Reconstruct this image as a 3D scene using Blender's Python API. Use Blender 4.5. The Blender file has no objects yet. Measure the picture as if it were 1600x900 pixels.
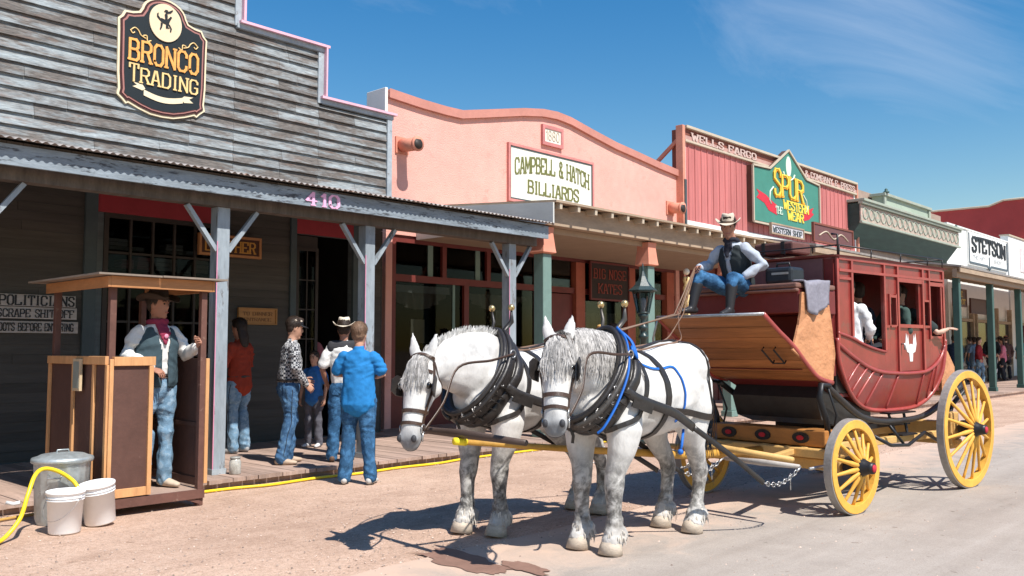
import bpy, math, random
from math import sin, cos, pi, radians, sqrt, atan2, tan
from mathutils import Vector, Matrix, noise
from mathutils.bvhtree import BVHTree
random.seed(7)
SC = bpy.context.scene
COL = SC.collection
V = Vector

# ------------------------------------------------------------------ materials
def nodes(name):
    m = bpy.data.materials.new(name); m.use_nodes = True
    nt = m.node_tree; b = nt.nodes['Principled BSDF']
    return m, nt, b
def N(nt, t, **k):
    n = nt.nodes.new(t)
    for a, v in k.items():
        if a.startswith('i_'): n.inputs[a[2:].replace('_', ' ')].default_value = v
        else: setattr(n, a, v)
    return n
def ramp(nt, stops, interp='LINEAR'):
    r = nt.nodes.new('ShaderNodeValToRGB'); e = r.color_ramp.elements; r.color_ramp.interpolation = interp
    while len(e) < len(stops): e.new(.5)
    for i, (p, c) in enumerate(stops):
        e[i].position = p; e[i].color = (*c, 1) if len(c) == 3 else c
    return r
def texco(nt, scale=(1, 1, 1), rot=(0, 0, 0), which='Object'):
    t = N(nt, 'ShaderNodeTexCoord'); mp = N(nt, 'ShaderNodeMapping')
    mp.inputs['Scale'].default_value = scale; mp.inputs['Rotation'].default_value = rot
    nt.links.new(t.outputs[which], mp.inputs[0]); return mp.outputs[0]
def noise_n(nt, vec, scale, detail=4, rough=.55, dist=0):
    n = N(nt, 'ShaderNodeTexNoise'); n.inputs['Scale'].default_value = scale
    n.inputs['Detail'].default_value = detail; n.inputs['Roughness'].default_value = rough
    n.inputs['Distortion'].default_value = dist
    nt.links.new(vec, n.inputs['Vector']); return n.outputs['Fac']
def mixc(nt, fac, a, b, mode='MIX'):
    m = N(nt, 'ShaderNodeMix', data_type='RGBA', blend_type=mode)
    for i, v in ((0, fac), (6, a), (7, b)):
        if hasattr(v, 'links'): nt.links.new(v, m.inputs[i])
        elif i == 0: m.inputs[0].default_value = v
        else: m.inputs[i].default_value = (*v, 1)
    return m.outputs[2]
def math_n(nt, op, a, b=0, clamp=False):
    m = N(nt, 'ShaderNodeMath', operation=op, use_clamp=clamp)
    for i, v in ((0, a), (1, b)):
        if hasattr(v, 'links'): nt.links.new(v, m.inputs[i])
        else: m.inputs[i].default_value = v
    return m.outputs[0]
def bump_n(nt, b, h, strength=.3, dist=.01):
    n = N(nt, 'ShaderNodeBump'); n.inputs['Strength'].default_value = strength; n.inputs['Distance'].default_value = dist
    nt.links.new(h, n.inputs['Height']); nt.links.new(n.outputs[0], b.inputs['Normal'])
def mat(name, c, rough=.75, var=.18, scale=3, bump=.25, bscale=40, metal=0, spec=.35, island=0, stretch=(1, 1, 1), wear=None, wearf=.55, bdist=.006, coat=0):
    m, nt, b = nodes(name)
    v = texco(nt, stretch)
    n1 = noise_n(nt, v, scale, 5); n2 = noise_n(nt, v, scale*6.3, 3)
    f = math_n(nt, 'ADD', math_n(nt, 'MULTIPLY', n1, .65), math_n(nt, 'MULTIPLY', n2, .35))
    lo = tuple(x*(1-var) for x in c); hi = tuple(min(1, x*(1+var)) for x in c)
    r = ramp(nt, [(.35, lo), (.65, hi)]); nt.links.new(f, r.inputs[0]); col = r.outputs[0]
    if wear:
        n3 = noise_n(nt, v, scale*2.2, 6, .7); rr = ramp(nt, [(wearf, (0, 0, 0)), (wearf+.07, (1, 1, 1))]); nt.links.new(n3, rr.inputs[0])
        col = mixc(nt, rr.outputs[0], col, wear)
    if island:
        g = N(nt, 'ShaderNodeNewGeometry'); mr = N(nt, 'ShaderNodeMapRange')
        mr.inputs[3].default_value = 1-island; mr.inputs[4].default_value = 1+island
        nt.links.new(g.outputs['Random Per Island'], mr.inputs[0])
        h = N(nt, 'ShaderNodeHueSaturation'); nt.links.new(mr.outputs[0], h.inputs['Value']); nt.links.new(col, h.inputs['Color']); col = h.outputs[0]
    nt.links.new(col, b.inputs['Base Color'])
    rn = N(nt, 'ShaderNodeMapRange'); rn.inputs[3].default_value = max(.02, rough-.12); rn.inputs[4].default_value = min(1, rough+.1)
    nt.links.new(n2, rn.inputs[0]); nt.links.new(rn.outputs[0], b.inputs['Roughness'])
    b.inputs['Metallic'].default_value = metal; b.inputs['Specular IOR Level'].default_value = spec
    if coat: b.inputs['Coat Weight'].default_value = coat; b.inputs['Coat Roughness'].default_value = .15
    if bump: bump_n(nt, b, noise_n(nt, v, bscale, 4, .6), bump, bdist)
    return m
def plain(name, c, rough=.6, spec=.3, metal=0): return mat(name, c, rough, .08, 8, .1, 60, metal, spec)

# ------------------------------------------------------------------ mesh builder
class MB:
    def __init__(s): s.v = []; s.f = []; s.mi = []; s.sm = []; s.M = Matrix(); s.uv = None
    def add(s, vs, fs, mi=0, smooth=False):
        o = len(s.v)
        for p in vs: s.v.append(s.M @ V(p))
        for f in fs: s.f.append([i+o for i in f]); s.mi.append(mi); s.sm.append(smooth)
    def box(s, x0, x1, y0, y1, z0, z1, mi=0):
        if x0 > x1: x0, x1 = x1, x0
        if y0 > y1: y0, y1 = y1, y0
        if z0 > z1: z0, z1 = z1, z0
        vs = [(x, y, z) for z in (z0, z1) for y in (y0, y1) for x in (x0, x1)]
        s.add(vs, [(0, 2, 3, 1), (4, 5, 7, 6), (0, 1, 5, 4), (2, 6, 7, 3), (0, 4, 6, 2), (1, 3, 7, 5)], mi)
    def bar(s, p, q, w, h, up=(0, 0, 1), mi=0, w2=None, h2=None):
        p = V(p); q = V(q); d = (q-p).normalized(); u = V(up); a = d.cross(u)
        if a.length < 1e-4: a = d.cross(V((1, 0, 0)))
        a.normalize(); u = a.cross(d).normalized(); w2 = w if w2 is None else w2; h2 = h if h2 is None else h2
        vs = [p+a*(i*w/2)+u*(j*h/2) for i, j in ((-1, -1), (1, -1), (1, 1), (-1, 1))] + [q+a*(i*w2/2)+u*(j*h2/2) for i, j in ((-1, -1), (1, -1), (1, 1), (-1, 1))]
        s.add(vs, [(3, 2, 1, 0), (4, 5, 6, 7), (0, 1, 5, 4), (1, 2, 6, 5), (2, 3, 7, 6), (3, 0, 4, 7)], mi)
    def tube(s, pts, r, n=8, mi=0, closed=False, smooth=True, up=None):
        """r: number, list, or list of (ra, rb) (across, up)"""
        pts = [V(p) for p in pts]; k = len(pts); rs = r if isinstance(r, (list, tuple)) else [r]*k
        rs = [(q, q) if not isinstance(q, (list, tuple)) else q for q in rs]
        vs = []; prev = None
        for i, p in enumerate(pts):
            if closed: d = pts[(i+1) % k]-pts[i-1]
            else: d = pts[min(i+1, k-1)]-pts[max(i-1, 0)]
            if d.length < 1e-9: d = V((0, 0, 1))
            d.normalize()
            if up is not None: u = V(up)
            else: u = prev if prev is not None else (V((0, 0, 1)) if abs(d.z) < .9 else V((1, 0, 0)))
            a = d.cross(u)
            if a.length < 1e-5: a = d.cross(V((0, 1, 0)) if abs(d.y) < .9 else V((1, 0, 0)))
            a.normalize(); u = a.cross(d).normalized(); prev = u
            for j in range(n):
                t = 2*pi*j/n; vs.append(p+a*(rs[i][0]*cos(t))+u*(rs[i][1]*sin(t)))
        fs = []
        for i in range(k if closed else k-1):
            for j in range(n):
                a0 = i*n+j; b0 = i*n+(j+1) % n; i2 = (i+1) % k
                fs.append((a0, b0, i2*n+(j+1) % n, i2*n+j))
        if not closed:
            fs.append(tuple(range(n-1, -1, -1))); fs.append(tuple((k-1)*n+j for j in range(n)))
        s.add(vs, fs, mi, smooth)
    def lathe(s, prof, n=24, mi=0, smooth=True, c=(0, 0, 0)):
        vs = []; k = len(prof)
        for r, z in prof:
            for j in range(n): t = 2*pi*j/n; vs.append((c[0]+r*cos(t), c[1]+r*sin(t), c[2]+z))
        fs = []
        for i in range(k-1):
            for j in range(n): fs.append((i*n+j, i*n+(j+1) % n, (i+1)*n+(j+1) % n, (i+1)*n+j))
        if prof[0][0] > 1e-4: fs.append(tuple(range(n-1, -1, -1)))
        if prof[-1][0] > 1e-4: fs.append(tuple((k-1)*n+j for j in range(n)))
        s.add(vs, fs, mi, smooth)
    def ball(s, c, r, n=10, mi=0, sq=(1, 1, 1)):
        pr = [(r*sin(pi*i/n), -r*cos(pi*i/n)) for i in range(n+1)]; vs = []; m = n*2
        for a, z in pr:
            for j in range(m): t = 2*pi*j/m; vs.append((c[0]+a*cos(t)*sq[0], c[1]+a*sin(t)*sq[1], c[2]+z*sq[2]))
        fs = [(i*m+j, i*m+(j+1) % m, (i+1)*m+(j+1) % m, (i+1)*m+j) for i in range(n) for j in range(m)]
        s.add(vs, fs, mi, True)
    def prism(s, poly, fr, w0, w1, mi=0, side=None):
        """poly: (u, v) counter-clockwise seen from +w; fr(u, v, w) -> point"""
        n = len(poly); vs = [fr(u, v, w0) for u, v in poly]+[fr(u, v, w1) for u, v in poly]
        s.add(vs, [tuple(range(n-1, -1, -1)), tuple(range(n, 2*n))], mi)
        s.add(vs, [(i, (i+1) % n, n+(i+1) % n, n+i) for i in range(n)], mi if side is None else side)
    def build(s, name, mats, parent=None, world=False, bevel=0, normals=True):
        if not isinstance(mats, (list, tuple)): mats = [mats]
        vs = s.v; off = V((0, 0, 0)); loc = V((0, 0, 0))
        if world and parent is not None:
            inv = parent_matrix(parent).inverted(); vs = [inv @ p for p in vs]
        elif parent is None and vs:
            xs = [p.x for p in vs]; ys = [p.y for p in vs]; zs = [p.z for p in vs]
            loc = V(((min(xs)+max(xs))/2, (min(ys)+max(ys))/2, min(zs))); vs = [p-loc for p in vs]
        me = bpy.data.meshes.new(name); me.from_pydata([tuple(p) for p in vs], [], s.f)
        for m in mats: me.materials.append(m)
        me.polygons.foreach_set('material_index', s.mi); me.polygons.foreach_set('use_smooth', s.sm)
        me.update()
        if normals:
            import bmesh
            bm = bmesh.new(); bm.from_mesh(me); bmesh.ops.recalc_face_normals(bm, faces=bm.faces); bm.to_mesh(me); bm.free()
        o = bpy.data.objects.new(name, me); COL.objects.link(o); o.location = loc
        if parent is not None: o.parent = parent
        if bevel:
            b = o.modifiers.new('bevel', 'BEVEL'); b.width = bevel; b.segments = 2; b.limit_method = 'ANGLE'; b.angle_limit = radians(40)
        return o
PM = {}
def parent_matrix(o):
    m = o.matrix_basis.copy(); p = o.parent
    while p is not None: m = p.matrix_basis @ m; p = p.parent
    return m
def tag(o, label=None, cat=None, group=None, kind=None):
    if label: o['label'] = label
    if cat: o['category'] = cat
    if group: o['group'] = group
    if kind: o['kind'] = kind
    return o
def thing(name, label, cat, loc=(0, 0, 0), rotz=0, group=None):
    o = bpy.data.objects.new(name, None); COL.objects.link(o)
    o.location = loc; o.rotation_euler = (0, 0, rotz); o.empty_display_size = .2
    bpy.context.view_layer.update() if False else None
    o.matrix_basis = Matrix.Translation(V(loc)) @ Matrix.Rotation(rotz, 4, 'Z')
    return tag(o, label, cat, group)
def copy_tree(o, parent=None):
    c = o.copy(); COL.objects.link(c); c.parent = parent
    for ch in list(o.children): copy_tree(ch, c)
    return c
def jit(a): return random.uniform(-a, a)

# ------------------------------------------------------------------ organic: union of lofts, voxel remeshed
def loft(mb, st, n=14, up=(0, 0, 1), cap=True):
    """st: list of (pos, ra, rb); rounded ends"""
    pts = [V(q[0]) for q in st]; rr = [(q[1], q[2] if len(q) > 2 else q[1]) for q in st]
    if cap:
        d0 = (pts[0]-pts[1]).normalized(); d1 = (pts[-1]-pts[-2]).normalized()
        a = (rr[0][0]+rr[0][1])/2; b = (rr[-1][0]+rr[-1][1])/2
        P = []; R = []
        for t in (1.0, .86, .5): P.append(pts[0]+d0*a*t*.8); k = sqrt(max(.004, 1-t*t)); R.append((rr[0][0]*k, rr[0][1]*k))
        P += pts; R += rr
        for t in (.5, .86, 1.0): P.append(pts[-1]+d1*b*t*.8); k = sqrt(max(.004, 1-t*t)); R.append((rr[-1][0]*k, rr[-1][1]*k))
        pts, rr = P, R
    mb.tube(pts, rr, n, up=up)
def remesh(mb, voxel, smooth=6, factor=.5, disp=None):
    me = bpy.data.meshes.new('tmp'); me.from_pydata([tuple(p) for p in mb.v], [], mb.f); me.update()
    import bmesh
    bm = bmesh.new(); bm.from_mesh(me); bmesh.ops.recalc_face_normals(bm, faces=bm.faces); bm.to_mesh(me); bm.free()
    o = bpy.data.objects.new('tmp', me); COL.objects.link(o)
    r = o.modifiers.new('r', 'REMESH'); r.mode = 'VOXEL'; r.voxel_size = voxel; r.use_smooth_shade = True
    if smooth: s = o.modifiers.new('s', 'SMOOTH'); s.iterations = smooth; s.factor = factor
    dg = bpy.context.evaluated_depsgraph_get(); dg.update()
    out = bpy.data.meshes.new_from_object(o.evaluated_get(dg))
    bpy.data.objects.remove(o); bpy.data.meshes.remove(me)
    vs = [v.co.copy() for v in out.vertices]
    if disp:
        ns = [v.normal.copy() for v in out.vertices]
        vs = [p+n*disp(p) for p, n in zip(vs, ns)]
    fs = [list(p.vertices) for p in out.polygons]; bpy.data.meshes.remove(out)
    return vs, fs
def organic(name, mats, vs, fs, parent, mifn=None, attr=None):
    me = bpy.data.meshes.new(name); me.from_pydata([tuple(p) for p in vs], [], fs)
    if not isinstance(mats, (list, tuple)): mats = [mats]
    for m in mats: me.materials.append(m)
    me.polygons.foreach_set('use_smooth', [True]*len(me.polygons))
    if mifn: me.polygons.foreach_set('material_index', [mifn(p.center) for p in me.polygons])
    if attr:
        at = me.attributes.new('tint', 'FLOAT_COLOR', 'POINT')
        for i, p in enumerate(vs): at.data[i].color = (*attr(p), 1)
    me.update(); o = bpy.data.objects.new(name, me); COL.objects.link(o); o.parent = parent
    return o
def lerp(a, b, t): return a+(b-a)*t
def catmull(pts, k=6, closed=False):
    pts = [V(p) for p in pts]; n = len(pts); out = []
    for i in range(n if closed else n-1):
        if closed: p0, p1, p2, p3 = pts[i-1], pts[i], pts[(i+1) % n], pts[(i+2) % n]
        else: p0, p1, p2, p3 = pts[max(i-1, 0)], pts[i], pts[i+1], pts[min(i+2, n-1)]
        for j in range(k):
            t = j/k; out.append(.5*((2*p1)+(p2-p0)*t+(2*p0-5*p1+4*p2-p3)*t*t+(3*p1-p0-3*p2+p3)*t*t*t))
    if not closed: out.append(pts[-1])
    return out

# ------------------------------------------------------------------ western lettering (strokes on a 6 x 10 grid)
G = {
 'A': [[(0, 0), (2.4, 10), (3.6, 10), (6, 0)], [(1, 3.4), (5, 3.4)]],
 'B': [[(0, 0), (0, 10), (4.2, 10), (5.5, 8.8), (5.5, 6.4), (4.4, 5.2), (0, 5.2)], [(4.4, 5.2), (6, 3.9), (6, 1.2), (4.6, 0), (0, 0)]],
 'C': [[(6, 7.4), (6, 8.6), (4.6, 10), (1.4, 10), (0, 8.4), (0, 1.6), (1.4, 0), (4.6, 0), (6, 1.4), (6, 2.6)]],
 'D': [[(0, 0), (0, 10), (4.2, 10), (6, 8), (6, 2), (4.2, 0), (0, 0)]],
 'E': [[(6, 7.8), (6, 10), (0, 10), (0, 0), (6, 0), (6, 2.2)], [(0, 5), (4.3, 5)]],
 'F': [[(6, 7.8), (6, 10), (0, 10), (0, 0)], [(0, 5), (4.3, 5)]],
 'G': [[(6, 7.4), (6, 8.6), (4.6, 10), (1.4, 10), (0, 8.4), (0, 1.6), (1.4, 0), (4.6, 0), (6, 1.4), (6, 4.4), (3.6, 4.4)]],
 'H': [[(0, 0), (0, 10)], [(6, 0), (6, 10)], [(0, 5), (6, 5)]],
 'I': [[(1.5, 0), (1.5, 10)]],
 'L': [[(0, 10), (0, 0), (6, 0), (6, 2.4)]],
 'M': [[(0, 0), (0, 10), (3.5, 3), (7, 10), (7, 0)]],
 'N': [[(0, 0), (0, 10), (6, 0), (6, 10)]],
 'O': [[(0, 1.8), (0, 8.2), (1.6, 10), (4.4, 10), (6, 8.2), (6, 1.8), (4.4, 0), (1.6, 0), (0, 1.8)]],
 'P': [[(0, 0), (0, 10), (4.4, 10), (6, 8.6), (6, 5.8), (4.4, 4.5), (0, 4.5)]],
 'R': [[(0, 0), (0, 10), (4.4, 10), (6, 8.6), (6, 6.2), (4.4, 5), (0, 5)], [(3.4, 5), (6, 0)]],
 'S': [[(5.8, 7.6), (5.8, 8.8), (4.5, 10), (1.5, 10), (.1, 8.6), (.1, 6.6), (5.9, 3.6), (5.9, 1.4), (4.5, 0), (1.5, 0), (.1, 1.2), (.1, 2.4)]],
 'T': [[(-.3, 7.8), (-.3, 10), (6.3, 10), (6.3, 7.8)], [(3, 10), (3, 0)]],
 'U': [[(0, 10), (0, 1.6), (1.5, 0), (4.5, 0), (6, 1.6), (6, 10)]],
 'W': [[(0, 10), (1.8, 0), (3.75, 7), (5.7, 0), (7.5, 10)]],
 'Y': [[(0, 10), (3, 5), (6, 10)], [(3, 5), (3, 0)]],
 'K': [[(0, 0), (0, 10)], [(6, 10), (0, 4)], [(1.8, 5.6), (6, 0)]],
 'V': [[(0, 10), (3, 0), (6, 10)]],
 '&': [[(6, 0), (1, 7.6), (1, 9), (2.2, 10), (3.6, 10), (4.6, 9), (4.6, 7.6), (.2, 3.4), (.2, 1.4), (1.6, 0), (3.6, 0), (6, 3.8)]],
 '0': [[(0, 2), (0, 8), (1.6, 10), (4, 10), (5.4, 8), (5.4, 2), (4, 0), (1.6, 0), (0, 2)]],
 '1': [[(.6, 8), (2.2, 10), (2.2, 0)]],
 '4': [[(4, 0), (4, 10), (0, 3.4), (6, 3.4)]],
 '8': [[(1.2, 5.2), (.3, 6.6), (.3, 8.6), (1.6, 10), (3.8, 10), (5.1, 8.6), (5.1, 6.6), (4.2, 5.2), (1.2, 5.2), (0, 3.6), (0, 1.6), (1.6, 0), (3.8, 0), (5.4, 1.6), (5.4, 3.6), (4.2, 5.2)]],
 '2': [[(.2, 8), (1.4, 10), (4.2, 10), (5.6, 8.4), (5.6, 6.6), (0, 0), (6, 0), (6, 2)]],
 '.': [[(0, .2), (.9, .2)]], '-': [[(0, 5), (3, 5)]], "'": [[(1, 10), (1, 7.5)]], '*': [[(0, 5), (4, 5)], [(2, 7), (2, 3)]],
}
def text_w(t, gap=2.6): return sum({'I': 3, ' ': 3.2, 'M': 7, 'W': 7.5, '1': 3, '.': 1, '-': 3, "'": 2, '*': 4}.get(c, 6)+gap for c in t)-gap
def letters(mb, text, x0, x1, z0, h, fr, depth, mi=0, stroke=1.5, serif=True, gap=2.6, arch=0, first=1.0, th=None):
    """fr(u, v, w): w outward.  text fills u from x0 to x1, baseline z0, height h"""
    W_ = text_w(text, gap); k = (x1-x0)/W_; x = 0; idx = 0; cx = (x0+x1)/2; hw = (x1-x0)/2
    kv = h/10; th = th or stroke
    def pt(u, v, w):
        U = x0+u*k; a = arch*(1-((U-cx)/hw)**2); return fr(U, z0+v*kv+a, w)
    for ci, c in enumerate(text):
        w_ = {'I': 3, ' ': 3.2, 'M': 7, 'W': 7.5, '1': 3, '.': 1, '-': 3, "'": 2, '*': 4}.get(c, 6)
        if c in G:
            sy = first if ci == 0 else 1.0
            for st in G[c]:
                st = [(a, b*sy) for a, b in st]
                ends = [st[0], st[-1]] if st[0] != st[-1] else []
                for (a, b) in zip(st[:-1], st[1:]):
                    idx += 1; dx = b[0]-a[0]; dy = b[1]-a[1]; L = sqrt(dx*dx+dy*dy) or 1
                    # vertical strokes fat, horizontal thin
                    t = lerp(th*.62, stroke, abs(dy)/L)/2; nx, ny = -dy/L*t, dx/L*t; ex, ey = dx/L*t*.55, dy/L*t*.55
                    q = [(x+a[0]-ex+nx, a[1]-ey+ny), (x+a[0]-ex-nx, a[1]-ey-ny), (x+b[0]+ex-nx, b[1]+ey-ny), (x+b[0]+ex+nx, b[1]+ey+ny)]
                    mb.prism(q, pt, .0004, depth+.0004*(idx % 7), mi)
                if serif:
                    for e in ends:
                        if e[1] <= .1 or e[1] >= 9.9*sy:
                            if c in 'CGSELTO': continue
                            idx += 1; s_ = 1.9; y = e[1]; o = .45
                            q = [(x+e[0]-s_*.8, y-o), (x+e[0]+s_*.8, y-o), (x+e[0]+s_*.8, y+o), (x+e[0]-s_*.8, y+o)]
                            mb.prism(q, pt, .0004, depth+.0004*(idx % 7)+.0003, mi)
        x += w_+gap
def facing(Y, x=0, z=0):      # sign frame on a facade that faces -Y
    return lambda u, v, w: (x+u, Y-w, z+v)
# ================================================================== camera, light, sky
CAMZ = 1.45
YAW = radians(42.88); PITCH = math.atan(95/1400)
cam = bpy.data.cameras.new('camera'); co = bpy.data.objects.new('camera', cam); COL.objects.link(co)
cam.sensor_width = 36; cam.lens = 1400/1600*36; cam.clip_end = 3000; cam.clip_start = .05
co.location = (0, 0, CAMZ); co.rotation_euler = (pi/2+PITCH, 0, YAW-pi/2); SC.camera = co
SC.render.resolution_x = 1024; SC.render.resolution_y = 576
SC.view_settings.view_transform = 'Standard'; SC.view_settings.look = 'None'; SC.view_settings.exposure = 0.45; SC.view_settings.gamma = 1
SUN_EL = radians(55); SD = V((.07, 1, 0)).normalized()          # horizontal direction the shadows fall
sun = bpy.data.lights.new('sun', 'SUN'); sun.energy = 5.0; sun.angle = radians(.53); sun.color = (1, .955, .89)
so = bpy.data.objects.new('sun', sun); COL.objects.link(so)
ldir = V((SD.x*cos(SUN_EL), SD.y*cos(SUN_EL), -sin(SUN_EL)))
so.rotation_euler = ldir.to_track_quat('-Z', 'Y').to_euler(); so.location = (0, -10, 20)
w = bpy.data.worlds.new('World'); SC.world = w; w.use_nodes = True; nt = w.node_tree
bg = nt.nodes['Background']
sky = N(nt, 'ShaderNodeTexSky', sky_type='NISHITA', sun_disc=False, sun_elevation=SUN_EL)
sky.sun_rotation = atan2(-SD.x, -SD.y); sky.altitude = 0; sky.air_density = 1.35; sky.dust_density = .3; sky.ozone_density = 2.2
hs = N(nt, 'ShaderNodeHueSaturation'); hs.inputs['Saturation'].default_value = 1.5; hs.inputs['Value'].default_value = 1.0; hs.inputs['Hue'].default_value = .503
nt.links.new(sky.outputs[0], hs.inputs['Color'])
tc = N(nt, 'ShaderNodeTexCoord')
sep = N(nt, 'ShaderNodeSeparateXYZ'); nt.links.new(tc.outputs['Generated'], sep.inputs[0])
den = math_n(nt, 'ADD', sep.outputs[2], .12)
cx = math_n(nt, 'DIVIDE', sep.outputs[0], den); cy = math_n(nt, 'DIVIDE', sep.outputs[1], den)
cmb = N(nt, 'ShaderNodeCombineXYZ'); nt.links.new(cx, cmb.inputs[0]); nt.links.new(cy, cmb.inputs[1])
mp = N(nt, 'ShaderNodeMapping'); mp.inputs['Rotation'].default_value = (0, 0, .5); mp.inputs['Scale'].default_value = (.5, 1.5, 1); mp.inputs['Location'].default_value = (2.35, .6, 0)
nt.links.new(cmb.outputs[0], mp.inputs[0])
c1 = noise_n(nt, mp.outputs[0], 1.1, 8, .62, .7); c2 = noise_n(nt, mp.outputs[0], .42, 2, .5)
cf = math_n(nt, 'MULTIPLY', c1, math_n(nt, 'MULTIPLY', c2, 2.0))
cr = ramp(nt, [(.53, (0, 0, 0)), (.92, (.55, .55, .55))]); nt.links.new(cf, cr.inputs[0])
hz = ramp(nt, [(.0, (0, 0, 0)), (.12, (1, 1, 1))]); nt.links.new(sep.outputs[2], hz.inputs[0])
cfac = math_n(nt, 'MULTIPLY', cr.outputs[0], hz.outputs[0])
skyc = mixc(nt, cfac, hs.outputs[0], (5.5, 6.3, 7.6))
nt.links.new(skyc, bg.inputs[0]); bg.inputs[1].default_value = .094

# ================================================================== ground
def gravel_mat():
    m, nt, b = nodes('gravel'); v = texco(nt)
    a = noise_n(nt, v, .55, 6, .6, .4); c = noise_n(nt, v, 95, 3, .7); d = noise_n(nt, v, 22, 4, .65); e = noise_n(nt, v, 3.2, 5, .65, .5)
    r1 = ramp(nt, [(.3, (.44, .30, .225)), (.55, (.575, .405, .31)), (.75, (.64, .475, .37))]); nt.links.new(math_n(nt, 'ADD', math_n(nt, 'MULTIPLY', a, .5), math_n(nt, 'MULTIPLY', e, .5)), r1.inputs[0])
    r2 = ramp(nt, [(.33, (.52, .5, .48)), (.5, (1, 1, 1)), (.72, (1.25, 1.2, 1.16))]); nt.links.new(c, r2.inputs[0])
    x = mixc(nt, .75, r1.outputs[0], r2.outputs[0], 'MULTIPLY')
    r3 = ramp(nt, [(.36, (.75, .7, .66)), (.55, (1, 1, 1))]); nt.links.new(d, r3.inputs[0])
    x = mixc(nt, .6, x, r3.outputs[0], 'MULTIPLY')
    vo = N(nt, 'ShaderNodeTexVoronoi'); vo.inputs['Scale'].default_value = 2.6; vo.inputs['Randomness'].default_value = 1; nt.links.new(v, vo.inputs['Vector'])
    pr_ = ramp(nt, [(.05, (.74, .71, .68)), (.13, (1.06, 1.05, 1.04)), (.2, (1, 1, 1))]); nt.links.new(math_n(nt, 'ADD', vo.outputs[0], math_n(nt, 'MULTIPLY', math_n(nt, 'SUBTRACT', d, .5), .25)), pr_.inputs[0]); x = mixc(nt, .8, x, pr_.outputs[0], 'MULTIPLY')
    sw = noise_n(nt, texco(nt, (.6, 1.5, 1), (0, 0, .04)), 1.1, 6, .65, .6); rs_ = ramp(nt, [(.36, (.86, .84, .82)), (.5, (1, 1, 1)), (.66, (1.06, 1.06, 1.05))]); nt.links.new(sw, rs_.inputs[0]); x = mixc(nt, .8, x, rs_.outputs[0], 'MULTIPLY')
    nt.links.new(x, b.inputs['Base Color']); b.inputs['Roughness'].default_value = .95; b.inputs['Specular IOR Level'].default_value = .15
    h = math_n(nt, 'ADD', math_n(nt, 'ADD', c, math_n(nt, 'MULTIPLY', d, 1.2)), math_n(nt, 'MULTIPLY', pr_.outputs[0], 1.5)); bump_n(nt, b, h, .75, .012); return m
def road_mat():
    m, nt, b = nodes('worn_road'); v = texco(nt); v2 = texco(nt, (.25, 1.6, 1))
    a = noise_n(nt, v2, .9, 6, .6, .5); c = noise_n(nt, v, 130, 3, .7); e = noise_n(nt, v, 2.6, 6, .65, .6)
    r1 = ramp(nt, [(.3, (.31, .265, .228)), (.55, (.40, .345, .298)), (.75, (.47, .41, .36))]); nt.links.new(math_n(nt, 'ADD', math_n(nt, 'MULTIPLY', a, .6), math_n(nt, 'MULTIPLY', e, .4)), r1.inputs[0])
    r2 = ramp(nt, [(.33, (.62, .62, .62)), (.52, (1, 1, 1)), (.7, (1.2, 1.2, 1.2))]); nt.links.new(c, r2.inputs[0])
    x = mixc(nt, .6, r1.outputs[0], r2.outputs[0], 'MULTIPLY')
    rt_ = noise_n(nt, texco(nt, (.16, 3.0, 1), (0, 0, -.03)), 1.1, 5, .6, .35); rr_ = ramp(nt, [(.36, (.91, .90, .89)), (.5, (1, 1, 1)), (.66, (1.04, 1.04, 1.04))]); nt.links.new(rt_, rr_.inputs[0]); x = mixc(nt, .8, x, rr_.outputs[0], 'MULTIPLY')
    sp_ = noise_n(nt, v, 7.5, 3, .6, .2); rk = ramp(nt, [(.27, (.5, .45, .42)), (.33, (1, 1, 1))]); nt.links.new(sp_, rk.inputs[0]); x = mixc(nt, .7, x, rk.outputs[0], 'MULTIPLY')
    # dust blown in from the gravel verge, thick near the verge (object y) and broken up by noise
    sp = N(nt, 'ShaderNodeSeparateXYZ'); nt.links.new(texco(nt), sp.inputs[0])
    ed = math_n(nt, 'ADD', sp.outputs[1], math_n(nt, 'MULTIPLY', math_n(nt, 'SUBTRACT', e, .5), 2.4))
    mr = N(nt, 'ShaderNodeMapRange'); mr.inputs[1].default_value = ROADY-1.15; mr.inputs[2].default_value = ROADY-.1; nt.links.new(ed, mr.inputs[0])
    x = mixc(nt, math_n(nt, 'MULTIPLY', mr.outputs[0], .95), x, (.565, .405, .31))
    nt.links.new(x, b.inputs['Base Color']); b.inputs['Roughness'].default_value = .9; b.inputs['Specular IOR Level'].default_value = .2
    bump_n(nt, b, math_n(nt, 'ADD', c, e), .5, .006); return m
ROADY = 4.75
g = MB(); n = 40
xs = [-400, -60, -10]+[-8+i*1.0 for i in range(64)]+[70, 120, 600]; ys = [-400, -60, -6]+[i*.8-5 for i in range(34)]+[60, 600]
vs = []
for y in ys:
    for x in xs:
        z = 0
        if -5 < x < 60 and 5 < y < 8.4: z = .012*noise.noise(V((x*.7, y*.9, 0)))
        vs.append((x, y, z-.004))
g.add(vs, [(j*len(xs)+i, j*len(xs)+i+1, (j+1)*len(xs)+i+1, (j+1)*len(xs)+i) for j in range(len(ys)-1) for i in range(len(xs)-1)], 0, True)
GRAVEL = gravel_mat()
o = MB.build(g, 'ground', GRAVEL, None, normals=False); o.location = (0, 0, 0)
for v_ in o.data.vertices: pass
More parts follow.
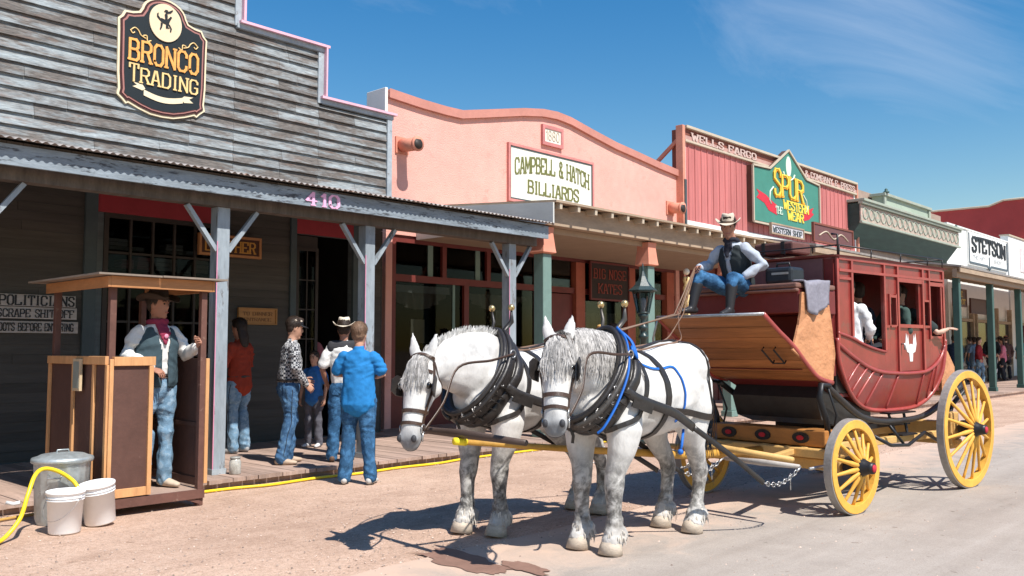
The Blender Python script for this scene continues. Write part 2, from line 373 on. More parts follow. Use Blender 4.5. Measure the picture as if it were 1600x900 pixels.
# keep world coordinates so that the noise stays metric
def struct_world(name, mb, mats, label=None, kind='structure', bevel=0):
    o = mb.build(name, mats, None, bevel=bevel)
    loc = o.location.copy()
    for v_ in o.data.vertices: v_.co += loc
    o.location = (0, 0, 0); tag(o, kind=kind)
    if label: o['label'] = label
    return o
bpy.data.objects.remove(o); o = struct_world('ground', g, GRAVEL, 'pinkish tan gravel verge along the boardwalks')
r = MB(); top = []
x = -60.0
while x < 140:
    top.append((x, ROADY+.12*noise.noise(V((x*.5, 3, 0)))+.06*noise.noise(V((x*2.3, 7, 0))))); x += .35 if -2 < x < 40 else 3
vs = [(x, y, .004) for x, y in top]+[(x, -9, .004) for x, y in top]; k = len(top)
r.add(vs, [(i, k+i, k+i+1, i+1) for i in range(k-1)])
struct_world('road', r, road_mat(), 'pale grey worn dusty road surface in front of the wagon')
# wet stain under the horses' heads
stm = mat('damp_earth', (.235, .135, .10), .75, .16, 5, .3, 90, spec=.3)
for name, cxy, rx, ry, sd in (('wet_patch', (4.34, 4.46), .17, .42, 1), ('wet_patch', (4.47, 4.02), .08, .24, 9)):
    s = MB(); pts = []
    for i in range(90):
        t = 2*pi*i/90; q = 1+.45*noise.noise(V((cos(t)*1.8, sin(t)*1.8, sd)))+.16*noise.noise(V((cos(t)*6, sin(t)*6, sd)))
        pts.append((cxy[0]+cos(t)*rx*q+.15*sin(t)*ry, cxy[1]+sin(t)*ry*q, .008+.0004*sd))
    s.add(pts+[(cxy[0], cxy[1], .008+.0004*sd)], [(i, (i+1) % 90, 90) for i in range(90)])
    struct_world(name, s, stm, 'dark damp stain on the ground in front of the horses')
# loose pebbles
pb = MB(); rnd = random.Random(3)
for i in range(5200):
    x = rnd.uniform(1.5, 16); y = 4.55+abs(rnd.gauss(0, 1.9)) if rnd.random() < .86 else rnd.uniform(1.8, 4.8)
    if y > 8.5: continue
    a = rnd.uniform(.003, .0095)*(1.3 if rnd.random() < .05 else 1); q = rnd.uniform(0, 6.28)
    c = V((x, y, .004 if y < 4.8 else 0)); ex = V((cos(q), sin(q), 0))*a*rnd.uniform(.9, 1.6); ey = V((-sin(q), cos(q), 0))*a
    pb.add([c+ex, c+ey, c-ex, c-ey, c+V((0, 0, a*.9)), c+V((a*.3, a*.2, -a*.3))], [(0, 1, 4), (1, 2, 4), (2, 3, 4), (3, 0, 4)])
for i in range(1500):
    x = rnd.uniform(1.0, 14); y = 8.58-abs(rnd.gauss(0, .07)); a = rnd.uniform(.004, .012); q = rnd.uniform(0, 6.28); c = V((x, y, 0)); ex = V((cos(q), sin(q), 0))*a*1.3; ey = V((-sin(q), cos(q), 0))*a
    pb.add([c+ex, c+ey, c-ex, c-ey, c+V((0, 0, a))], [(0, 1, 4), (1, 2, 4), (2, 3, 4), (3, 0, 4)])
struct_world('loose_gravel', pb, mat('pebble', (.42, .32, .26), .9, .25, 30, 0, island=.5), 'loose small stones scattered over the verge', 'stuff')

# ================================================================== facade materials
def weathered():
    m, nt, b = nodes('weathered_clapboard')
    v = texco(nt, (1.0, 1, 6)); v2 = texco(nt, (3, 3, 26)); g_ = N(nt, 'ShaderNodeNewGeometry')
    a = noise_n(nt, v, 1.7, 7, .68, .35); c = noise_n(nt, v2, 3.2, 5, .7, .2); d = noise_n(nt, texco(nt, (1, 1, 2.6)), .9, 5, .6)
    ri = g_.outputs['Random Per Island']
    wood = ramp(nt, [(.25, (.045, .042, .04)), (.5, (.14, .125, .115)), (.72, (.235, .21, .19))]); nt.links.new(c, wood.inputs[0])
    f = math_n(nt, 'ADD', math_n(nt, 'MULTIPLY', a, .62), math_n(nt, 'MULTIPLY', d, .3)); f = math_n(nt, 'ADD', f, math_n(nt, 'MULTIPLY', ri, .07))
    pr = ramp(nt, [(.455, (0, 0, 0)), (.51, (.5, .5, .5)), (.60, (.97, .97, .97))]); nt.links.new(f, pr.inputs[0])
    paint = ramp(nt, [(.3, (.17, .195, .21)), (.6, (.33, .37, .385)), (.8, (.52, .55, .55))]); nt.links.new(c, paint.inputs[0])
    x = mixc(nt, pr.outputs[0], wood.outputs[0], paint.outputs[0])
    rs = ramp(nt, [(.58, (0, 0, 0)), (.72, (.45, .45, .45))]); nt.links.new(noise_n(nt, v, 2.9, 5, .6, .2), rs.inputs[0])
    x = mixc(nt, rs.outputs[0], x, (.21, .115, .08))
    h = N(nt, 'ShaderNodeHueSaturation'); mr = N(nt, 'ShaderNodeMapRange'); mr.inputs[3].default_value = .86; mr.inputs[4].default_value = 1.1
    nt.links.new(ri, mr.inputs[0]); nt.links.new(mr.outputs[0], h.inputs['Value']); nt.links.new(x, h.inputs['Color'])
    nt.links.new(h.outputs[0], b.inputs['Base Color']); b.inputs['Roughness'].default_value = .85; b.inputs['Specular IOR Level'].default_value = .2
    bump_n(nt, b, math_n(nt, 'ADD', a, c), .6, .006); return m
M = {}
M['weathered'] = weathered()
M['shaded_siding'] = mat('shaded_painted_clapboard', (.068, .062, .055), .8, .2, 2, .3, 30, stretch=(.4, 1, 6), island=.14)  # board paint darkened beyond its own tone, porch shade put into the colour
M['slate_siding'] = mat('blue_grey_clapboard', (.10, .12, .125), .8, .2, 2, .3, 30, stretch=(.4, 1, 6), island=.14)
M['grey_trim'] = mat('grey_blue_trim', (.33, .37, .40), .7, .22, 3, .35, 30, wear=(.17, .15, .14), wearf=.60)
M['fascia'] = mat('peeling_fascia', (.22, .26, .295), .7, .3, 4, .5, 26, stretch=(.5, 1, 3), wear=(.06, .065, .075), wearf=.545)
M['post'] = mat('grey_post_paint', (.27, .31, .34), .7, .22, 5, .5, 24, stretch=(1, 1, .25), wear=(.14, .13, .13), wearf=.58)
M['post_dark'] = mat('slate_post_paint', (.06, .082, .09), .7, .15, 3)
M['pink_line'] = plain('pink_trim', (.62, .25, .36))
M['iron_roof'] = mat('corrugated_iron', (.22, .2, .19), .55, .35, 2, .3, 20, metal=.3, wear=(.16, .09, .06), wearf=.58)
M['roof_wood'] = mat('old_roof_boards', (.11, .09, .075), .85, .3, 2, .4, 20, island=.25, stretch=(5, .6, 1))
M['boards'] = mat('boardwalk_planks', (.36, .255, .205), .85, .22, 2.2, .5, 26, island=.2, stretch=(5, .55, 1), wear=(.17, .125, .105), wearf=.62)
M['red_panel'] = mat('faded_red_panel', (.30, .03, .04), .6, .12, 3)
M['dark_red'] = mat('dark_red_frame', (.15, .03, .025), .5, .15, 4)
M['brick_red'] = mat('rust_red_pillar', (.36, .10, .06), .65, .15, 3)
M['dark_wood'] = mat('dark_wood', (.035, .028, .024), .6, .2, 3)
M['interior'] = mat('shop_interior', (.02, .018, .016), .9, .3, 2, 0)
M['stucco'] = mat('salmon_stucco', (.71, .375, .315), .92, .10, .9, .8, 38, bdist=.014, wear=(.64, .325, .27), wearf=.57)
M['stucco_cap'] = mat('rose_coping', (.50, .22, .175), .8, .1, 2, .3)
M['terracotta'] = mat('terracotta', (.62, .25, .17), .8, .1, 3, .3)
M['white_paint'] = mat('white_paint', (.76, .76, .73), .6, .05, 3, .15)
M['cream'] = mat('cream_paint', (.50, .42, .32), .65, .08, 3, .2)
M['pale_grey'] = mat('pale_grey_boards', (.56, .56, .53), .7, .08, 2, .2, stretch=(.4, 1, 4))
M['soffit'] = mat('tan_soffit', (.34, .25, .175), .8, .08, 2, .2)
M['tan_wood'] = mat('tan_timber', (.36, .27, .19), .8, .2, 3, .35, stretch=(.5, 2, 2))
M['green_post'] = mat('sage_green_paint', (.16, .245, .215), .55, .1, 4, .2)
M['teal_post'] = mat('dark_teal_paint', (.045, .10, .09), .55, .15, 4, .2)
M['red_boards'] = mat('rose_red_boards', (.48, .155, .145), .75, .14, 2.5, .35, 24, stretch=(6, 1, .35), island=.1)
M['barn_red'] = mat('barn_red_wall', (.40, .055, .05), .8, .1, 1, .2)
M['brown_band'] = mat('brown_band', (.20, .065, .045), .75, .15, 3)
M['sage'] = mat('pale_sage_paint', (.33, .365, .30), .75, .12, 3, .25, wear=(.40, .30, .25), wearf=.58)
M['dark_green'] = mat('dark_green_cove', (.035, .075, .065), .6, .25, 3, .25, stretch=(.5, 1, 3))
M['ornament'] = mat('pinkish_frieze', (.46, .34, .28), .8, .3, 7, .5, 30, wear=(.28, .34, .28), wearf=.52)
M['black'] = plain('black_paint', (.02, .02, .022), .5)
def glass():
    m, nt, b = nodes('window_glass'); out = nt.nodes['Material Output']
    t = N(nt, 'ShaderNodeBsdfTransparent'); t.inputs[0].default_value = (.50, .52, .52, 1)
    gl = N(nt, 'ShaderNodeBsdfGlossy'); gl.inputs['Roughness'].default_value = .03
    fr = N(nt, 'ShaderNodeFresnel'); fr.inputs[0].default_value = 1.33; mx = N(nt, 'ShaderNodeMixShader')
    nt.links.new(math_n(nt, 'MULTIPLY', fr.outputs[0], .38), mx.inputs[0]); nt.links.new(t.outputs[0], mx.inputs[1]); nt.links.new(gl.outputs[0], mx.inputs[2])
    nt.links.new(mx.outputs[0], out.inputs[0]); nt.nodes.remove(b); return m
M['glass'] = glass()

def wall_holes(mb, x0, x1, z0, z1, y0, y1, holes, mi=0):
    xs = sorted({x0, x1} | {h[i] for h in holes for i in (0, 1)}); zs = sorted({z0, z1} | {h[i] for h in holes for i in (2, 3)})
    for i in range(len(xs)-1):
        for j in range(len(zs)-1):
            cx, cz = (xs[i]+xs[i+1])/2, (zs[j]+zs[j+1])/2
            if cx < x0 or cx > x1 or cz < z0 or cz > z1: continue
            if any(h[0] < cx < h[1] and h[2] < cz < h[3] for h in holes): continue
            mb.box(xs[i], xs[i+1], y0, y1, zs[j], zs[j+1], mi)
def clap(mb, x0, x1, z0, z1, Y, pitch, mi=0, holes=(), seg=(1.6, 3.6), topfn=None, rnd=random, out=.046):
    z = z0
    while z < z1-.01:
        zt = min(z+pitch, z1); x = x0
        while x < x1-.01:
            xe = min(x+rnd.uniform(*seg), x1)
            if x1-xe < .3: xe = x1
            spans = [(x, xe)]
            for h in holes:
                if h[2] < zt-.02 and h[3] > z+.02:
                    ns = []
                    for a, b in spans:
                        if h[1] <= a or h[0] >= b: ns.append((a, b)); continue
                        if h[0] > a: ns.append((a, h[0]))
                        if h[1] < b: ns.append((h[1], b))
                    spans = ns
            for a, b in spans:
                if b-a < .02: continue
                if topfn:
                    # clip against a stepped outline
                    if topfn((a+b)/2) < z+.02: continue
                q = out+rnd.uniform(-.004, .004); dz = rnd.uniform(-.004, .004)
                zz = min(zt, topfn((a+b)/2)) if topfn else zt
                mb.add([(a+.002, Y, z+dz), (b-.002, Y, z+dz), (b-.002, Y-q, z+dz), (a+.002, Y-q, z+dz), (a+.002, Y, zz), (b-.002, Y, zz), (b-.002, Y-.008, zz), (a+.002, Y-.008, zz)],
                       [(0, 1, 2, 3), (4, 7, 6, 5), (3, 2, 6, 7), (0, 4, 5, 1), (0, 3, 7, 4), (1, 5, 6, 2)], mi)
            x = xe
        z = zt
def window(parent, x0, x1, z0, z1, Y, fm, nx=1, nz=1, fw=.07, depth=.06, bar=.03, name='window'):
    f = MB(); f.box(x0, x0+fw, Y-depth, Y, z0, z1); f.box(x1-fw, x1, Y-depth, Y, z0, z1)
    f.box(x0+fw, x1-fw, Y-depth+.003, Y-.003, z0, z0+fw); f.box(x0+fw, x1-fw, Y-depth+.003, Y-.003, z1-fw, z1)
    for i in range(1, nx): c = lerp(x0+fw, x1-fw, i/nx); f.box(c-bar/2, c+bar/2, Y-depth*.7, Y-.012, z0+fw, z1-fw)
    for i in range(1, nz): c = lerp(z0+fw, z1-fw, i/nz); f.box(x0+fw, x1-fw, Y-depth*.62, Y-.016, c-bar/2, c+bar/2)
    o = f.build(name, fm, parent, world=True)
    p = MB(); p.box(x0+fw, x1-fw, Y-.012, Y-.006, z0+fw, z1-fw); p.build('pane', M['glass'], o, world=True)
    return o
def corrugated(mb, x0, x1, ylo, zlo, yhi, zhi, amp=.011, pitch=.076, th=.004):
    n = int((x1-x0)/pitch*6); vs = []
    for i in range(n+1):
        x = x0+(x1-x0)*i/n; d = amp*sin(2*pi*(x-x0)/pitch)
        vs += [(x, ylo, zlo+d), (x, yhi, zhi+d), (x, ylo, zlo+d-th), (x, yhi, zhi+d-th)]
    fs = []
    for i in range(n):
        a = i*4; b = a+4; fs += [(a, b, b+1, a+1), (a+2, a+3, b+3, b+2), (a, a+2, b+2, b)]
    mb.add(vs, fs, 0, True)

# ================================================================== boardwalks
bw = MB(); x = -3.0; rnd = random.Random(5)
while x < 18.4:
    wd = rnd.uniform(.135, .155)
    bw.box(x, x+wd-.006, 8.6+rnd.uniform(-.025, .01), 11.6 if x < 9.4 else 12.35, .06, .1+rnd.uniform(-.003, .003)); x += wd
bw.box(-3, 18.4, 8.68, 8.78, -.02, .059); 
struct_world('boardwalk', bw, M['boards'], 'worn plank boardwalk under the weathered porch')
bw = MB(); x = 18.4
while x < 62:
    wd = .3; bw.box(x, x+wd-.008, 7.5, 12.3, .1, .15+rnd.uniform(-.003, .003)); x += wd
bw.box(18.42, 62, 7.55, 7.7, -.02, .099)
struct_world('boardwalk', bw, M['boards'], 'pale raised boardwalk under the far canopies')

# ================================================================== building 1: weathered trading shop
YW = 11.6
b1 = thing('shop_building', 'weathered peeling clapboard shop building with a stepped false front at the left', 'building', (4, YW, 0))
def top1(x): return 7.6 if x < 6.5 else (6.12 if x < 8.0 else 5.28)
f = MB()
clap(f, -3, 6.52, 3.5, 7.5, 11.5, .152, rnd=random.Random(11))
clap(f, 6.52, 7.96, 3.5, 6.05, 11.5, .152, rnd=random.Random(12), seg=(.7, 1.6)); clap(f, 7.96, 9.3, 3.5, 5.22, 11.5, .152, rnd=random.Random(14), seg=(.6, 1.5))
f.build('upper_wall', M['weathered'], b1, world=True)
f = MB(); f.box(-3, 6.54, 11.502, 11.6, 3.52, 7.55); f.box(6.54, 8.02, 11.502, 11.6, 3.52, 6.1); f.box(8.02, 9.36, 11.502, 11.6, 3.52, 5.26)
f.box(-3, 9.36, 11.62, 16, 3.4, 3.5); f.box(9.3, 9.36, 11.62, 16, 0, 3.39)
f.build('backing_wall', M['dark_wood'], b1, world=True)
f = MB()   # corner boards and stepped trim
f.box(9.3, 9.4, 11.44, 11.5, 3.5, 5.24); f.box(7.93, 8.03, 11.445, 11.5, 5.24, 6.05); f.box(6.5, 6.6, 11.445, 11.5, 6.08, 7.6)
f.box(7.97, 9.42, 11.43, 11.5, 5.24, 5.31); f.box(6.53, 8.06, 11.43, 11.5, 6.05, 6.12)
f.build('corner_trim', M['grey_trim'], b1, world=True, bevel=.004)
f = MB(); f.box(7.97, 9.46, 11.38, 11.62, 5.312, 5.35); f.box(8.032, 8.06, 11.38, 11.5, 5.352, 6.12); f.box(6.56, 8.1, 11.38, 11.62, 6.122, 6.16); f.box(6.602, 6.64, 11.38, 11.5, 6.162, 7.7); 
f.build('pink_coping', mat('pale_pink_paint', (.72, .42, .50), .6, .08), b1, world=True)
H1 = [(4.8, 6.42, .85, 3.2), (7.66, 8.72, .1, 3.2)]
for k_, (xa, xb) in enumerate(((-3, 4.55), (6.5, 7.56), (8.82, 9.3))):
    f = MB(); clap(f, xa, xb, .12, 3.5, YW, .115, 0, (), (1.5, 3.4), rnd=random.Random(21+k_), out=.018); f.build('lower_wall', M['shaded_siding'], b1, world=True)
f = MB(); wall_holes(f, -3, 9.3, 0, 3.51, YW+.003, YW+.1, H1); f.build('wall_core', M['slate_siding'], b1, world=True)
f = MB(); f.box(4.55, 4.7, YW-.06, YW, .12, 3.5); f.box(6.42, 6.5, YW-.05, YW, .12, 3.5); f.box(7.56, 7.66, YW-.05, YW, .12, 3.5); f.box(8.72, 8.82, YW-.05, YW, .12, 3.5); f.box(4.7, 6.42, YW-.05, YW, .12, .85)
f.build('casing', M['post_dark'], b1, world=True)
f = MB(); f.box(4.7, 6.42, YW-.045, YW, 3.2, 3.45); f.build('transom_panel', M['red_panel'], b1, world=True)
f = MB(); f.box(7.66, 8.72, YW-.045, YW, 3.2, 3.42); f.build('transom_panel', M['red_panel'], b1, world=True)
window(b1, 4.8, 6.42, .85, 3.2, YW+.06, M['dark_wood'], 5, 5, .06, .08, .028)
d = MB(); d.box(7.7, 8.1, YW+.05, YW+.09, .1, 3.18); d.box(7.72, 8.08, YW+.035, YW+.05, .2, 1.0); d.build('door', M['dark_wood'], b1, world=True)
window(b1, 7.7, 8.1, 1.1, 3.0, YW+.045, M['dark_wood'], 2, 4, .05, .03, .02)
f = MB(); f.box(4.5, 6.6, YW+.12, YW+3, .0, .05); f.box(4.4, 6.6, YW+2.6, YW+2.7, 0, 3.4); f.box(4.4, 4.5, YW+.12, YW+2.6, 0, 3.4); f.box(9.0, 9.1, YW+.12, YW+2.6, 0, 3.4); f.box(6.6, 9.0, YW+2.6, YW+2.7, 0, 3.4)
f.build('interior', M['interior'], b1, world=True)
# added shelves of folded goods, standing in for street reflections in the glass
disp = [plain('pale_reflection_cloth', (.62, .66, .68)), plain('folded_cloth_blue', (.22, .33, .45)), plain('folded_cloth_tan', (.5, .4, .3)), plain('folded_cloth_pink', (.5, .2, .22))]
dn = 0
for (x0, x1, y, zz) in ((4.85, 6.35, YW+.10, (.95, 2.50, 2.74)), (7.72, 8.08, YW+.35, (1.35, 1.75, 2.3))):
    for z in zz:
        s = MB(); s.box(x0, x1, y, y+.3, z-.025, z); tag(s.build('shelf', M['dark_wood']), {.95: 'added low display shelf behind the window of the weathered shop', 2.50: 'added display shelf behind the middle panes of the weathered shop', 2.74: 'added high display shelf behind the panes of the weathered shop'}.get(z, 'added narrow shelf %s behind the glass of the weathered shop door' % {1.35: 'lowest', 1.75: 'in the middle', 2.3: 'highest'}.get(z)), 'shelf', 'added display shelves inside the weathered shop')
        x = x0+.03
        while x < x1-.1:
            w_ = random.uniform(.16, .3); h_ = random.uniform(.06, .2)
            if random.random() < .72:
                s = MB(); xe = min(x+w_, x1-.02)
                for k in range(3): s.box(x+random.uniform(0, .01), xe-random.uniform(0, .01), y+.02, y+.25, z+.001+h_*k/3, z+h_*(k+1)/3-.003)
                o = s.build('reflection_stack', disp[random.choice((0, 0, 1, 2, 3))], bevel=.008); dn += 1
                tag(o, 'added folded goods standing in for reflections in the weathered shop glass', 'shop goods', 'added folded goods on the shelves inside the weathered shop')
            x += w_+.03
# porch
pr = thing('porch', 'grey porch with corrugated iron roof and braced posts in front of the weathered shop', 'porch', (5, 9.0, .1))
f = MB(); corrugated(f, -3, 10.22, 8.61, 3.33, 11.5, 3.86); f.build('corrugated_roof', M['iron_roof'], pr, world=True)
f = MB(); f.box(-3, 10.2, 8.72, 8.755, 3.10, 3.29); f.build('fascia', M['fascia'], pr, world=True)
f = MB(); f.box(-3, 10.16, 8.92, 9.08, 3.0, 3.16); f.build('beam', M['roof_wood'], pr, world=True)
f = MB(); x = -2.8
while x < 10.1: f.bar((x, 8.76, 3.24), (x, 11.49, 3.74), .045, .13); x += .6
x = -3
while x < 10.15: f.bar((x+.07, 8.76, 3.313), (x+.07, 11.49, 3.825), .135, .02); x += .14
f.build('rafters', M['roof_wood'], pr, world=True)
for px in (.3, 2.55, 5.0, 7.02, 9.66):
    f = MB(); f.box(px-.075, px+.075, 8.955, 9.105, .1, 3.0); p = f.build('post', M['post'], pr, world=True, bevel=.006)
    f = MB(); f.box(px-.079, px-.068, 8.948, 8.954, .12, 2.62); f.build('pink_stripe', M['pink_line'], p, world=True)
    for s_ in (-1, 1):
        f = MB(); f.bar((px+s_*.07, 8.99, 2.52), (px+s_*.42, 8.99, 2.99), .045, .06, up=(0, 1, 0)); f.build('brace', M['post'], p, world=True)
    f = MB(); f.box(px-.085, px+.085, 8.94, 9.12, .101, .16); f.build('post_shoe', M['grey_trim'], p, world=True)
f = MB(); letters(f, '410', 5.9, 6.36, 3.115, .145, facing(8.72), .012, stroke=1.7); f.build('house_number', plain('pink_numerals', (.80, .42, .62)), pr, world=True)

# ================================================================== building 2: salmon stucco
Y2 = 11.9
b2 = thing('shop_building', 'salmon pink stucco building with a curved parapet and a billiards sign', 'building', (14, Y2, 0))
prof = [(9.66, 5.86)]+[(9.66+(1.5)*t, 5.86-.02*sin(pi*t)) for t in (.3, .6)]
prof = [(9.66, 5.92), (10.4, 5.88), (11.0, 5.87), (11.4, 5.88), (12.3, 6.08), (13.1, 6.26), (13.7, 6.36), (14.15, 6.39), (14.6, 6.36), (15.3, 6.24), (16.2, 6.10), (17.0, 6.02), (17.9, 5.92), (18.85, 5.84)]
# in the photograph: flat left, broad hump in the middle, dip at the right
H2 = [(9.8, 18.7, .1, 3.42)]
f = MB(); fr = facing(Y2)
poly = [(9.66, 3.42), (18.85, 3.42)]+[(x, z-.16) for x, z in reversed(prof)]
f.prism(poly, fr, -.45, 0); f.box(9.66, 9.8, Y2, Y2+.45, 0, 3.42); f.box(18.7, 18.85, Y2, Y2+.45, 0, 3.42)
f.build('stucco_wall', M['stucco'], b2, world=True)
f = MB(); f.prism([(x, z-.158) for x, z in prof]+[(x, z) for x, z in reversed(prof)], lambda u, v, w: (u, Y2-w, v), -.47, .07); f.build('coping', M['stucco_cap'], b2, world=True, bevel=.03)
f = MB(); f.box(9.60, 9.658, Y2-.02, Y2+.5, 3.9, 5.94); f.build('white_return', M['white_paint'], b2, world=True, bevel=.01)
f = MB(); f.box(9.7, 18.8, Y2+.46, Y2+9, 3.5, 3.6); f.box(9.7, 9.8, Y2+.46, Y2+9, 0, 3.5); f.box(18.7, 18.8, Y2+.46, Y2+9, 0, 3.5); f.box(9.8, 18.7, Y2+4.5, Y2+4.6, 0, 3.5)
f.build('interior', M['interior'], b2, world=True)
for (x, z, L, sz) in ((9.98, 4.98, .42, .115), (18.45, 4.86, .35, .13)):
    f = MB(); f.tube([(x, Y2-.001, z), (x+.0, Y2-L, z-.03)], sz, 20); f.tube([(x, Y2-L+.002, z-.03), (x, Y2-L-.03, z-.032)], [sz*1.12, sz*1.12], 20); f.box(x-sz*1.25, x+sz*1.25, Y2-.03, Y2-.0005, z-sz*1.25, z+sz*1.25); pipe = f.build('roof_spout', M['terracotta'], b2, world=True)
    f = MB(); f.tube([(x, Y2-L-.031, z-.032), (x, Y2-L-.035, z-.032)], [sz*.82]*2, 20); f.build('spout_mouth', M['dark_wood'], pipe, world=True)
# shopfront joinery
f = MB(); Yf = Y2+.12
for x in (9.8, 11.55, 13.6): pass
f.box(9.8, 18.7, Yf-.08, Yf, 2.62, 2.74); f.box(9.8, 18.7, Yf-.085, Yf, 3.3, 3.42); f.box(9.8, 14.0, Yf-.08, Yf, .1, .7)
f.box(9.8, 9.9, Yf-.1, Yf+.01, .7, 3.3); 
f.build('shopfront_rail', M['dark_red'], b2, world=True)
for x in (11.05, 12.2): f = MB(); f.box(x-.05, x+.05, Yf-.09, Yf+.01, 2.74, 3.3); f.build('mullion', M['dark_red'], b2, world=True)
f = MB(); f.box(11.55, 11.67, Yf-.09, Yf+.01, .7, 2.62); f.build('mullion', M['dark_red'], b2, world=True)
for x in (10.75, 11.95): f = MB(); f.box(x-.06, x+.06, Yf-.04, Yf-.005, 2.74, 3.3); f.build('sash_stile', M['green_post'], b2, world=True)
f = MB(); f.box(11.3, 11.36, Yf-.04, Yf-.005, .7, 2.62); f.build('sash_stile', M['green_post'], b2, world=True)
for (x0, x1, z0, z1) in ((9.9, 11.0, 2.74, 3.3), (11.1, 12.15, 2.74, 3.3), (12.25, 13.55, 2.74, 3.3), (9.9, 11.55, .7, 2.62), (11.67, 13.55, .7, 2.62), (15.25, 16.6, .7, 2.62), (16.9, 18.2, .7, 2.62), (15.25, 18.2, 2.74, 3.3), (14.0, 14.75, 2.74, 3.3)):
    p = MB(); p.box(x0, x1, Yf-.03, Yf-.024, z0, z1); p.build('pane', M['glass'], b2, world=True)
for x in (13.62, 14.82, 16.68, 18.3):
    f = MB(); f.box(x, x+.3 if x > 14 else x+.34, Y2+.002, Yf+.04, .1, 3.29); f.build('pilaster', M['brick_red'] if x > 14 else M['dark_red'], b2, world=True)
f = MB(); f.box(14.0, 14.8, Yf-.03, Yf+.02, .1, 2.6); f.build('door', M['dark_red'], b2, world=True)
f = MB(); f.box(15.12, 16.68, Yf-.08, Yf, .1, .7); f.box(16.98, 18.3, Yf-.08, Yf, .1, .7); f.build('stall_riser', M['dark_red'], b2, world=True)
# swagged curtains
for (x0, x1, z0, z1) in ((9.92, 11.28, 2.15, 2.58), (11.7, 13.5, 2.2, 2.5), (15.3, 16.58, 1.6, 2.25), (16.95, 18.15, 1.7, 2.3)):
    f = MB(); n_ = 60; vs = []
    for i in range(n_+1):
        t = i/n_; x = lerp(x0, x1, t); q = .035*sin(t*44)+.01*sin(t*90); zb = z0+.22*(2*t-1)**2*1.2
        vs += [(x, Yf+.16+q, z1), (x, Yf+.14+q*1.3, lerp(zb, z1, .5)), (x, Yf+.13+q*1.6, zb)]
    f.add(vs, [(i*3+j, i*3+3+j, i*3+4+j, i*3+1+j) for i in range(n_) for j in (0, 1)], 0, True)
    f.build('curtain', mat('cream_curtain', (.50, .42, .36), .9, .12, 5) if x0 < 12 else mat('lace_curtain', (.42, .4, .37), .9, .12, 5), b2, world=True)

def column(parent_mats, x, y, z0, z1, s=.1, cap=True, label='', group='green posts', mat_=None):
    t = thing('canopy_post', label, 'post', (x, y, z0), 0, group)
    f = MB(); f.box(-s, s, -s, s, .12, z1-z0-(.42 if cap else 0)); f.build('shaft', mat_ or M['green_post'], t, bevel=.012)
    f = MB(); f.box(-s-.025, s+.025, -s-.025, s+.025, 0, .119); f.build('plinth', mat_ or M['green_post'], t, bevel=.01)
    if cap:
        h = z1-z0
        f = MB(); vs = []; fs = []
        for k, (zz, q) in enumerate(((h-.418, s+.01), (h-.40, s+.055), (h-.34, s+.045), (h-.1, s+.02), (h, s+.03))):
            vs += [(-q, -q, zz), (q, -q, zz), (q, q, zz), (-q, q, zz)]
            if k: a = k*4; fs += [(a-4+j, a-4+(j+1) % 4, a+(j+1) % 4, a+j) for j in range(4)]
        fs += [(3, 2, 1, 0), (16, 17, 18, 19)]; f.add(vs, fs); f.build('capital', M['terracotta'], t, bevel=.006)
    return t
# canopy in front of the salmon building
cn = thing('canopy', 'tan timber canopy with exposed rafter ends in front of the salmon building', 'canopy', (14, 8.75, 3.3))
f = MB(); f.bar((14.6, 8.7, 3.70), (14.6, Y2-.005, 3.95), 8.48, .035); f.build('roof_deck', M['tan_wood'], cn, world=True)
x = 10.5
while x < 18.8: f = MB(); f.bar((x, 8.72, 3.635), (x, 9.0, 3.655), .06, .09); f.build('rafter_end', M['cream'], cn, world=True); x += .44
f = MB(); f.box(10.36, 18.84, 8.9, 8.96, 3.36, 3.66); f.build('fascia', M['tan_wood'], cn, world=True)
f = MB(); f.box(10.36, 18.84, 8.962, Y2-.005, 3.36, 3.4); f.build('soffit', M['soffit'], cn, world=True)
f = MB(); f.add([(10.33, 8.74, 3.36), (10.36, 8.74, 3.36), (10.36, 8.74, 3.68), (10.33, 8.74, 3.68), (10.33, Y2-.01, 3.36), (10.36, Y2-.01, 3.36), (10.36, Y2-.01, 3.93), (10.33, Y2-.01, 3.93)], [(0, 1, 2, 3), (7, 6, 5, 4), (0, 3, 7, 4), (1, 5, 6, 2), (3, 2, 6, 7), (0, 4, 5, 1)])
f.build('gable_board', M['pale_grey'], cn, world=True)
f = MB(); f.bar((14.6, 9.1, 3.31), (14.6, 9.12, 3.31), 8.48, .09); f.build('beam', M['soffit'], cn, world=True)
column(None, 10.5, 9.1, .1, 3.34, label='green post with terracotta capital where the weathered porch ends')
column(None, 13.34, 9.1, .1, 3.34, label='green post with terracotta capital behind the street lamp')
column(None, 16.2, 9.1, .1, 3.34, label='green post with terracotta capital hidden behind the stagecoach driver')

# ================================================================== building 3: red board front
Y3 = 11.8; X30, X31 = 18.9, 29.5
b3 = thing('shop_building', 'rose red boarded false front with a lettered cornice band', 'building', (24, Y3, 0))
f = MB(); x = X30+.1
while x < X31-.1: f.box(x, min(x+.298, X31-.1), Y3-.02, Y3, 4.62, 6.56); x += .3
x = X30+.24
while x < X31-.2: f.box(x-.02, x+.02, Y3-.035, Y3-.0205, 4.62, 6.555); x += .3
f.build('board_wall', M['red_boards'], b3, world=True)
f = MB(); f.box(X30, X31, Y3+.002, Y3+.3, 0.2, 6.9); f.box(X30, X30+.2, Y3+.31, Y3+9, 0, 4.4); f.box(X30, X31, Y3+.31, Y3+9, 4.42, 4.5); f.build('back_wall', M['brown_band'], b3, world=True)
f = MB(); f.box(X30, X31, Y3-.14, Y3+.05, 6.9, 6.97); f.box(X30, X31, Y3-.1, Y3, 6.56, 6.62); f.build('cornice_moulding', M['cream'], b3, world=True, bevel=.008)
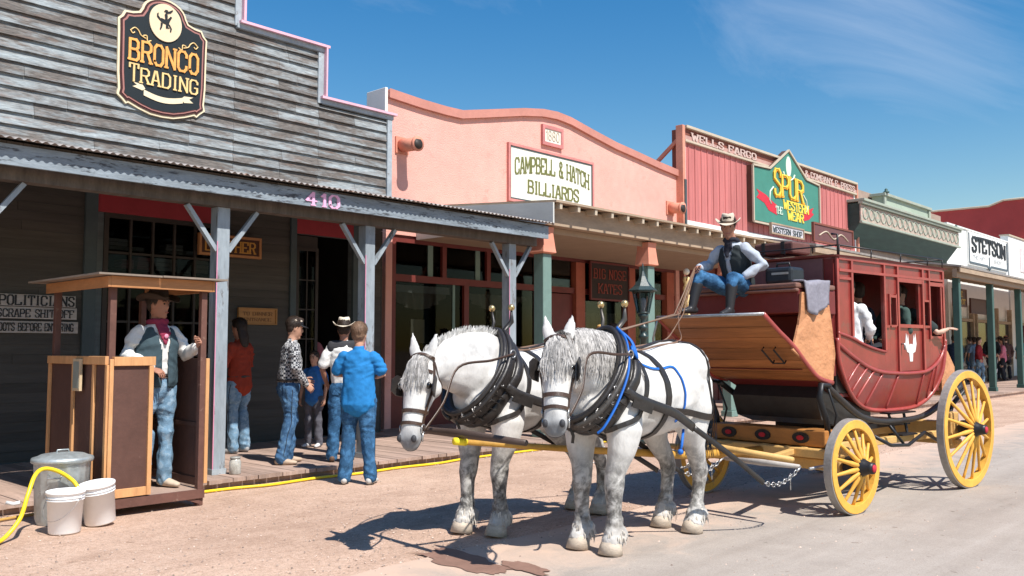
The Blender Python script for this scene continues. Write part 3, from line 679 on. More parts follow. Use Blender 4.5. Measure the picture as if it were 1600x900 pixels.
f = MB(); f.box(X30+.001, X31-.001, Y3-.085, Y3-.001, 6.622, 6.72); f.build('letter_band', mat('pale_pink_band', (.46, .27, .23), .7, .15), b3, world=True)
f = MB(); f.box(X30+.002, X31-.002, Y3-.06, Y3-.001, 6.722, 6.898); f.build('frieze', M['brown_band'], b3, world=True)
f = MB(); f.box(X30+.01, X30+.1, Y3-.03, Y3-.001, 4.62, 6.56); f.box(X31-.1, X31-.01, Y3-.03, Y3-.001, 4.62, 6.56); f.box(X30, X31, Y3-.04, Y3, 4.46, 4.62); f.build('white_trim', M['white_paint'], b3, world=True, bevel=.004)
ST_ = mat('salmon_trim', (.60, .26, .18), .7)
for xa, xb in ((X30-.14, X30-.02), (X31+.02, X31+.1)): f = MB(); f.box(xa, xb, Y3-.1, Y3+.1, 4.3, 6.96); f.build('end_post', ST_, b3, world=True, bevel=.006)
f = MB(); f.bar((X30-.06, Y3+.11, 6.6), (X30-.06, Y3+2.2, 5.0), .07, .09); f.build('prop', M['terracotta'], b3, world=True)
f = MB(); f.box(X30-.1, X30-.02, Y3-.13, Y3-.101, 3.8, 5.6); f.build('drainpipe', M['post_dark'], b3, world=True)
f = MB(); letters(f, 'WELLS FARGO', 19.2, 22.5, 6.645, .17, facing(Y3-.085), .02, stroke=1.9); letters(f, '& COMPANY EXPRESS', 25.6, 29.3, 6.645, .17, facing(Y3-.085), .02, stroke=1.9)
f.build('lettering', plain('dull_cream_letters', (.56, .42, .37)), b3, world=True)
f = MB(); f.box(X30+.2, X31, Y3-.03, Y3, .15, .8); 
x = X30+.2
while x < X31-1: f.box(x, x+.14, Y3-.05, Y3-.002, .15, 3.6); x += 1.3
f.build('shopfront_frame', M['dark_red'], b3, world=True)

# ================================================================== building 4: sage cornice
b4 = thing('shop_building', 'shop building with a projecting sage green cornice over a dark cove', 'building', (34, 11.9, 0))
f = MB(); f.box(29.62, 38.9, 12.0, 12.3, 0.1, 6.9); f.box(29.62, 38.9, 12.31, 20, 4.4, 4.5); f.build('wall', mat('tan_wall', (.34, .25, .2), .8), b4, world=True)
f = MB(); f.prism([(0, 5.56), (.0, 6.2), (-.62, 6.2), (-.62, 5.56), (-.1, 4.9)], lambda u, v, w: (w, 12.0+u, v), 28.9, 38.9); f.build('cove', M['dark_green'], b4, world=True)
f = MB(); f.box(28.86, 38.94, 11.34, 11.378, 5.62, 6.14); f.build('frieze', M['ornament'], b4, world=True)
f = MB(); f.box(28.8, 39.0, 11.28, 11.37, 5.53, 5.6); f.box(28.8, 39.0, 11.24, 11.4, 6.16, 6.24); f.box(28.8, 39.0, 11.19, 11.98, 6.245, 6.33); f.build('moulding', M['sage'], b4, world=True, bevel=.01)
f = MB(); f.box(31.3, 35.9, 11.5, 11.9, 6.33, 6.74); f.build('pediment_block', mat('pale_green_panel', (.34, .41, .33), .75, .1), b4, world=True)
f = MB(); f.box(31.2, 36.0, 11.4, 11.95, 6.742, 6.84); f.box(31.25, 31.42, 11.44, 11.5, 6.34, 6.74); f.box(35.78, 35.95, 11.44, 11.5, 6.34, 6.74); f.build('pediment_cap', M['sage'], b4, world=True, bevel=.01)
f = MB()
for x in (31.35, 38.9): f.lathe([(.10, 0), (.11, .03), (.05, .07), (.06, .11), (0, .17)], 12, c=(x, 11.42, 6.84 if x < 33 else 6.335))
f.build('finial', M['teal_post'], b4, world=True)
f = MB()
x = 29.2
while x < 38.6:
    n_ = 14; pts = [(x+.18*cos(2*pi*i/n_), 11.335, 5.88+.18*sin(2*pi*i/n_)) for i in range(n_)]; f.tube(pts, .022, 5, closed=True); f.tube([(x+.2, 11.335, 5.72), (x+.32, 11.33, 5.88), (x+.2, 11.335, 6.04)], .02, 5); x += .52
f.build('scrollwork', M['sage'], b4, world=True)

# ================================================================== building 5, 6 and the far red one
b5 = thing('shop_building', 'white false front building carrying the hat shop sign', 'building', (43, 11.9, 0))
f = MB(); f.box(39.05, 48.1, 11.85, 12.15, .1, 6.6); f.box(39.05, 48.1, 12.16, 20, 4.4, 4.5); f.build('wall', M['white_paint'], b5, world=True)
f = MB(); f.box(39.04, 48.14, 11.8, 12.2, 6.602, 6.66); f.build('coping', M['white_paint'], b5, world=True)
b6 = thing('shop_building', 'white building with a taller plain parapet at the right edge', 'building', (54, 11.9, 0))
f = MB(); f.box(48.2, 51.9, 11.8, 12.15, .1, 6.95); f.box(48.2, 51.9, 12.16, 20, 4.4, 4.5); f.build('wall', M['white_paint'], b6, world=True)
f = MB(); f.box(48.17, 51.92, 11.75, 12.2, 6.952, 7.02); f.build('coping', M['cream'], b6, world=True)
f = MB(); f.box(50.2, 51.6, 11.77, 11.799, 5.3, 6.5); f.build('signboard', mat('faint_pink_sign', (.7, .6, .6), .7), b6, world=True)
b7 = thing('large_building', 'big barn red building rising behind the white shops', 'building', (56, 15, 0))
f = MB(); f.prism([(10.6, 0), (18, 0), (18, 9.05), (16.4, 9.0), (13.6, 8.98), (12.9, 9.22), (10.6, 9.24)][::-1], lambda u, v, w: (w, u, v), 52, 66); f.build('wall', M['barn_red'], b7, world=True)
f = MB(); f.tube([(51.97, 18, 9.09), (51.97, 16.4, 9.05), (51.97, 13.6, 9.03), (51.97, 12.9, 9.27), (51.97, 10.58, 9.29)], .06, 6); f.build('coping', M['cream'], b7, world=True)

# far canopies
def canopy(label, x0, x1, y0, z0, z1, y1, m1=M['tan_wood'], fz=.16):
    t = thing('canopy', label, 'canopy', ((x0+x1)/2, y0, z0), 0, 'canopies of the far shops')
    f = MB(); f.bar(((x0+x1)/2, y0, z0), ((x0+x1)/2, y1, z1), x1-x0, .05); f.build('roof_deck', mat('grey_shingle', (.3, .28, .26), .85, .3, 4), t, world=True)
    f = MB(); f.box(x0, x1, y0+.02, y0+.06, z0-fz, z0-.03); f.build('fascia', m1, t, world=True)
    f = MB(); f.box(x0+.02, x1-.02, y0+.12, y0+.24, z0-.3, z0-.06); f.build('beam', M['soffit'], t, world=True)
    f = MB(); x = x0+.3
    while x < x1: f.bar((x, y0+.3, z0-.09), (x, y1, z1-.09), .06, .12); x += .8
    f.build('rafters', M['tan_wood'], t, world=True); return t
canopy('brown timber canopy of the red boarded shop seen over the coach', 18.95, 26.5, 8.45, 3.74, 4.35, 11.75)
canopy('weathered timber canopy running right from behind the coach', 26.55, 62, 7.7, 3.74, 4.4, 11.7)
W3 = ['leaning end of the wagon seat', 'middle of the red coach', 'rear wheel of the coach']
for i, (x, lab) in enumerate(((20.6, 'dark teal canopy post hidden behind the coach front'), (24.2, 'dark teal canopy post hidden behind the coach body'), (27.1, 'dark teal canopy post just right of the red coach'), (30.35, 'dark teal canopy post above the rear coach wheel, second from the coach'), (33.6, 'dark teal canopy post at the right edge of the picture'))):
    column(None, x, 8.0 if x > 26 else 8.7, .15, 3.45, .09, False, lab, 'teal canopy posts along the far boardwalk', M['teal_post'])
# shopfronts beneath the far canopies
f = MB()
for x0 in (29.8, 32.4, 35.0, 39.3, 42.0, 45.2, 49):
    f.box(x0, x0+.12, 11.6, 11.79, .15, 3.3); f.box(x0+2.2, x0+2.32, 11.6, 11.79, .15, 3.3); f.box(x0+.121, x0+2.199, 11.62, 11.79, .15, .7); f.box(x0+.121, x0+2.199, 11.62, 11.79, 2.6, 2.72)
f.build('shopfront_frame', M['tan_wood'], b5, world=True)
dsg = plain('dark_shop_glass', (.02, .025, .03), .08, .6)
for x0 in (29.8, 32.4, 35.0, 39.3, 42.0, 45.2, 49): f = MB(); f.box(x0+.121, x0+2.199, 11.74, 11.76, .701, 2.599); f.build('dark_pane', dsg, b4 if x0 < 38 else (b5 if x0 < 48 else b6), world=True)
# paper notices and goods in the salmon shop windows
pap = [plain('paper_cream', (.55, .50, .40)), plain('paper_white', (.62, .62, .60)), plain('paper_tan', (.42, .30, .18))]
for k_, (x, z, w_, h_, lab) in enumerate(((10.35, 1.55, .32, .42, 'cream paper notice low in the left window of the salmon shop'), (12.5, 1.9, .5, .3, 'white notice in the second window of the salmon shop'), (12.2, 1.35, .34, .44, 'tan poster low in the second window of the salmon shop'), (15.7, 1.2, .3, .42, 'cream poster in the curtained window behind the street lamp'), (9.98, 2.44, 1.3, .13, 'long pale banner across the top of the left salmon shop window'))):
    f = MB(); f.box(x, x+w_, Yf+.02, Yf+.026, z, z+h_); o = tag(f.build('window_notice', pap[k_ % 3]), lab, 'notice')

# ================================================================== signs
def sign_outline_bronco():
    # shield board with a rounded head, stepped shoulders and a bowed foot; half profile, mirrored
    h = [(.0, -.80), (.14, -.79), (.28, -.745), (.40, -.69), (.43, -.71), (.47, -.66), (.535, -.60), (.52, -.52), (.535, -.3), (.54, .25), (.545, .40), (.50, .45), (.47, .52), (.38, .53), (.30, .56), (.27, .62)]
    arc = [(.27*cos(t)*1.0, .60+.22*sin(t)) for t in [radians(a) for a in (15, 30, 45, 60, 75, 90)]]
    r_ = h+arc; l_ = [(-x, z) for x, z in reversed(r_[1:-1])]
    return r_+l_
def scaled(poly, k, c=(0, 0)): return [((x-c[0])*k+c[0], (z-c[1])*k+c[1]) for x, z in poly]
def inset(poly, d):
    n = len(poly); out = []
    for i in range(n):
        a, b, c = V((*poly[i-1], 0)), V((*poly[i], 0)), V((*poly[(i+1) % n], 0))
        e1 = (b-a).normalized(); e2 = (c-b).normalized(); n1 = V((-e1.y, e1.x, 0)); n2 = V((-e2.y, e2.x, 0)); m_ = (n1+n2)
        if m_.length < 1e-3: m_ = n1
        m_.normalize(); q = d/max(.5, m_.dot(n1)); out.append((b.x+m_.x*q, b.y+m_.y*q))
    return out
sg = thing('shop_sign', 'black shield shaped trading sign with gold lettering on the weathered front', 'sign', (5.45, 11.46, 4.5))
P0 = [(x*1.14, z) for x, z in sign_outline_bronco()]; FR = facing(11.47, 5.45, 5.33)
gold = mat('gold_leaf', (.80, .56, .24), .45, .12, 8, .1, spec=.5); gold2 = mat('orange_gold', (.80, .38, .10), .5, .2, 5, .1, stretch=(1, 1, 3)); cream = plain('sign_cream', (.78, .66, .45))
f = MB(); f.prism(P0, FR, 0, .035); f.build('backboard', cream, sg, world=True)
f = MB(); f.prism(inset(P0, .028), FR, .036, .045); f.build('border', plain('dark_maroon', (.05, .015, .015)), sg, world=True)
f = MB(); f.prism(inset(P0, .055), FR, .046, .052); f.build('inner_border', plain('dusty_rose_line', (.36, .16, .14)), sg, world=True)
f = MB(); f.prism(inset(P0, .078), FR, .053, .059); f.build('field', plain('blue_black_field', (.012, .018, .022), .6), sg, world=True)
f = MB(); letters(f, 'BRONCO', -.47, .47, -.12, .27, lambda u, v, w: FR(u, v, w+.059), .014, stroke=1.75, gap=2.5); f.build('lettering', gold2, sg, world=True)
f = MB(); letters(f, 'TRADING', -.46, .47, -.40, .19, lambda u, v, w: FR(u, v, w+.059), .015, stroke=1.5, gap=2.6, first=1.2); f.build('lettering', gold, sg, world=True)
f = MB(); e = [(.21*cos(2*pi*i/40)*1.07, .48+.255*sin(2*pi*i/40)) for i in range(40)]; f.prism(e, FR, .060, .075); f.build('roundel', plain('pale_tan_roundel', (.76, .60, .40)), sg, world=True)
f = MB()   # bucking horse and rider silhouette
HR = lambda u, v, w: FR(u*.0105, .49+v*.0105, w+.0755)
for k, q in enumerate(([(-9, 1), (-6, 4), (-1, 3), (3, 5), (6, 9), (8, 8), (7, 6), (5, 2), (4, -2), (-1, -3), (-5, -2)], [(-9, 1), (-12, 4), (-12, 8), (-10, 10), (-10, 6), (-7, 3)], [(-7, -2), (-4, -3), (-5, -8), (-7, -12), (-8, -11), (-7, -7)], [(2, -2), (5, -2), (8, -7), (7, -12), (5.5, -11), (6, -7)], [(-1, 3), (2, 5), (2, 9), (0, 13), (-2, 9)], [(1, 11), (6, 13), (9, 17), (8, 18), (4, 15), (0, 13)], [(-3, 13), (3, 13), (2, 16), (-1, 16)], [(0, -1), (2, -1), (3, -6), (5, -7), (0, -8)])):
    f.prism(q, HR, .0002, .004+.0005*k)
f.build('rider_emblem', M['black'], sg, world=True)
f = MB()
for s_ in (-1, 1):
    for pts in ([(.46, .30), (.41, .34), (.36, .31), (.33, .26), (.26, .23)], [(.47, .3), (.44, .26), (.41, .28)], [(.30, .26), (.25, .27), (.24, .20), (.19, .22)]): f.tube([FR(s_*x, z-.03, .066) for x, z in catmull([(a, b, 0) for a, b in pts], 4) for x, z in [(x, z)]] if False else [FR(s_*p.x, p.y-.03, .066) for p in catmull([(a, b, 0) for a, b in pts], 4)], .0085, 5)
f.build('scroll', gold, sg, world=True)
f = MB()
rb = [( -.27+.54*i/14, -.56-.05*sin(pi*i/14)) for i in range(15)]
f.prism(rb+[(x, z+.075) for x, z in reversed(rb)], FR, .0595, .068); f.prism([(-.42, -.47), (-.36, -.44), (-.42, -.41), (-.29, -.42), (-.25, -.47), (-.29, -.5)][::-1], FR, .0595, .065); f.prism([(.42, -.53), (.36, -.49), (.42, -.45), (.29, -.46), (.25, -.5), (.29, -.55)], FR, .0595, .065)
f.build('ribbon', cream, sg, world=True)

def board_sign(name, label, x0, x1, z0, z1, Y, bm, fm, border=.05, th=.04):
    s = thing(name, label, 'sign', ((x0+x1)/2, Y, z0)); f = MB(); f.box(x0+border, x1-border, Y-th, Y, z0+border, z1-border); f.build('board', bm, s, world=True)
    f = MB(); t = th+.02; f.box(x0, x0+border, Y-t, Y, z0, z1); f.box(x1-border, x1, Y-t, Y, z0, z1); f.box(x0+border, x1-border, Y-t+.002, Y, z0, z0+border); f.box(x0+border, x1-border, Y-t+.002, Y, z1-border, z1); f.build('frame', fm, s, world=True)
    return s
s = board_sign('shop_sign', 'long white billiards sign in a rose frame on the salmon wall', 12.66, 15.38, 4.34, 5.5, Y2-.002, mat('sign_white', (.74, .74, .66), .6, .04), mat('rose_frame', (.56, .22, .20), .7))
f = MB(); f.box(12.715, 15.325, Y2-.05, Y2-.0425, 4.396, 4.42); f.box(12.715, 15.325, Y2-.05, Y2-.0425, 5.42, 5.444); f.box(12.715, 12.74, Y2-.049, Y2-.0425, 4.42, 5.42); f.box(15.3, 15.325, Y2-.049, Y2-.0425, 4.42, 5.42); f.build('inner_line', M['post_dark'], s, world=True)
ol = plain('olive_letter_paint', (.16, .17, .055)); Fs = facing(Y2-.042)
f = MB(); letters(f, 'CAMPBELL & HATCH', 12.86, 15.2, 4.90, .31, Fs, .01, stroke=1.7, gap=2.3, arch=.13, first=1.0); letters(f, 'BILLIARDS', 13.25, 14.85, 4.575, .25, Fs, .01, stroke=1.7, gap=2.3); f.build('lettering', ol, s, world=True)
s = board_sign('date_plaque', 'small white square date plaque above the billiards sign', 13.68, 14.34, 5.63, 6.05, Y2-.002, mat('plaque_white', (.72, .70, .62), .6, .04), mat('plaque_rose', (.50, .19, .18), .7), .07)
f = MB(); letters(f, '1880', 13.8, 14.22, 5.75, .19, Fs, .008, stroke=1.0, serif=False); f.build('lettering', plain('tan_digits', (.45, .36, .26)), s, world=True)
# green peaked sign
s = thing('shop_sign', 'green peaked sign with gold lettering and red ribbon on the red front', 'sign', (24.2, 11.6, 4.9)); FG = facing(Y3-.12)
pg = [(22.1, 4.9), (26.3, 4.9), (26.3, 6.44), (25.42, 6.5), (24.28, 7.2), (23.1, 6.5), (22.1, 6.46)]
f = MB(); f.prism(pg, FG, -.118, .06); f.build('edge_board', mat('sign_edge_dark', (.10, .05, .035), .6), s, world=True)
f = MB(); f.prism(inset(pg, .05), FG, .0605, .075); f.build('field', mat('sign_green', (.055, .215, .165), .6, .07), s, world=True)
f = MB(); q = pg+[pg[0]]
for a, b in zip(q[:-1], q[1:]): f.bar(FG(a[0], a[1], .09), FG(b[0], b[1], .09), .05, .05, up=(0, 1, 0))
f.build('rim', M['cream'], s, world=True)
yel = plain('sign_yellow', (.80, .60, .08)); org = plain('sign_orange', (.80, .36, .03)); redr = plain('ribbon_red', (.55, .03, .05)); palg = plain('pale_green_paint', (.60, .72, .58))
F2 = lambda u, v, w: FG(u, v, w+.0755)
f = MB(); letters(f, 'SPUR', 23.35, 25.15, 5.75, .6, F2, .03, stroke=2.1, serif=True, gap=1.4, arch=.05, first=1.25); f.build('lettering', org, s, world=True)
f = MB(); letters(f, 'SPUR', 23.30, 25.10, 5.77, .6, lambda u, v, w: F2(u, v, w+.03), .02, stroke=.9, serif=False, gap=1.4, arch=.05, first=1.25); f.build('highlight', yel, s, world=True)
f = MB(); letters(f, 'WESTERN', 23.9, 25.5, 5.46, .24, F2, .02, stroke=2, gap=1.6); letters(f, 'WEAR', 24.15, 25.15, 5.17, .24, F2, .02, stroke=2, gap=1.6); f.build('lettering', yel, s, world=True)
f = MB(); f.prism([(22.3, 5.58), (22.75, 5.48), (23.0, 5.3), (23.5, 5.22), (23.5, 5.5), (23.1, 5.62), (22.85, 5.72), (22.3, 5.82), (22.45, 5.7)], F2, .0005, .006); f.prism([(25.2, 5.22), (25.55, 5.3), (25.9, 5.5), (25.75, 5.55), (25.9, 5.7), (25.55, 5.6), (25.2, 5.48)], F2, .0005, .006); f.build('ribbon', redr, s, world=True)
f = MB(); letters(f, 'THE', 23.42, 23.82, 5.27, .2, lambda u, v, w: F2(u, v, w+.007), .01, stroke=1.6, gap=2)
f.prism([(24.28+.17*cos(t), 6.72+.30*sin(t)) for t in [2*pi*i/24 for i in range(24)]], F2, .0005, .006)
for sgn in (-1, 1): f.tube([F2(24.28+sgn*x, z, .01) for x, z in ((.0, 6.3), (.15, 6.35), (.3, 6.42), (.36, 6.52))], .025, 5)
for sgn in (-1, 1): f.tube([F2(24.25+sgn*x, z, .008) for x, z in ((.95, 6.0), (1.15, 5.85), (1.2, 5.6), (1.1, 5.5))], .022, 5)
f.build('white_emblem', palg, s, world=True)
# hat shop sign
s = thing('shop_sign', 'white hat shop sign with arched black lettering on the white front', 'sign', (44.8, 11.85, 5.1)); FS = facing(11.85)
f = MB(); f.box(41.75, 47.85, 11.79, 11.849, 5.1, 6.56); f.build('board', M['white_paint'], s, world=True)
F3 = lambda u, v, w: FS(u, v, w+.0605)
bl = plain('letter_black', (.02, .025, .03))
f = MB(); letters(f, 'STETSON', 42.3, 47.4, 5.72, .62, F3, .03, stroke=2.3, gap=2.4, arch=.06); f.build('lettering', bl, s, world=True)
f = MB(); gr_ = .05
for a, b in (((41.85, 5.2), (41.85, 6.5)), ((41.85, 5.2), (44.5, 5.2)), ((45.1, 5.2), (47.75, 5.2)), ((47.75, 5.2), (47.75, 6.5)), ((44.8, 4.95), (44.8, 5.62)), ((44.5, 5.2), (44.8, 5.05)), ((45.1, 5.2), (44.8, 5.05))): f.bar(F3(a[0], a[1], .01), F3(b[0], b[1], .01), .09, .03, up=(0, 1, 0))
f.build('border', plain('slate_border', (.09, .12, .14)), s, world=True)
f = MB(); letters(f, 'THE HAT', 42.4, 44.1, 5.4, .16, F3, .01, stroke=1.5, serif=False); letters(f, 'SHOP', 45.6, 46.8, 5.4, .16, F3, .01, stroke=1.5, serif=False); f.build('lettering', plain('faint_lettering', (.45, .47, .48)), s, world=True)
# signs under the weathered porch
s = board_sign('hanging_sign', 'brown framed sign with orange lettering high beside the porch post', 6.02, 6.98, 2.74, 3.04, YW-.12, plain('deep_brown_board', (.07, .03, .02)), plain('orange_wood_frame', (.40, .19, .08)), .035)
f = MB(); letters(f, 'LEATHER', 6.12, 6.88, 2.81, .15, facing(YW-.16), .008, stroke=1.8); f.build('lettering', plain('sign_orange_dim', (.50, .25, .05)), s, world=True)
s = board_sign('notice_board', 'small plain orange wooden notice on the siding by the door', 6.7, 7.33, 1.8, 2.04, YW-.03, plain('orange_board', (.42, .21, .075)), plain('orange_board_edge', (.36, .18, .06)), .02, .02)
f = MB(); letters(f, 'TO DINNER', 6.78, 7.25, 1.93, .05, facing(YW-.052), .004, stroke=1.4, serif=False); letters(f, 'ENTRANCE', 6.8, 7.23, 1.85, .045, facing(YW-.052), .004, stroke=1.4, serif=False); f.build('lettering', plain('faded_brown_ink', (.22, .11, .045)), s, world=True)
s = thing('painted_sign', 'weathered three plank sign lettered in black at the left edge', 'sign', (3.7, YW-.02, 1.65))
f = MB()
for k, z in enumerate((1.64, 1.81, 1.96)): f.box(3.48, 4.50-.02*k, YW-.05-.002*k, YW-.031, z, z+.14)
f.build('board', mat('grey_sign_planks', (.40, .37, .35), .85, .2, 3, .4, stretch=(.5, 1, 5)), s, world=True)
f = MB(); Fp = facing(YW-.0545); letters(f, 'POLITICIANS', 3.60, 4.44, 1.975, .11, Fp, .004, stroke=2); letters(f, 'SCRAPE SHIT OFF', 3.58, 4.44, 1.83, .09, Fp, .004, stroke=1.7); letters(f, 'BOOTS BEFORE ENTERING', 3.56, 4.44, 1.665, .09, Fp, .004, stroke=1.7, serif=False); f.build('lettering', M['black'], s, world=True)
# dark painted window sign in the salmon shopfront
s = board_sign('window_sign', 'large dark sign with faint red script above the curtained shop window', 15.2, 16.64, 2.5, 3.34, Y2-.04, plain('near_black_board', (.03, .018, .016)), M['dark_red'], .04, .03)
f = MB(); letters(f, 'BIG NOSE', 15.34, 16.5, 2.98, .2, facing(Y2-.075), .006, stroke=1.5); letters(f, 'KATES', 15.5, 16.34, 2.66, .2, facing(Y2-.075), .006, stroke=1.5); f.build('lettering', plain('dull_red_script', (.24, .05, .035)), s, world=True)
# hanging signs under the far canopies
s = board_sign('hanging_sign', 'brown hanging sign with gold lettering between the two far posts', 29.0, 30.3, 2.75, 3.3, 8.7, plain('hanging_brown', (.09, .035, .022)), plain('hanging_frame', (.12, .05, .03)), .05)
f = MB(); letters(f, 'THE', 29.4, 29.9, 3.06, .16, facing(8.66), .01, stroke=1.7); letters(f, 'DEPOT', 29.15, 30.15, 2.83, .16, facing(8.66), .01, stroke=1.7); f.build('lettering', plain('hanging_gold', (.50, .30, .08)), s, world=True)
s = board_sign('hanging_sign', 'dark brown hanging sign at the far right under the canopy', 31.4, 33.2, 2.6, 3.1, 8.9, plain('hanging_brown2', (.10, .045, .03)), plain('hanging_frame2', (.08, .035, .025)), .05)
s = board_sign('canopy_sign', 'small pale lettered board on the canopy above the driver', 17.35, 18.9, 3.86, 4.1, 8.75, plain('pale_lilac_board', (.55, .54, .58)), M['tan_wood'], .03)
f = MB(); letters(f, 'WESTERN SHOP', 17.45, 18.8, 3.9, .12, facing(8.71), .008, stroke=1.6, serif=False); f.build('lettering', M['post_dark'], s, world=True)
s = board_sign('canopy_sign', 'brown board with pale scrollwork on the canopy over the coach roof', 19.1, 21.3, 3.84, 4.28, 8.62, plain('brown_purple_board', (.14, .06, .06)), M['brown_band'], .04)
f = MB(); f.tube(catmull([(19.4, 8.575, 4.0), (19.8, 8.575, 4.12), (20.2, 8.575, 3.98), (20.6, 8.575, 4.12), (21.0, 8.575, 4.0)], 5), .018, 5); f.build('scroll', M['cream'], s, world=True)
# ================================================================== stagecoach (local: x rearwards from the front axle, y towards the far side, z up)
CO = V((7.97, 4.03, 0)); CR = radians(-6.6)
coach = thing('stagecoach', 'dark red stagecoach with yellow wheels and a driver on its box', 'stagecoach', CO, CR)
CM = parent_matrix(coach)
def cw(x, y, z): return CM @ V((x, y, z))
RED = mat('coach_red', (.245, .034, .027), .36, .22, 2.2, .2, 26, spec=.5, coat=.3, wear=(.20, .055, .042), wearf=.56)
REDT = mat('coach_red_trim', (.33, .05, .04), .38, .2, 5, .15, 30, spec=.5, coat=.25)
DRED = mat('coach_dark_red', (.14, .018, .016), .5, .2, 3, .15)
YEL = mat('wheel_yellow', (.72, .385, .065), .55, .16, 5, .3, 30, wear=(.40, .27, .13), wearf=.62)
YTAN = mat('pale_yellow_timber', (.60, .37, .13), .6, .14, 4, .25, 20, stretch=(.6, 2, 2))
ORW = mat('orange_timber', (.40, .17, .045), .55, .2, 4, .25, 20, stretch=(2, .4, 2))
IRON = plain('black_iron', (.02, .02, .022), .45, .5, .3)
STEEL = mat('worn_steel', (.42, .41, .40), .35, .2, 10, .2, 40, .7, .5)
TYRE = mat('iron_tyre', (.34, .32, .30), .6, .2, 6, .4, 40, .4)
LEA = mat('black_leather', (.025, .022, .02), .45, .3, 8, .4, 30, spec=.5)
TAN = mat('tan_leather', (.54, .25, .12), .6, .12, 2.5, .8, 6, spec=.3, bdist=.04)
PLK = mat('varnished_planks', (.30, .115, .04), .45, .35, 2.2, .3, 14, stretch=(6, .5, 6), island=.22, spec=.4)
MAR = mat('maroon_canvas', (.17, .085, .085), .75, .14, 3, .4, 14, bdist=.01)

# --- body outline in side view
low = [(.25, 1.55), (.25, 1.42), (.29, 1.28), (.38, 1.15), (.50, 1.04), (.66, .945), (.84, .88), (1.05, .845), (1.35, .83), (1.65, .83), (1.90, .845), (2.10, .90), (2.25, 1.0), (2.36, 1.14), (2.43, 1.3), (2.47, 1.45), (2.48, 1.55)]
low = [(p.x, p.y) for p in catmull([(a, b, 0) for a, b in low], 3)]
TOPZ = 2.31; HW = .55
def tuck(z): return HW-.10*max(0, min(1, (1.25-z)/.45))**1.6
belt = [(p.x, p.y) for p in catmull([(.25, 1.50, 0), (.42, 1.42, 0), (.6, 1.345, 0), (.8, 1.275, 0), (1.05, 1.225, 0), (1.36, 1.205, 0), (1.7, 1.2, 0), (2.0, 1.215, 0), (2.2, 1.27, 0), (2.36, 1.36, 0), (2.47, 1.50, 0)], 4)]
sill = [(p.x, p.y) for p in catmull([(.25, 1.60, 0), (.5, 1.555, 0), (.8, 1.475, 0), (1.15, 1.42, 0), (1.42, 1.41, 0)], 4)]
def yof(poly, x):
    if x <= poly[0][0]: return poly[0][1]
    for a, b in zip(poly[:-1], poly[1:]):
        if a[0] <= x <= b[0]: return lerp(a[1], b[1], (x-a[0])/max(1e-6, b[0]-a[0]))
    return poly[-1][1]
# hull skin: front, belly and back as one ruled surface, sides below the belt
h = MB(); outer = [(.25, TOPZ)]+low+[(2.48, TOPZ)]; n_ = len(outer)
for side in (0,):
    vs = []
    for x, z in outer: q = tuck(z); vs += [(x, -q, z), (x, q, z), (x+(.03 if x < 1.3 else -.03), -q+.03, z+.03), (x+(.03 if x < 1.3 else -.03), q-.03, z+.03)]
    fs = []
    for i in range(n_-1):
        a = i*4; b = a+4; fs += [(a, a+1, b+1, b), (a+2, b+2, b+3, a+3)]
    h.add(vs, fs, 0, True)
for s_ in (-1, 1):
    N_ = 46; K = 9; vs = []
    for i in range(N_+1):
        x = lerp(.255, 2.475, i/N_); zb = max(yof([p for p in low if True], x) if True else 0, .8)
        # lower boundary: lowest z of outline at this x
        cand = [lerp(a[1], b[1], (x-a[0])/(b[0]-a[0])) for a, b in zip(low[:-1], low[1:]) if abs(b[0]-a[0]) > 1e-6 and min(a[0], b[0]) <= x <= max(a[0], b[0])]
        zb = min(cand) if cand else 1.5; zt = max(yof(belt, x), zb+.002)
        for k in range(K+1): z = lerp(zb, zt, k/K); vs.append((x, s_*(tuck(z)-.001), z))
    h.add(vs, [(i*(K+1)+k, (i+1)*(K+1)+k, (i+1)*(K+1)+k+1, i*(K+1)+k+1) for i in range(N_) for k in range(K)], 0, True)
body = h.build('body', [RED], coach)
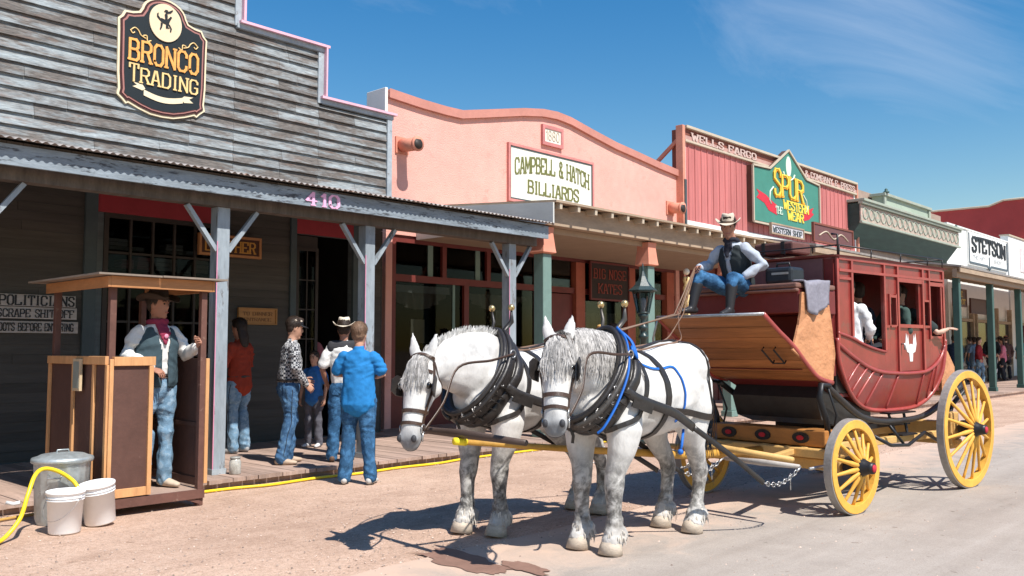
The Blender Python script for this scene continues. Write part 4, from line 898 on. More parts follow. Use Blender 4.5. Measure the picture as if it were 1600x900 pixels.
# upper side panels (both sides)
def side_panels(s_, Yo):
    f = MB(); Y0, Y1 = s_*(HW-.035), s_*HW
    def quad(x0, x1, fz0, z1, d=0):    # panel whose lower edge follows fz0(x)
        n = max(1, int((x1-x0)/.08)); vs = []
        for i in range(n+1):
            x = lerp(x0, x1, i/n); zb = fz0(x) if callable(fz0) else fz0
            vs += [(x, Y0, zb), (x, Y1+s_*d, zb), (x, Y0, z1), (x, Y1+s_*d, z1)]
        fs = [(2, 3, 1, 0), (n*4, n*4+1, n*4+3, n*4+2)]
        for i in range(n): a = i*4; b = a+4; fs += [(a+1, b+1, b+3, a+3), (a, a+2, b+2, b), (a+2, a+3, b+3, b+2), (a, b, b+1, a+1)]
        f.add(vs, fs)
    bl_ = lambda x: yof(belt, x)+.001
    quad(.25, .54, bl_, 2.19); quad(.5401, 1.1399, bl_, 1) if False else None
    n = 8
    quad(.5402, 1.1598, bl_, 1.40) if False else None
    # below window 1: between belt and sill curve
    vs = []; n = 10
    for i in range(n+1):
        x = lerp(.541, 1.159, i/n); vs += [(x, Y0, yof(belt, x)), (x, Y1, yof(belt, x)), (x, Y0, yof(sill, x)), (x, Y1, yof(sill, x))]
    fs = []
    for i in range(n): a = i*4; b = a+4; fs += [(a+1, b+1, b+3, a+3), (a, a+2, b+2, b), (a+2, a+3, b+3, b+2)]
    f.add(vs, fs)
    quad(1.16, 1.26, bl_, 2.19); quad(1.261, 1.38, bl_, 1.685); quad(1.261, 1.38, 1.97, 2.19); quad(1.381, 1.43, bl_, 2.19)
    quad(1.99, 2.03, bl_, 2.19); quad(2.031, 2.13, bl_, 1.69); quad(2.031, 2.13, 1.95, 2.19); quad(2.131, 2.18, bl_, 2.19)
    quad(2.181, 2.40, bl_, 1.58); quad(2.401, 2.475, bl_, 2.19)
    quad(.25, 2.475, 2.191, TOPZ)
    p = f.build('side_panel', [RED], body)
    t = MB()   # raised mouldings
    Yt = s_*(HW+.001); Yb = s_*(HW+.016)
    def m(x0, x1, z0, z1, e=0): t.box(x0, x1, Yt, Yb+s_*e, z0, z1)
    m(.25, .285, 1.52, 2.30); m(.505, .54, 1.57, 2.30, .002); m(1.135, 1.165, 1.44, 2.30, .002); m(1.24, 1.262, 1.68, 2.0, .001); m(1.41, 1.44, 1.22, 2.30, .003); m(1.375, 1.395, 1.68, 2.0, .001)
    m(1.955, 1.99, 1.22, 2.30, .003); m(2.11, 2.135, 1.55, 2.30, .002); m(2.44, 2.478, 1.4, 2.30); m(2.38, 2.405, 1.58, 2.13, .001)
    m(.286, 2.439, 2.175, 2.20, .004); m(.286, 2.439, 2.285, 2.312, .004); m(1.166, 1.239, 1.66, 1.685); m(1.263, 1.374, 1.665, 1.69, .0015); m(1.263, 1.374, 1.965, 1.99, .0015); m(2.0, 2.109, 1.67, 1.695); m(2.0, 2.109, 1.945, 1.965)
    m(1.441, 1.954, 1.665, 1.70, .001); m(1.441, 1.954, 2.13, 2.174, .001); m(2.136, 2.44, 2.12, 2.16, .001); m(2.136, 2.38, 1.56, 1.585, .001)
    m(.286, .504, 2.10, 2.125, .001)
    t.tube([(x, s_*(HW+.008), z) for x, z in belt], [(.016, .02)]*len(belt), 8)
    t.tube([(x, s_*(HW+.008), z) for x, z in sill if x < 1.16], [(.014, .014)]*len([1 for x, z in sill if x < 1.16]), 8)
    e = [(x, z) for x, z in low]; t.tube([(x, s_*(tuck(z)+.004), z) for x, z in e], [(.022, .022)]*len(e), 8)
    # ribs on the lower hull fanning down from the belt
    for (a, b) in (((.66, 1.33), (.42, 1.12)), ((.80, 1.28), (.52, 1.03)), ((.93, 1.25), (.64, .96)), ((1.10, 1.22), (.84, .885)), ((1.42, 1.20), (1.28, .835)), ((1.97, 1.21), (1.93, .85)), ((2.2, 1.27), (2.12, .92)), ((2.3, 1.32), (2.22, 1.0))):
        pts = []
        for k in range(7): x = lerp(a[0], b[0], k/6)-.02*sin(pi*k/6); z = lerp(a[1], b[1], k/6); pts.append((x, s_*(tuck(z)+.004), z))
        t.tube(pts, [(.012, .012)]*7, 6)
    t.build('moulding', [REDT], body)
    # door
    d = MB(); d.box(1.441, 1.954, s_*(HW-.03), s_*(HW-.004), 1.225, 1.664); d.box(1.441, 1.49, s_*(HW-.03), s_*(HW-.004), 1.70, 2.13); d.box(1.905, 1.954, s_*(HW-.03), s_*(HW-.004), 1.70, 2.13); dr = d.build('door', [RED], body)
    d = MB(); d.tube([(1.50, s_*(HW+.0), 1.5), (1.50, s_*(HW+.03), 1.5), (1.50, s_*(HW+.032), 1.44)], .01, 6); d.build('handle', STEEL, dr)
    d = MB(); d.box(1.2, 1.72, s_*(HW+.02), s_*(HW-.1), .80, .815); d.bar((1.3, s_*(HW-.06), .8), (1.36, s_*(HW-.02), .60), .02, .02); d.bar((1.62, s_*(HW-.06), .8), (1.6, s_*(HW-.02), .60), .02, .02); d.box(1.32, 1.64, s_*(HW-.08), s_*(HW+.07), .585, .6); d.build('step', IRON, body)
    if s_ < 0:   # spread wings emblem on the door, plain
        e = MB(); FE = lambda u, v, w: (1.70+u, -(HW-.004)-w, 1.45+v)
        e.prism([(-.03, -.13), (.03, -.13), (.045, -.02), (.02, .05), (-.02, .05), (-.045, -.02)], FE, .0005, .004)
        for q in (-1, 1): 
            P_ = [(.02*q, -.05), (.09*q, -.03), (.12*q, .05), (.10*q, .16), (.075*q, .09), (.06*q, .15), (.045*q, .05), (.02*q, .03)]
            e.prism(P_ if q > 0 else P_[::-1], FE, .0007, .0045)
        e.build('emblem', plain('emblem_white', (.75, .72, .68)), dr)
side_panels(-1, 0); side_panels(1, 0)
r_ = MB()   # roof
vs = []; NX, NY = 14, 12
for i in range(NX+1):
    for j in range(NY+1):
        u = i/NX*2-1; v = j/NY*2-1; x = 1.365+u*1.17; y = v*.59; z = TOPZ+.015+.055*(1-abs(u)**3)*(1-v*v*.9); vs.append((x, y, z))
b0 = len(vs)
for i in range(NX+1):
    for j in range(NY+1): u = i/NX*2-1; v = j/NY*2-1; vs.append((1.365+u*1.15, v*.575, TOPZ+.001))
fs = [(i*(NY+1)+j, (i+1)*(NY+1)+j, (i+1)*(NY+1)+j+1, i*(NY+1)+j+1) for i in range(NX) for j in range(NY)]
fs += [(b0+i*(NY+1)+j, b0+i*(NY+1)+j+1, b0+(i+1)*(NY+1)+j+1, b0+(i+1)*(NY+1)+j) for i in range(NX) for j in range(NY)]
for i in range(NX): fs += [(i*(NY+1), b0+i*(NY+1), b0+(i+1)*(NY+1), (i+1)*(NY+1)), (i*(NY+1)+NY, (i+1)*(NY+1)+NY, b0+(i+1)*(NY+1)+NY, b0+i*(NY+1)+NY)]
for j in range(NY): fs += [(j, j+1, b0+j+1, b0+j), (NX*(NY+1)+j, b0+NX*(NY+1)+j, b0+NX*(NY+1)+j+1, NX*(NY+1)+j+1)]
r_.add(vs, fs, 0, False); roof = r_.build('roof', mat('roof_canvas', (.20, .055, .05), .7, .2, 4), body)
r_ = MB()
for s_ in (-1, 1):
    for x in (.3, .9, 1.5, 2.1, 2.45): r_.tube([(x, s_*.56, 2.33), (x, s_*.565, 2.42)], .007, 6)
    r_.tube([(.3, s_*.565, 2.42), (2.45, s_*.565, 2.42)], .008, 6)
for y in (-.3, 0, .3): r_.tube([(.28, y, 2.36), (.28, y, 2.42)], .006, 6)
r_.tube([(.28, -.56, 2.33), (.28, -.56, 2.52), (.28, -.50, 2.53)], .011, 6); r_.tube([(.28, -.565, 2.42), (.28, .565, 2.42)], .008, 6); r_.tube([(2.46, -.565, 2.42), (2.46, .565, 2.42)], .008, 6)
r_.build('roof_rail', IRON, roof)
# front apron, seats inside, floor
f = MB(); f.box(.225, .248, -.43, .5, 1.95, 2.30); f.build('front_apron', MAR, body)
f = MB(); f.box(.235, .247, -.535, -.45, 1.45, 2.29); f.build('corner_trim', DRED, body)
f = MB(); f.box(.3, 2.42, -.5, .5, 1.0, 1.03); f.build('floor', DRED, body)
for (x0, x1) in ((.3, .7), (2.02, 2.40)):
    f = MB(); f.box(x0, x1, -.5, .5, 1.031, 1.34); f.box(x0, x1, -.495, .495, 1.341, 1.42); f.build('bench', LEA, body, bevel=.015)
# rear boot
f = MB(); f.prism([(2.49, 1.5), (2.49, .95), (2.62, .93), (2.80, 1.05), (2.82, 1.25), (2.66, 1.42)][::-1], lambda u, v, w: (u, w, v), -.5, .5); f.build('rear_boot', TAN, coach, bevel=.02)
f = MB()
for y in (-.3, .3): f.tube([(2.5, y, 1.52), (2.67, y, 1.435), (2.83, y, 1.26), (2.81, y, 1.04), (2.63, y, .92)], [(.02, .004)]*5, 6)
f.build('boot_strap', LEA, coach)

# --- front boot: curved plank dashboard
prof_ = [(p.x, p.y) for p in catmull([(-.97, 1.735, 0), (-.76, 1.60, 0), (-.52, 1.46, 0), (-.30, 1.29, 0), (-.12, 1.18, 0), (.10, 1.135, 0)], 4)]
f = MB(); nb = 7
cum = [0]
for a, b in zip(prof_[:-1], prof_[1:]): cum.append(cum[-1]+sqrt((a[0]-b[0])**2+(a[1]-b[1])**2))
def at_len(t):
    L = t*cum[-1]
    for i in range(len(cum)-1):
        if cum[i] <= L <= cum[i+1]+1e-9: k = (L-cum[i])/(cum[i+1]-cum[i]); return (lerp(prof_[i][0], prof_[i+1][0], k), lerp(prof_[i][1], prof_[i+1][1], k))
    return prof_[-1]
for k in range(nb):
    a = at_len(k/nb+.003); m_ = at_len((k+.5)/nb); b = at_len((k+1)/nb-.003)
    for p, q in ((a, m_), (m_, b)):
        pass
    vs = []
    for (x, z) in (a, m_, b):
        vs += [(x, -.575, z), (x, .56, z), (x+.02, -.575, z+.024), (x+.02, .56, z+.024)]
    f.add(vs, [(0, 4, 5, 1), (4, 8, 9, 5), (2, 3, 7, 6), (6, 7, 11, 10), (0, 1, 3, 2), (8, 10, 11, 9), (0, 2, 6, 4), (4, 6, 10, 8), (1, 5, 7, 3), (5, 9, 11, 7)])
dash = f.build('dashboard', PLK, coach)
f = MB(); f.tube([(-.975, -.59, 1.742), (-.975, .575, 1.742)], [(.014, .014)]*2, 8); f.build('dash_rail', STEEL, dash)
for y in (-.585, .57): f = MB(); f.tube([(x-.004, y, z+.006) for x, z in prof_], [(.014, .022)]*len(prof_), 8); f.build('dash_edge', REDT, dash)
f = MB(); f.tube([(-.56, -.3, 1.464), (-.59, -.3, 1.44), (-.42, -.3, 1.32), (-.40, -.3, 1.345)], .008, 6); f.tube([(-.56, -.42, 1.464), (-.59, -.42, 1.44), (-.42, -.42, 1.32), (-.40, -.42, 1.345)], .008, 6); f.tube([(-.42, -.3, 1.32), (-.42, -.42, 1.32)], .007, 6); f.build('iron_loop', IRON, dash)
f = MB(); f.tube([(-.975, .56, 1.742), (-.93, .66, 1.55), (-.90, .68, 1.40)], .012, 6); f.build('dash_stay', STEEL, dash)
f = MB(); f.box(.11, .24, -.5, .5, 1.13, 1.2); f.box(.11, .249, -.53, .53, 1.2, 1.76); f.build('boot_back', DRED, coach)
f = MB(); f.add([(-.28, -.5, 1.27), (.1, -.5, 1.1), (.3, -.45, 1.0), (.3, .45, 1.0), (.1, .5, 1.1), (-.28, .5, 1.27)], [(0, 1, 4, 5), (1, 2, 3, 4)]); 
f.build('boot_bottom', DRED, coach)
f = MB(); f.prism([(.12, 1.12), (.02, 1.0), (.10, .80), (.35, .73), (1.0, .72), (1.0, .84), (.5, .98), (.3, 1.1)], lambda u, v, w: (u, w, v), -.46, .46); f.build('under_boot', LEA, coach)
# seat
f = MB(); f.box(-.40, .22, -.56, .56, 1.765, 1.985); st = f.build('driver_seat', mat('seat_box_red', (.16, .028, .026), .5, .14, 3), coach, bevel=.01)
f = MB(); vs = []; 
f.box(-.455, .2, -.575, .575, 1.987, 2.035); f.box(-.458, -.403, -.577, .577, 1.955, 1.986); f.build('cushion', mat('brown_seat_leather', (.20, .10, .075), .5, .2, 5, .4, 12), st, bevel=.02)
f = MB(); Pn = [(-.40, 1.95), (-.40, 1.76), (-.42, 1.66), (-.50, 1.53), (-.56, 1.44), (-.40, 1.36), (-.24, 1.27), (-.10, 1.18), (.06, 1.135), (.13, 1.15), (.14, 1.4), (.12, 1.62), (.10, 1.82), (.06, 1.95)]
f.prism(Pn, lambda u, v, w: (u, -.560-w-.012*sin((u+v)*9), v), 0, .02); f.build('leather_panel', TAN, coach)
# --- undercarriage
f = MB(); f.box(-.12, .12, -.62, .62, .57, .72); fb = f.build('front_bolster', ORW, coach, bevel=.012)
for y in (-.38, .02, .40):
    f = MB(); FB = lambda u, v, w: (-.1205-w, y+u, .645+v)
    f.prism([(.085*cos(2*pi*i/20), .05*sin(2*pi*i/20)) for i in range(20)], FB, 0, .012); pl = f.build('bolster_plate', IRON, fb)
    f = MB(); f.prism([(.035*cos(2*pi*i/16), .022*sin(2*pi*i/16)) for i in range(16)], FB, .0125, .022); f.build('plate_centre', plain('signal_red', (.45, .02, .03)), pl)
f = MB(); f.box(-.06, .06, -.72, .72, .36, .46); f.build('front_axle', YTAN, coach, bevel=.012)
f = MB(); f.box(-.2, .2, -.68, .68, .48, .56); f.build('front_hound', YTAN, coach, bevel=.012)
f = MB(); f.box(WB_ - .08 if False else 2.256, 2.416, -.72, .72, .5, .68); f.build('rear_bolster', YTAN, coach, bevel=.012)
f = MB(); f.box(2.28, 2.39, -.74, .74, .44, .499); f.box(2.23, 2.42, -.70, -.62, .40, .78); f.box(2.23, 2.42, .62, .70, .40, .78); f.build('rear_axle', YTAN, coach, bevel=.012)
for y in (-.6, 0, .6):
    f = MB(); f.bar((-.15, y*.7, .53), (2.27, y, .56), .06, .07); f.build('perch', YTAN, coach, bevel=.008)
for s_ in (-1, 1): f = MB(); f.tube([(-.45, s_*.66, .42), (.1, s_*.66, .43), (.12, s_*.67, .44)], .014, 6); f.build('brake_rod', STEEL, coach)
for s_ in (-1, 1):
    y = s_*.60
    f = MB(); f.tube([(-.02, y, .56), (-.05, y, .8), (-.17, y, 1.02), (-.13, y, 1.13), (.0, y, 1.12)], [(.022, .03)]*5, 8, up=(0, 1, 0)); f.tube([(.0, y, .56), (.12, y, .85), (-.02, y, 1.1)], .011, 6); f.build('standard', IRON, coach)
    f = MB(); f.tube([(2.35, y, .68), (2.5, y, .85), (2.78, y, .98), (2.8, y, 1.08)], [(.022, .028)]*4, 8, up=(0, 1, 0)); f.tube([(2.3, y, .7), (2.75, y, 1.0)], .011, 6); f.build('standard', IRON, coach)
    f = MB(); pts = catmull([(-.02, y*.97, 1.12), (.25, y*.95, .98), (.6, y*.93, .82), (1.0, y*.92, .745), (1.5, y*.92, .73), (1.95, y*.92, .76), (2.35, y*.94, .88), (2.8, y*.98, 1.06)], 4)
    f.tube(pts, [(.035, .03)]*len(pts), 8); f.build('thoroughbrace', LEA, coach)
f = MB(); f.box(.7, 1.9, -.42, .42, .66, .7); f.build('under_tray', IRON, coach)
f = MB(); f.tube([(.75, -.62, .62), (1.0, -.66, .52), (1.35, -.66, .5), (1.75, -.64, .6), (2.0, -.66, .5)], .018, 6); f.tube([(1.1, -.6, .7), (1.25, -.66, .52)], .014, 6); f.build('brake_lever', IRON, coach)
# wheels: dished spokes, felloe, tyre, nave
def wheel(px, s_, R, n):
    cx_, cy_ = px, s_*.85; Ri = R-.085; t0 = -.05*s_
    M_ = Matrix.Translation(V((cx_, cy_, R))) @ Matrix.Rotation(pi/2, 4, 'X') if False else None
    def P(a, r, y): return (cx_+r*cos(a), cy_+y, R+r*sin(a))
    k = 56
    def ring(r0, r1, y0, y1, sm=True):
        f = MB(); vs = []
        for i in range(k): a = 2*pi*i/k; vs += [P(a, r0, y0), P(a, r1, y0), P(a, r1, y1), P(a, r0, y1)]
        fs = []
        for i in range(k):
            a = i*4; b = ((i+1) % k)*4
            for j in range(4): fs.append((a+j, b+j, b+(j+1) % 4, a+(j+1) % 4))
        f.add(vs, fs); return f
    y_out = s_*.0; y_in = -s_*.075
    w_ = ring(Ri, R-.012, y_in, y_out).build('wheel', YEL, coach, bevel=.004)
    ring(R-.0115, R, y_in-s_*.004, y_out-s_*.008).build('tyre', TYRE, w_)
    for i in range(n):
        a = 2*pi*(i+.35)/n; p = V(P(a, .06, s_*.055)); q = V(P(a, Ri+.004, -s_*.036)); f = MB(); m_ = p.lerp(q, .5); td = V((-sin(a), 0, cos(a)))
        f.tube([p, p.lerp(q, .12), p.lerp(q, .3), m_, p.lerp(q, .85), q], [(.013, .011), (.021, .018), (.023, .019), (.018, .016), (.015, .014), (.017, .015)], 8, up=(0, 1, 0)); f.build('spoke', YEL, w_)
    f = MB(); hub = [(-.11, .055), (-.09, .085), (.0, .092), (.05, .085), (.09, .062), (.13, .05), (.155, .048)]
    f.tube([(cx_, cy_+s_*a, R) for a, b in hub], [b for a, b in hub], 20); hb = f.build('hub', IRON if True else YEL, w_)
    f = MB(); f.tube([(cx_, cy_+s_*.1555, R), (cx_, cy_+s_*.165, R)], [.035, .03], 16); f.build('hub_cap', plain('hub_red', (.5, .03, .05)), hb)
    f = MB(); f.tube([(cx_, cy_+s_*.02, R), (cx_, cy_+s_*.055, R)], [.097, .09], 20); f.build('hub_band', YEL, hb)
for s_ in (-1, 1): wheel(0, s_, .418, 14); wheel(2.336, s_, .615, 16)
# pole, evener, singletrees
f = MB(); f.tube([(-.1, 0, .50), (-1.2, .02, .53), (-2.4, .08, .66), (-3.62, .14, .80)], [(.04, .045), (.032, .036), (.025, .028), (.019, .02)], 10, up=(0, 0, 1)); pole = f.build('pole', mat('ochre_pole', (.50, .27, .05), .5, .2, 4), coach)
f = MB(); f.tube([(-3.56, .138, .795), (-3.66, .142, .806)], [.028, .026], 12); f.build('pole_cap', plain('bright_yellow_cap', (.85, .66, .03)), pole)
f = MB(); f.tube([(-3.60, -.55, .845), (-3.60, -.2, .85), (-3.60, .14, .855), (-3.60, .5, .85), (-3.60, .80, .845)], [.02, .026, .032, .026, .02], 10); f.build('neck_yoke', mat('dark_yoke_wood', (.075, .05, .04), .5), pole)
f = MB(); f.tube([(-.80, -.72, .53), (-.80, 0, .57), (-.80, .72, .53)], [(.03, .025), (.045, .03), (.03, .025)], 8); f.build('evener', YTAN, coach)
for y in (-.5, .5):
    f = MB(); f.tube([(-.93, y-.36, .50), (-.93, y, .50), (-.93, y+.36, .50)], [.017, .028, .017], 10); sgl = f.build('singletree', mat('grey_worn_timber', (.42, .38, .34), .6), coach)
    f = MB(); f.tube([(-.93, y-.37, .50), (-.96, y-.38, .49), (-1.0, y-.38, .47)], .009, 6); f.tube([(-.93, y+.37, .50), (-.96, y+.38, .49), (-1.0, y+.38, .47)], .009, 6); f.build('hook', STEEL, sgl)
for s_ in (-1, 1): f = MB(); f.bar((-.1, s_*.3, .52), (-.8, s_*.52, .53), .05, .05); f.build('hound_arm', YTAN, coach, bevel=.006)
# things lying on the seat and the roof
bagm = mat('black_case', (.02, .024, .03), .4, .2, 6, .2)
def cbox(name, label, cat, x0, x1, y0, y1, z0, z1, m_, bev=.015, extra=None, em=None):
    t = thing(name, label, cat, cw((x0+x1)/2, (y0+y1)/2, z0), CR); f = MB(); a, b = (x1-x0)/2, (y1-y0)/2
    f.box(-a, a, -b, b, 0, z1-z0); f.build('case', m_, t, bevel=bev)
    if extra: extra(t, a, b, z1-z0)
    return t
def ex1(t, a, b, h):
    f = MB(); f.box(-a-.006, -a, -b+.03, b-.08, h*.55, h*.68); f.build('buckle_plate', STEEL, t)
    f = MB(); f.tube([(-.02, -b*.5, h), (-.02, -b*.45, h+.04), (-.02, b*.45, h+.04), (-.02, b*.5, h)], .01, 6); f.build('handle', LEA, t)
cbox('carry_case', 'black case standing on the coach seat beside the driver', 'case', -.35, -.12, -.46, -.18, 2.037, 2.19, bagm, .03, ex1)
def ex2(t, a, b, h):
    f = MB()
    for y in (-b*.5, b*.5): f.box(-a-.006, a+.006, y-.02, y+.02, -.0, h+.006)
    f.build('strap', LEA, t)
cbox('travel_trunk', 'brown leather trunk lying on the coach roof above the driver', 'trunk', .42, .75, .0, .45, 2.40, 2.52, mat('brown_trunk', (.13, .055, .045), .6, .2), .02, ex2)
# grey jacket hung over the near end of the seat
f = MB(); vs = []; NI, NJ = 16, 14
for i in range(NI+1):
    for j in range(NJ+1):
        u = i/NI; v = j/NJ; x = -.40+.46*u; drop = v*.36
        if drop < .1: y, z = -.50-drop, 2.062-.012*sin(u*7)
        else: y, z = -.603-.018*sin(u*15+v*3)*v, 2.06-(drop-.1)-.05*sin(u*5)*v
        vs.append((x+.08*v*(1-u), y, z))
f.add(vs, [(i*(NJ+1)+j, (i+1)*(NJ+1)+j, (i+1)*(NJ+1)+j+1, i*(NJ+1)+j+1) for i in range(NI) for j in range(NJ)], 0, True)
f.M = Matrix(); f.v = [CM @ p for p in f.v]
o = f.build('jacket', mat('grey_jacket', (.24, .23, .27), .85, .2, 6, .5, 40, wear=(.62, .62, .62), wearf=.68)); tag(o, 'crumpled grey jacket hanging over the near end of the coach seat', 'jacket')
sm = o.modifiers.new('s', 'SOLIDIFY'); sm.thickness = .012
# ================================================================== draft horses (local: x forward, y left, z up)
def coat_mat(name, legs, mzl):
    m, nt, b = nodes(name); v = texco(nt)
    at = N(nt, 'ShaderNodeAttribute', attribute_name='tint'); sp = N(nt, 'ShaderNodeSeparateColor'); nt.links.new(at.outputs['Color'], sp.inputs[0])
    n1 = noise_n(nt, v, 13, 5, .65, .4); n2 = noise_n(nt, v, 4, 4, .6); n3 = noise_n(nt, texco(nt, (1, 1, .35)), 90, 3, .6)
    base = ramp(nt, [(.32, (.42, .405, .385)), (.5, (.66, .64, .61)), (.75, (.79, .775, .745))]); nt.links.new(n2, base.inputs[0])
    leg = ramp(nt, [(.38, (.07, .066, .062)), (.49, (.23, .22, .205)), (.62, legs)]); nt.links.new(n1, leg.inputs[0])
    x = mixc(nt, sp.outputs[0], base.outputs[0], leg.outputs[0])
    x = mixc(nt, sp.outputs[1], x, mzl)
    x = mixc(nt, sp.outputs[2], x, (.30, .24, .19))
    h = ramp(nt, [(.3, (.85, .85, .85)), (.6, (1, 1, 1))]); nt.links.new(n3, h.inputs[0]); x = mixc(nt, .6, x, h.outputs[0], 'MULTIPLY')
    nt.links.new(x, b.inputs['Base Color']); b.inputs['Roughness'].default_value = .6; b.inputs['Specular IOR Level'].default_value = .25
    b.inputs['Sheen Weight'].default_value = .15
    bump_n(nt, b, math_n(nt, 'ADD', n3, math_n(nt, 'MULTIPLY', n1, .8)), .35, .006); return m
HLEA = mat('harness_leather', (.022, .018, .016), .42, .3, 12, .35, 40, spec=.55)
HBR = mat('brown_bridle_leather', (.06, .032, .02), .45, .3, 12, .3, 40, spec=.5)
BRASS = plain('brass', (.62, .44, .2), .3, .5, .8)
BLUE = plain('blue_webbing', (.015, .13, .50), .55)
HOOF = mat('hoof_horn', (.46, .38, .30), .6, .25, 9, .3, 30, stretch=(1, 1, 3))
HAIRG = mat('grey_mane_hair', (.36, .34, .32), .6, .4, 20, .1, island=.45)
HAIRW = mat('white_mane_hair', (.62, .60, .57), .6, .2, 20, .1, island=.3)
HAIRF = mat('dirty_feather_hair', (.50, .45, .39), .7, .2, 20, .1, island=.2)
HAIRD = mat('blue_black_tail_hair', (.035, .05, .075), .55, .3, 20, .1, island=.5)
EYE = plain('horse_eye', (.008, .006, .005), .08, .8)
DARKSKIN = plain('nostril_skin', (.045, .045, .05), .6)

def strand(mb, pts, w0, w1, nrm):
    vs = []; k = len(pts)
    for i, p in enumerate(pts):
        d = (pts[min(i+1, k-1)]-pts[max(i-1, 0)]).normalized(); a = d.cross(nrm)
        if a.length < 1e-4: a = V((1, 0, 0))
        a.normalize(); w_ = lerp(w0, w1, i/(k-1)); vs += [p-a*w_, p+a*w_]
    mb.add(vs, [(i*2, i*2+1, i*2+3, i*2+2) for i in range(k-1)], 0, True)
class Wrap:
    def __init__(s, vs, fs): s.b = BVHTree.FromPolygons(vs, fs)
    def near(s, p, off=0):
        q, n, i, d = s.b.find_nearest(V(p)); return q+n*off, n
    def strap(s, mb, pts, w, th=.006, off=.004, closed=False, k=6, stick=1.0, maxd=.5):
        P = catmull(pts, k, closed); Q = []; Nn = []
        for p in P:
            q, n = s.near(p, off); dd = (p-q).length
            if stick < 1 or dd > maxd: q = q.lerp(p, 1-stick) if dd <= maxd else p
            Q.append(q); Nn.append(n)
        # smooth
        for _ in range(3):
            Q2 = list(Q); rng = range(len(Q)) if closed else range(1, len(Q)-1)
            for i in rng: Q2[i] = (Q[i-1]+Q[i]*2+Q[(i+1) % len(Q)])/4
            Q = Q2
        for i in range(len(Q)):
            q, n = s.near(Q[i], 0)
            if (Q[i]-q).dot(n) < off: Q[i] = q+n*off
        vs = []; kk = len(Q)
        for i, p in enumerate(Q):
            a_ = Q[(i+1) % kk] if closed or i < kk-1 else Q[i]; b_ = Q[i-1] if closed or i > 0 else Q[i]
            d = (a_-b_); d = d.normalized() if d.length > 1e-8 else V((1, 0, 0)); n = Nn[i]; a = d.cross(n)
            if a.length < 1e-4: a = V((0, 0, 1))
            a.normalize(); n2 = a.cross(d).normalized(); n2 = n2 if n2.dot(n) > 0 else -n2
            vs += [p-a*w/2, p+a*w/2, p+a*w/2+n2*th, p-a*w/2+n2*th]
        fs = []
        for i in range(kk if closed else kk-1):
            a = i*4; b = ((i+1) % kk)*4
            for j in range(4): fs.append((a+j, b+j, b+(j+1) % 4, a+(j+1) % 4))
        mb.add(vs, fs)
        return Q

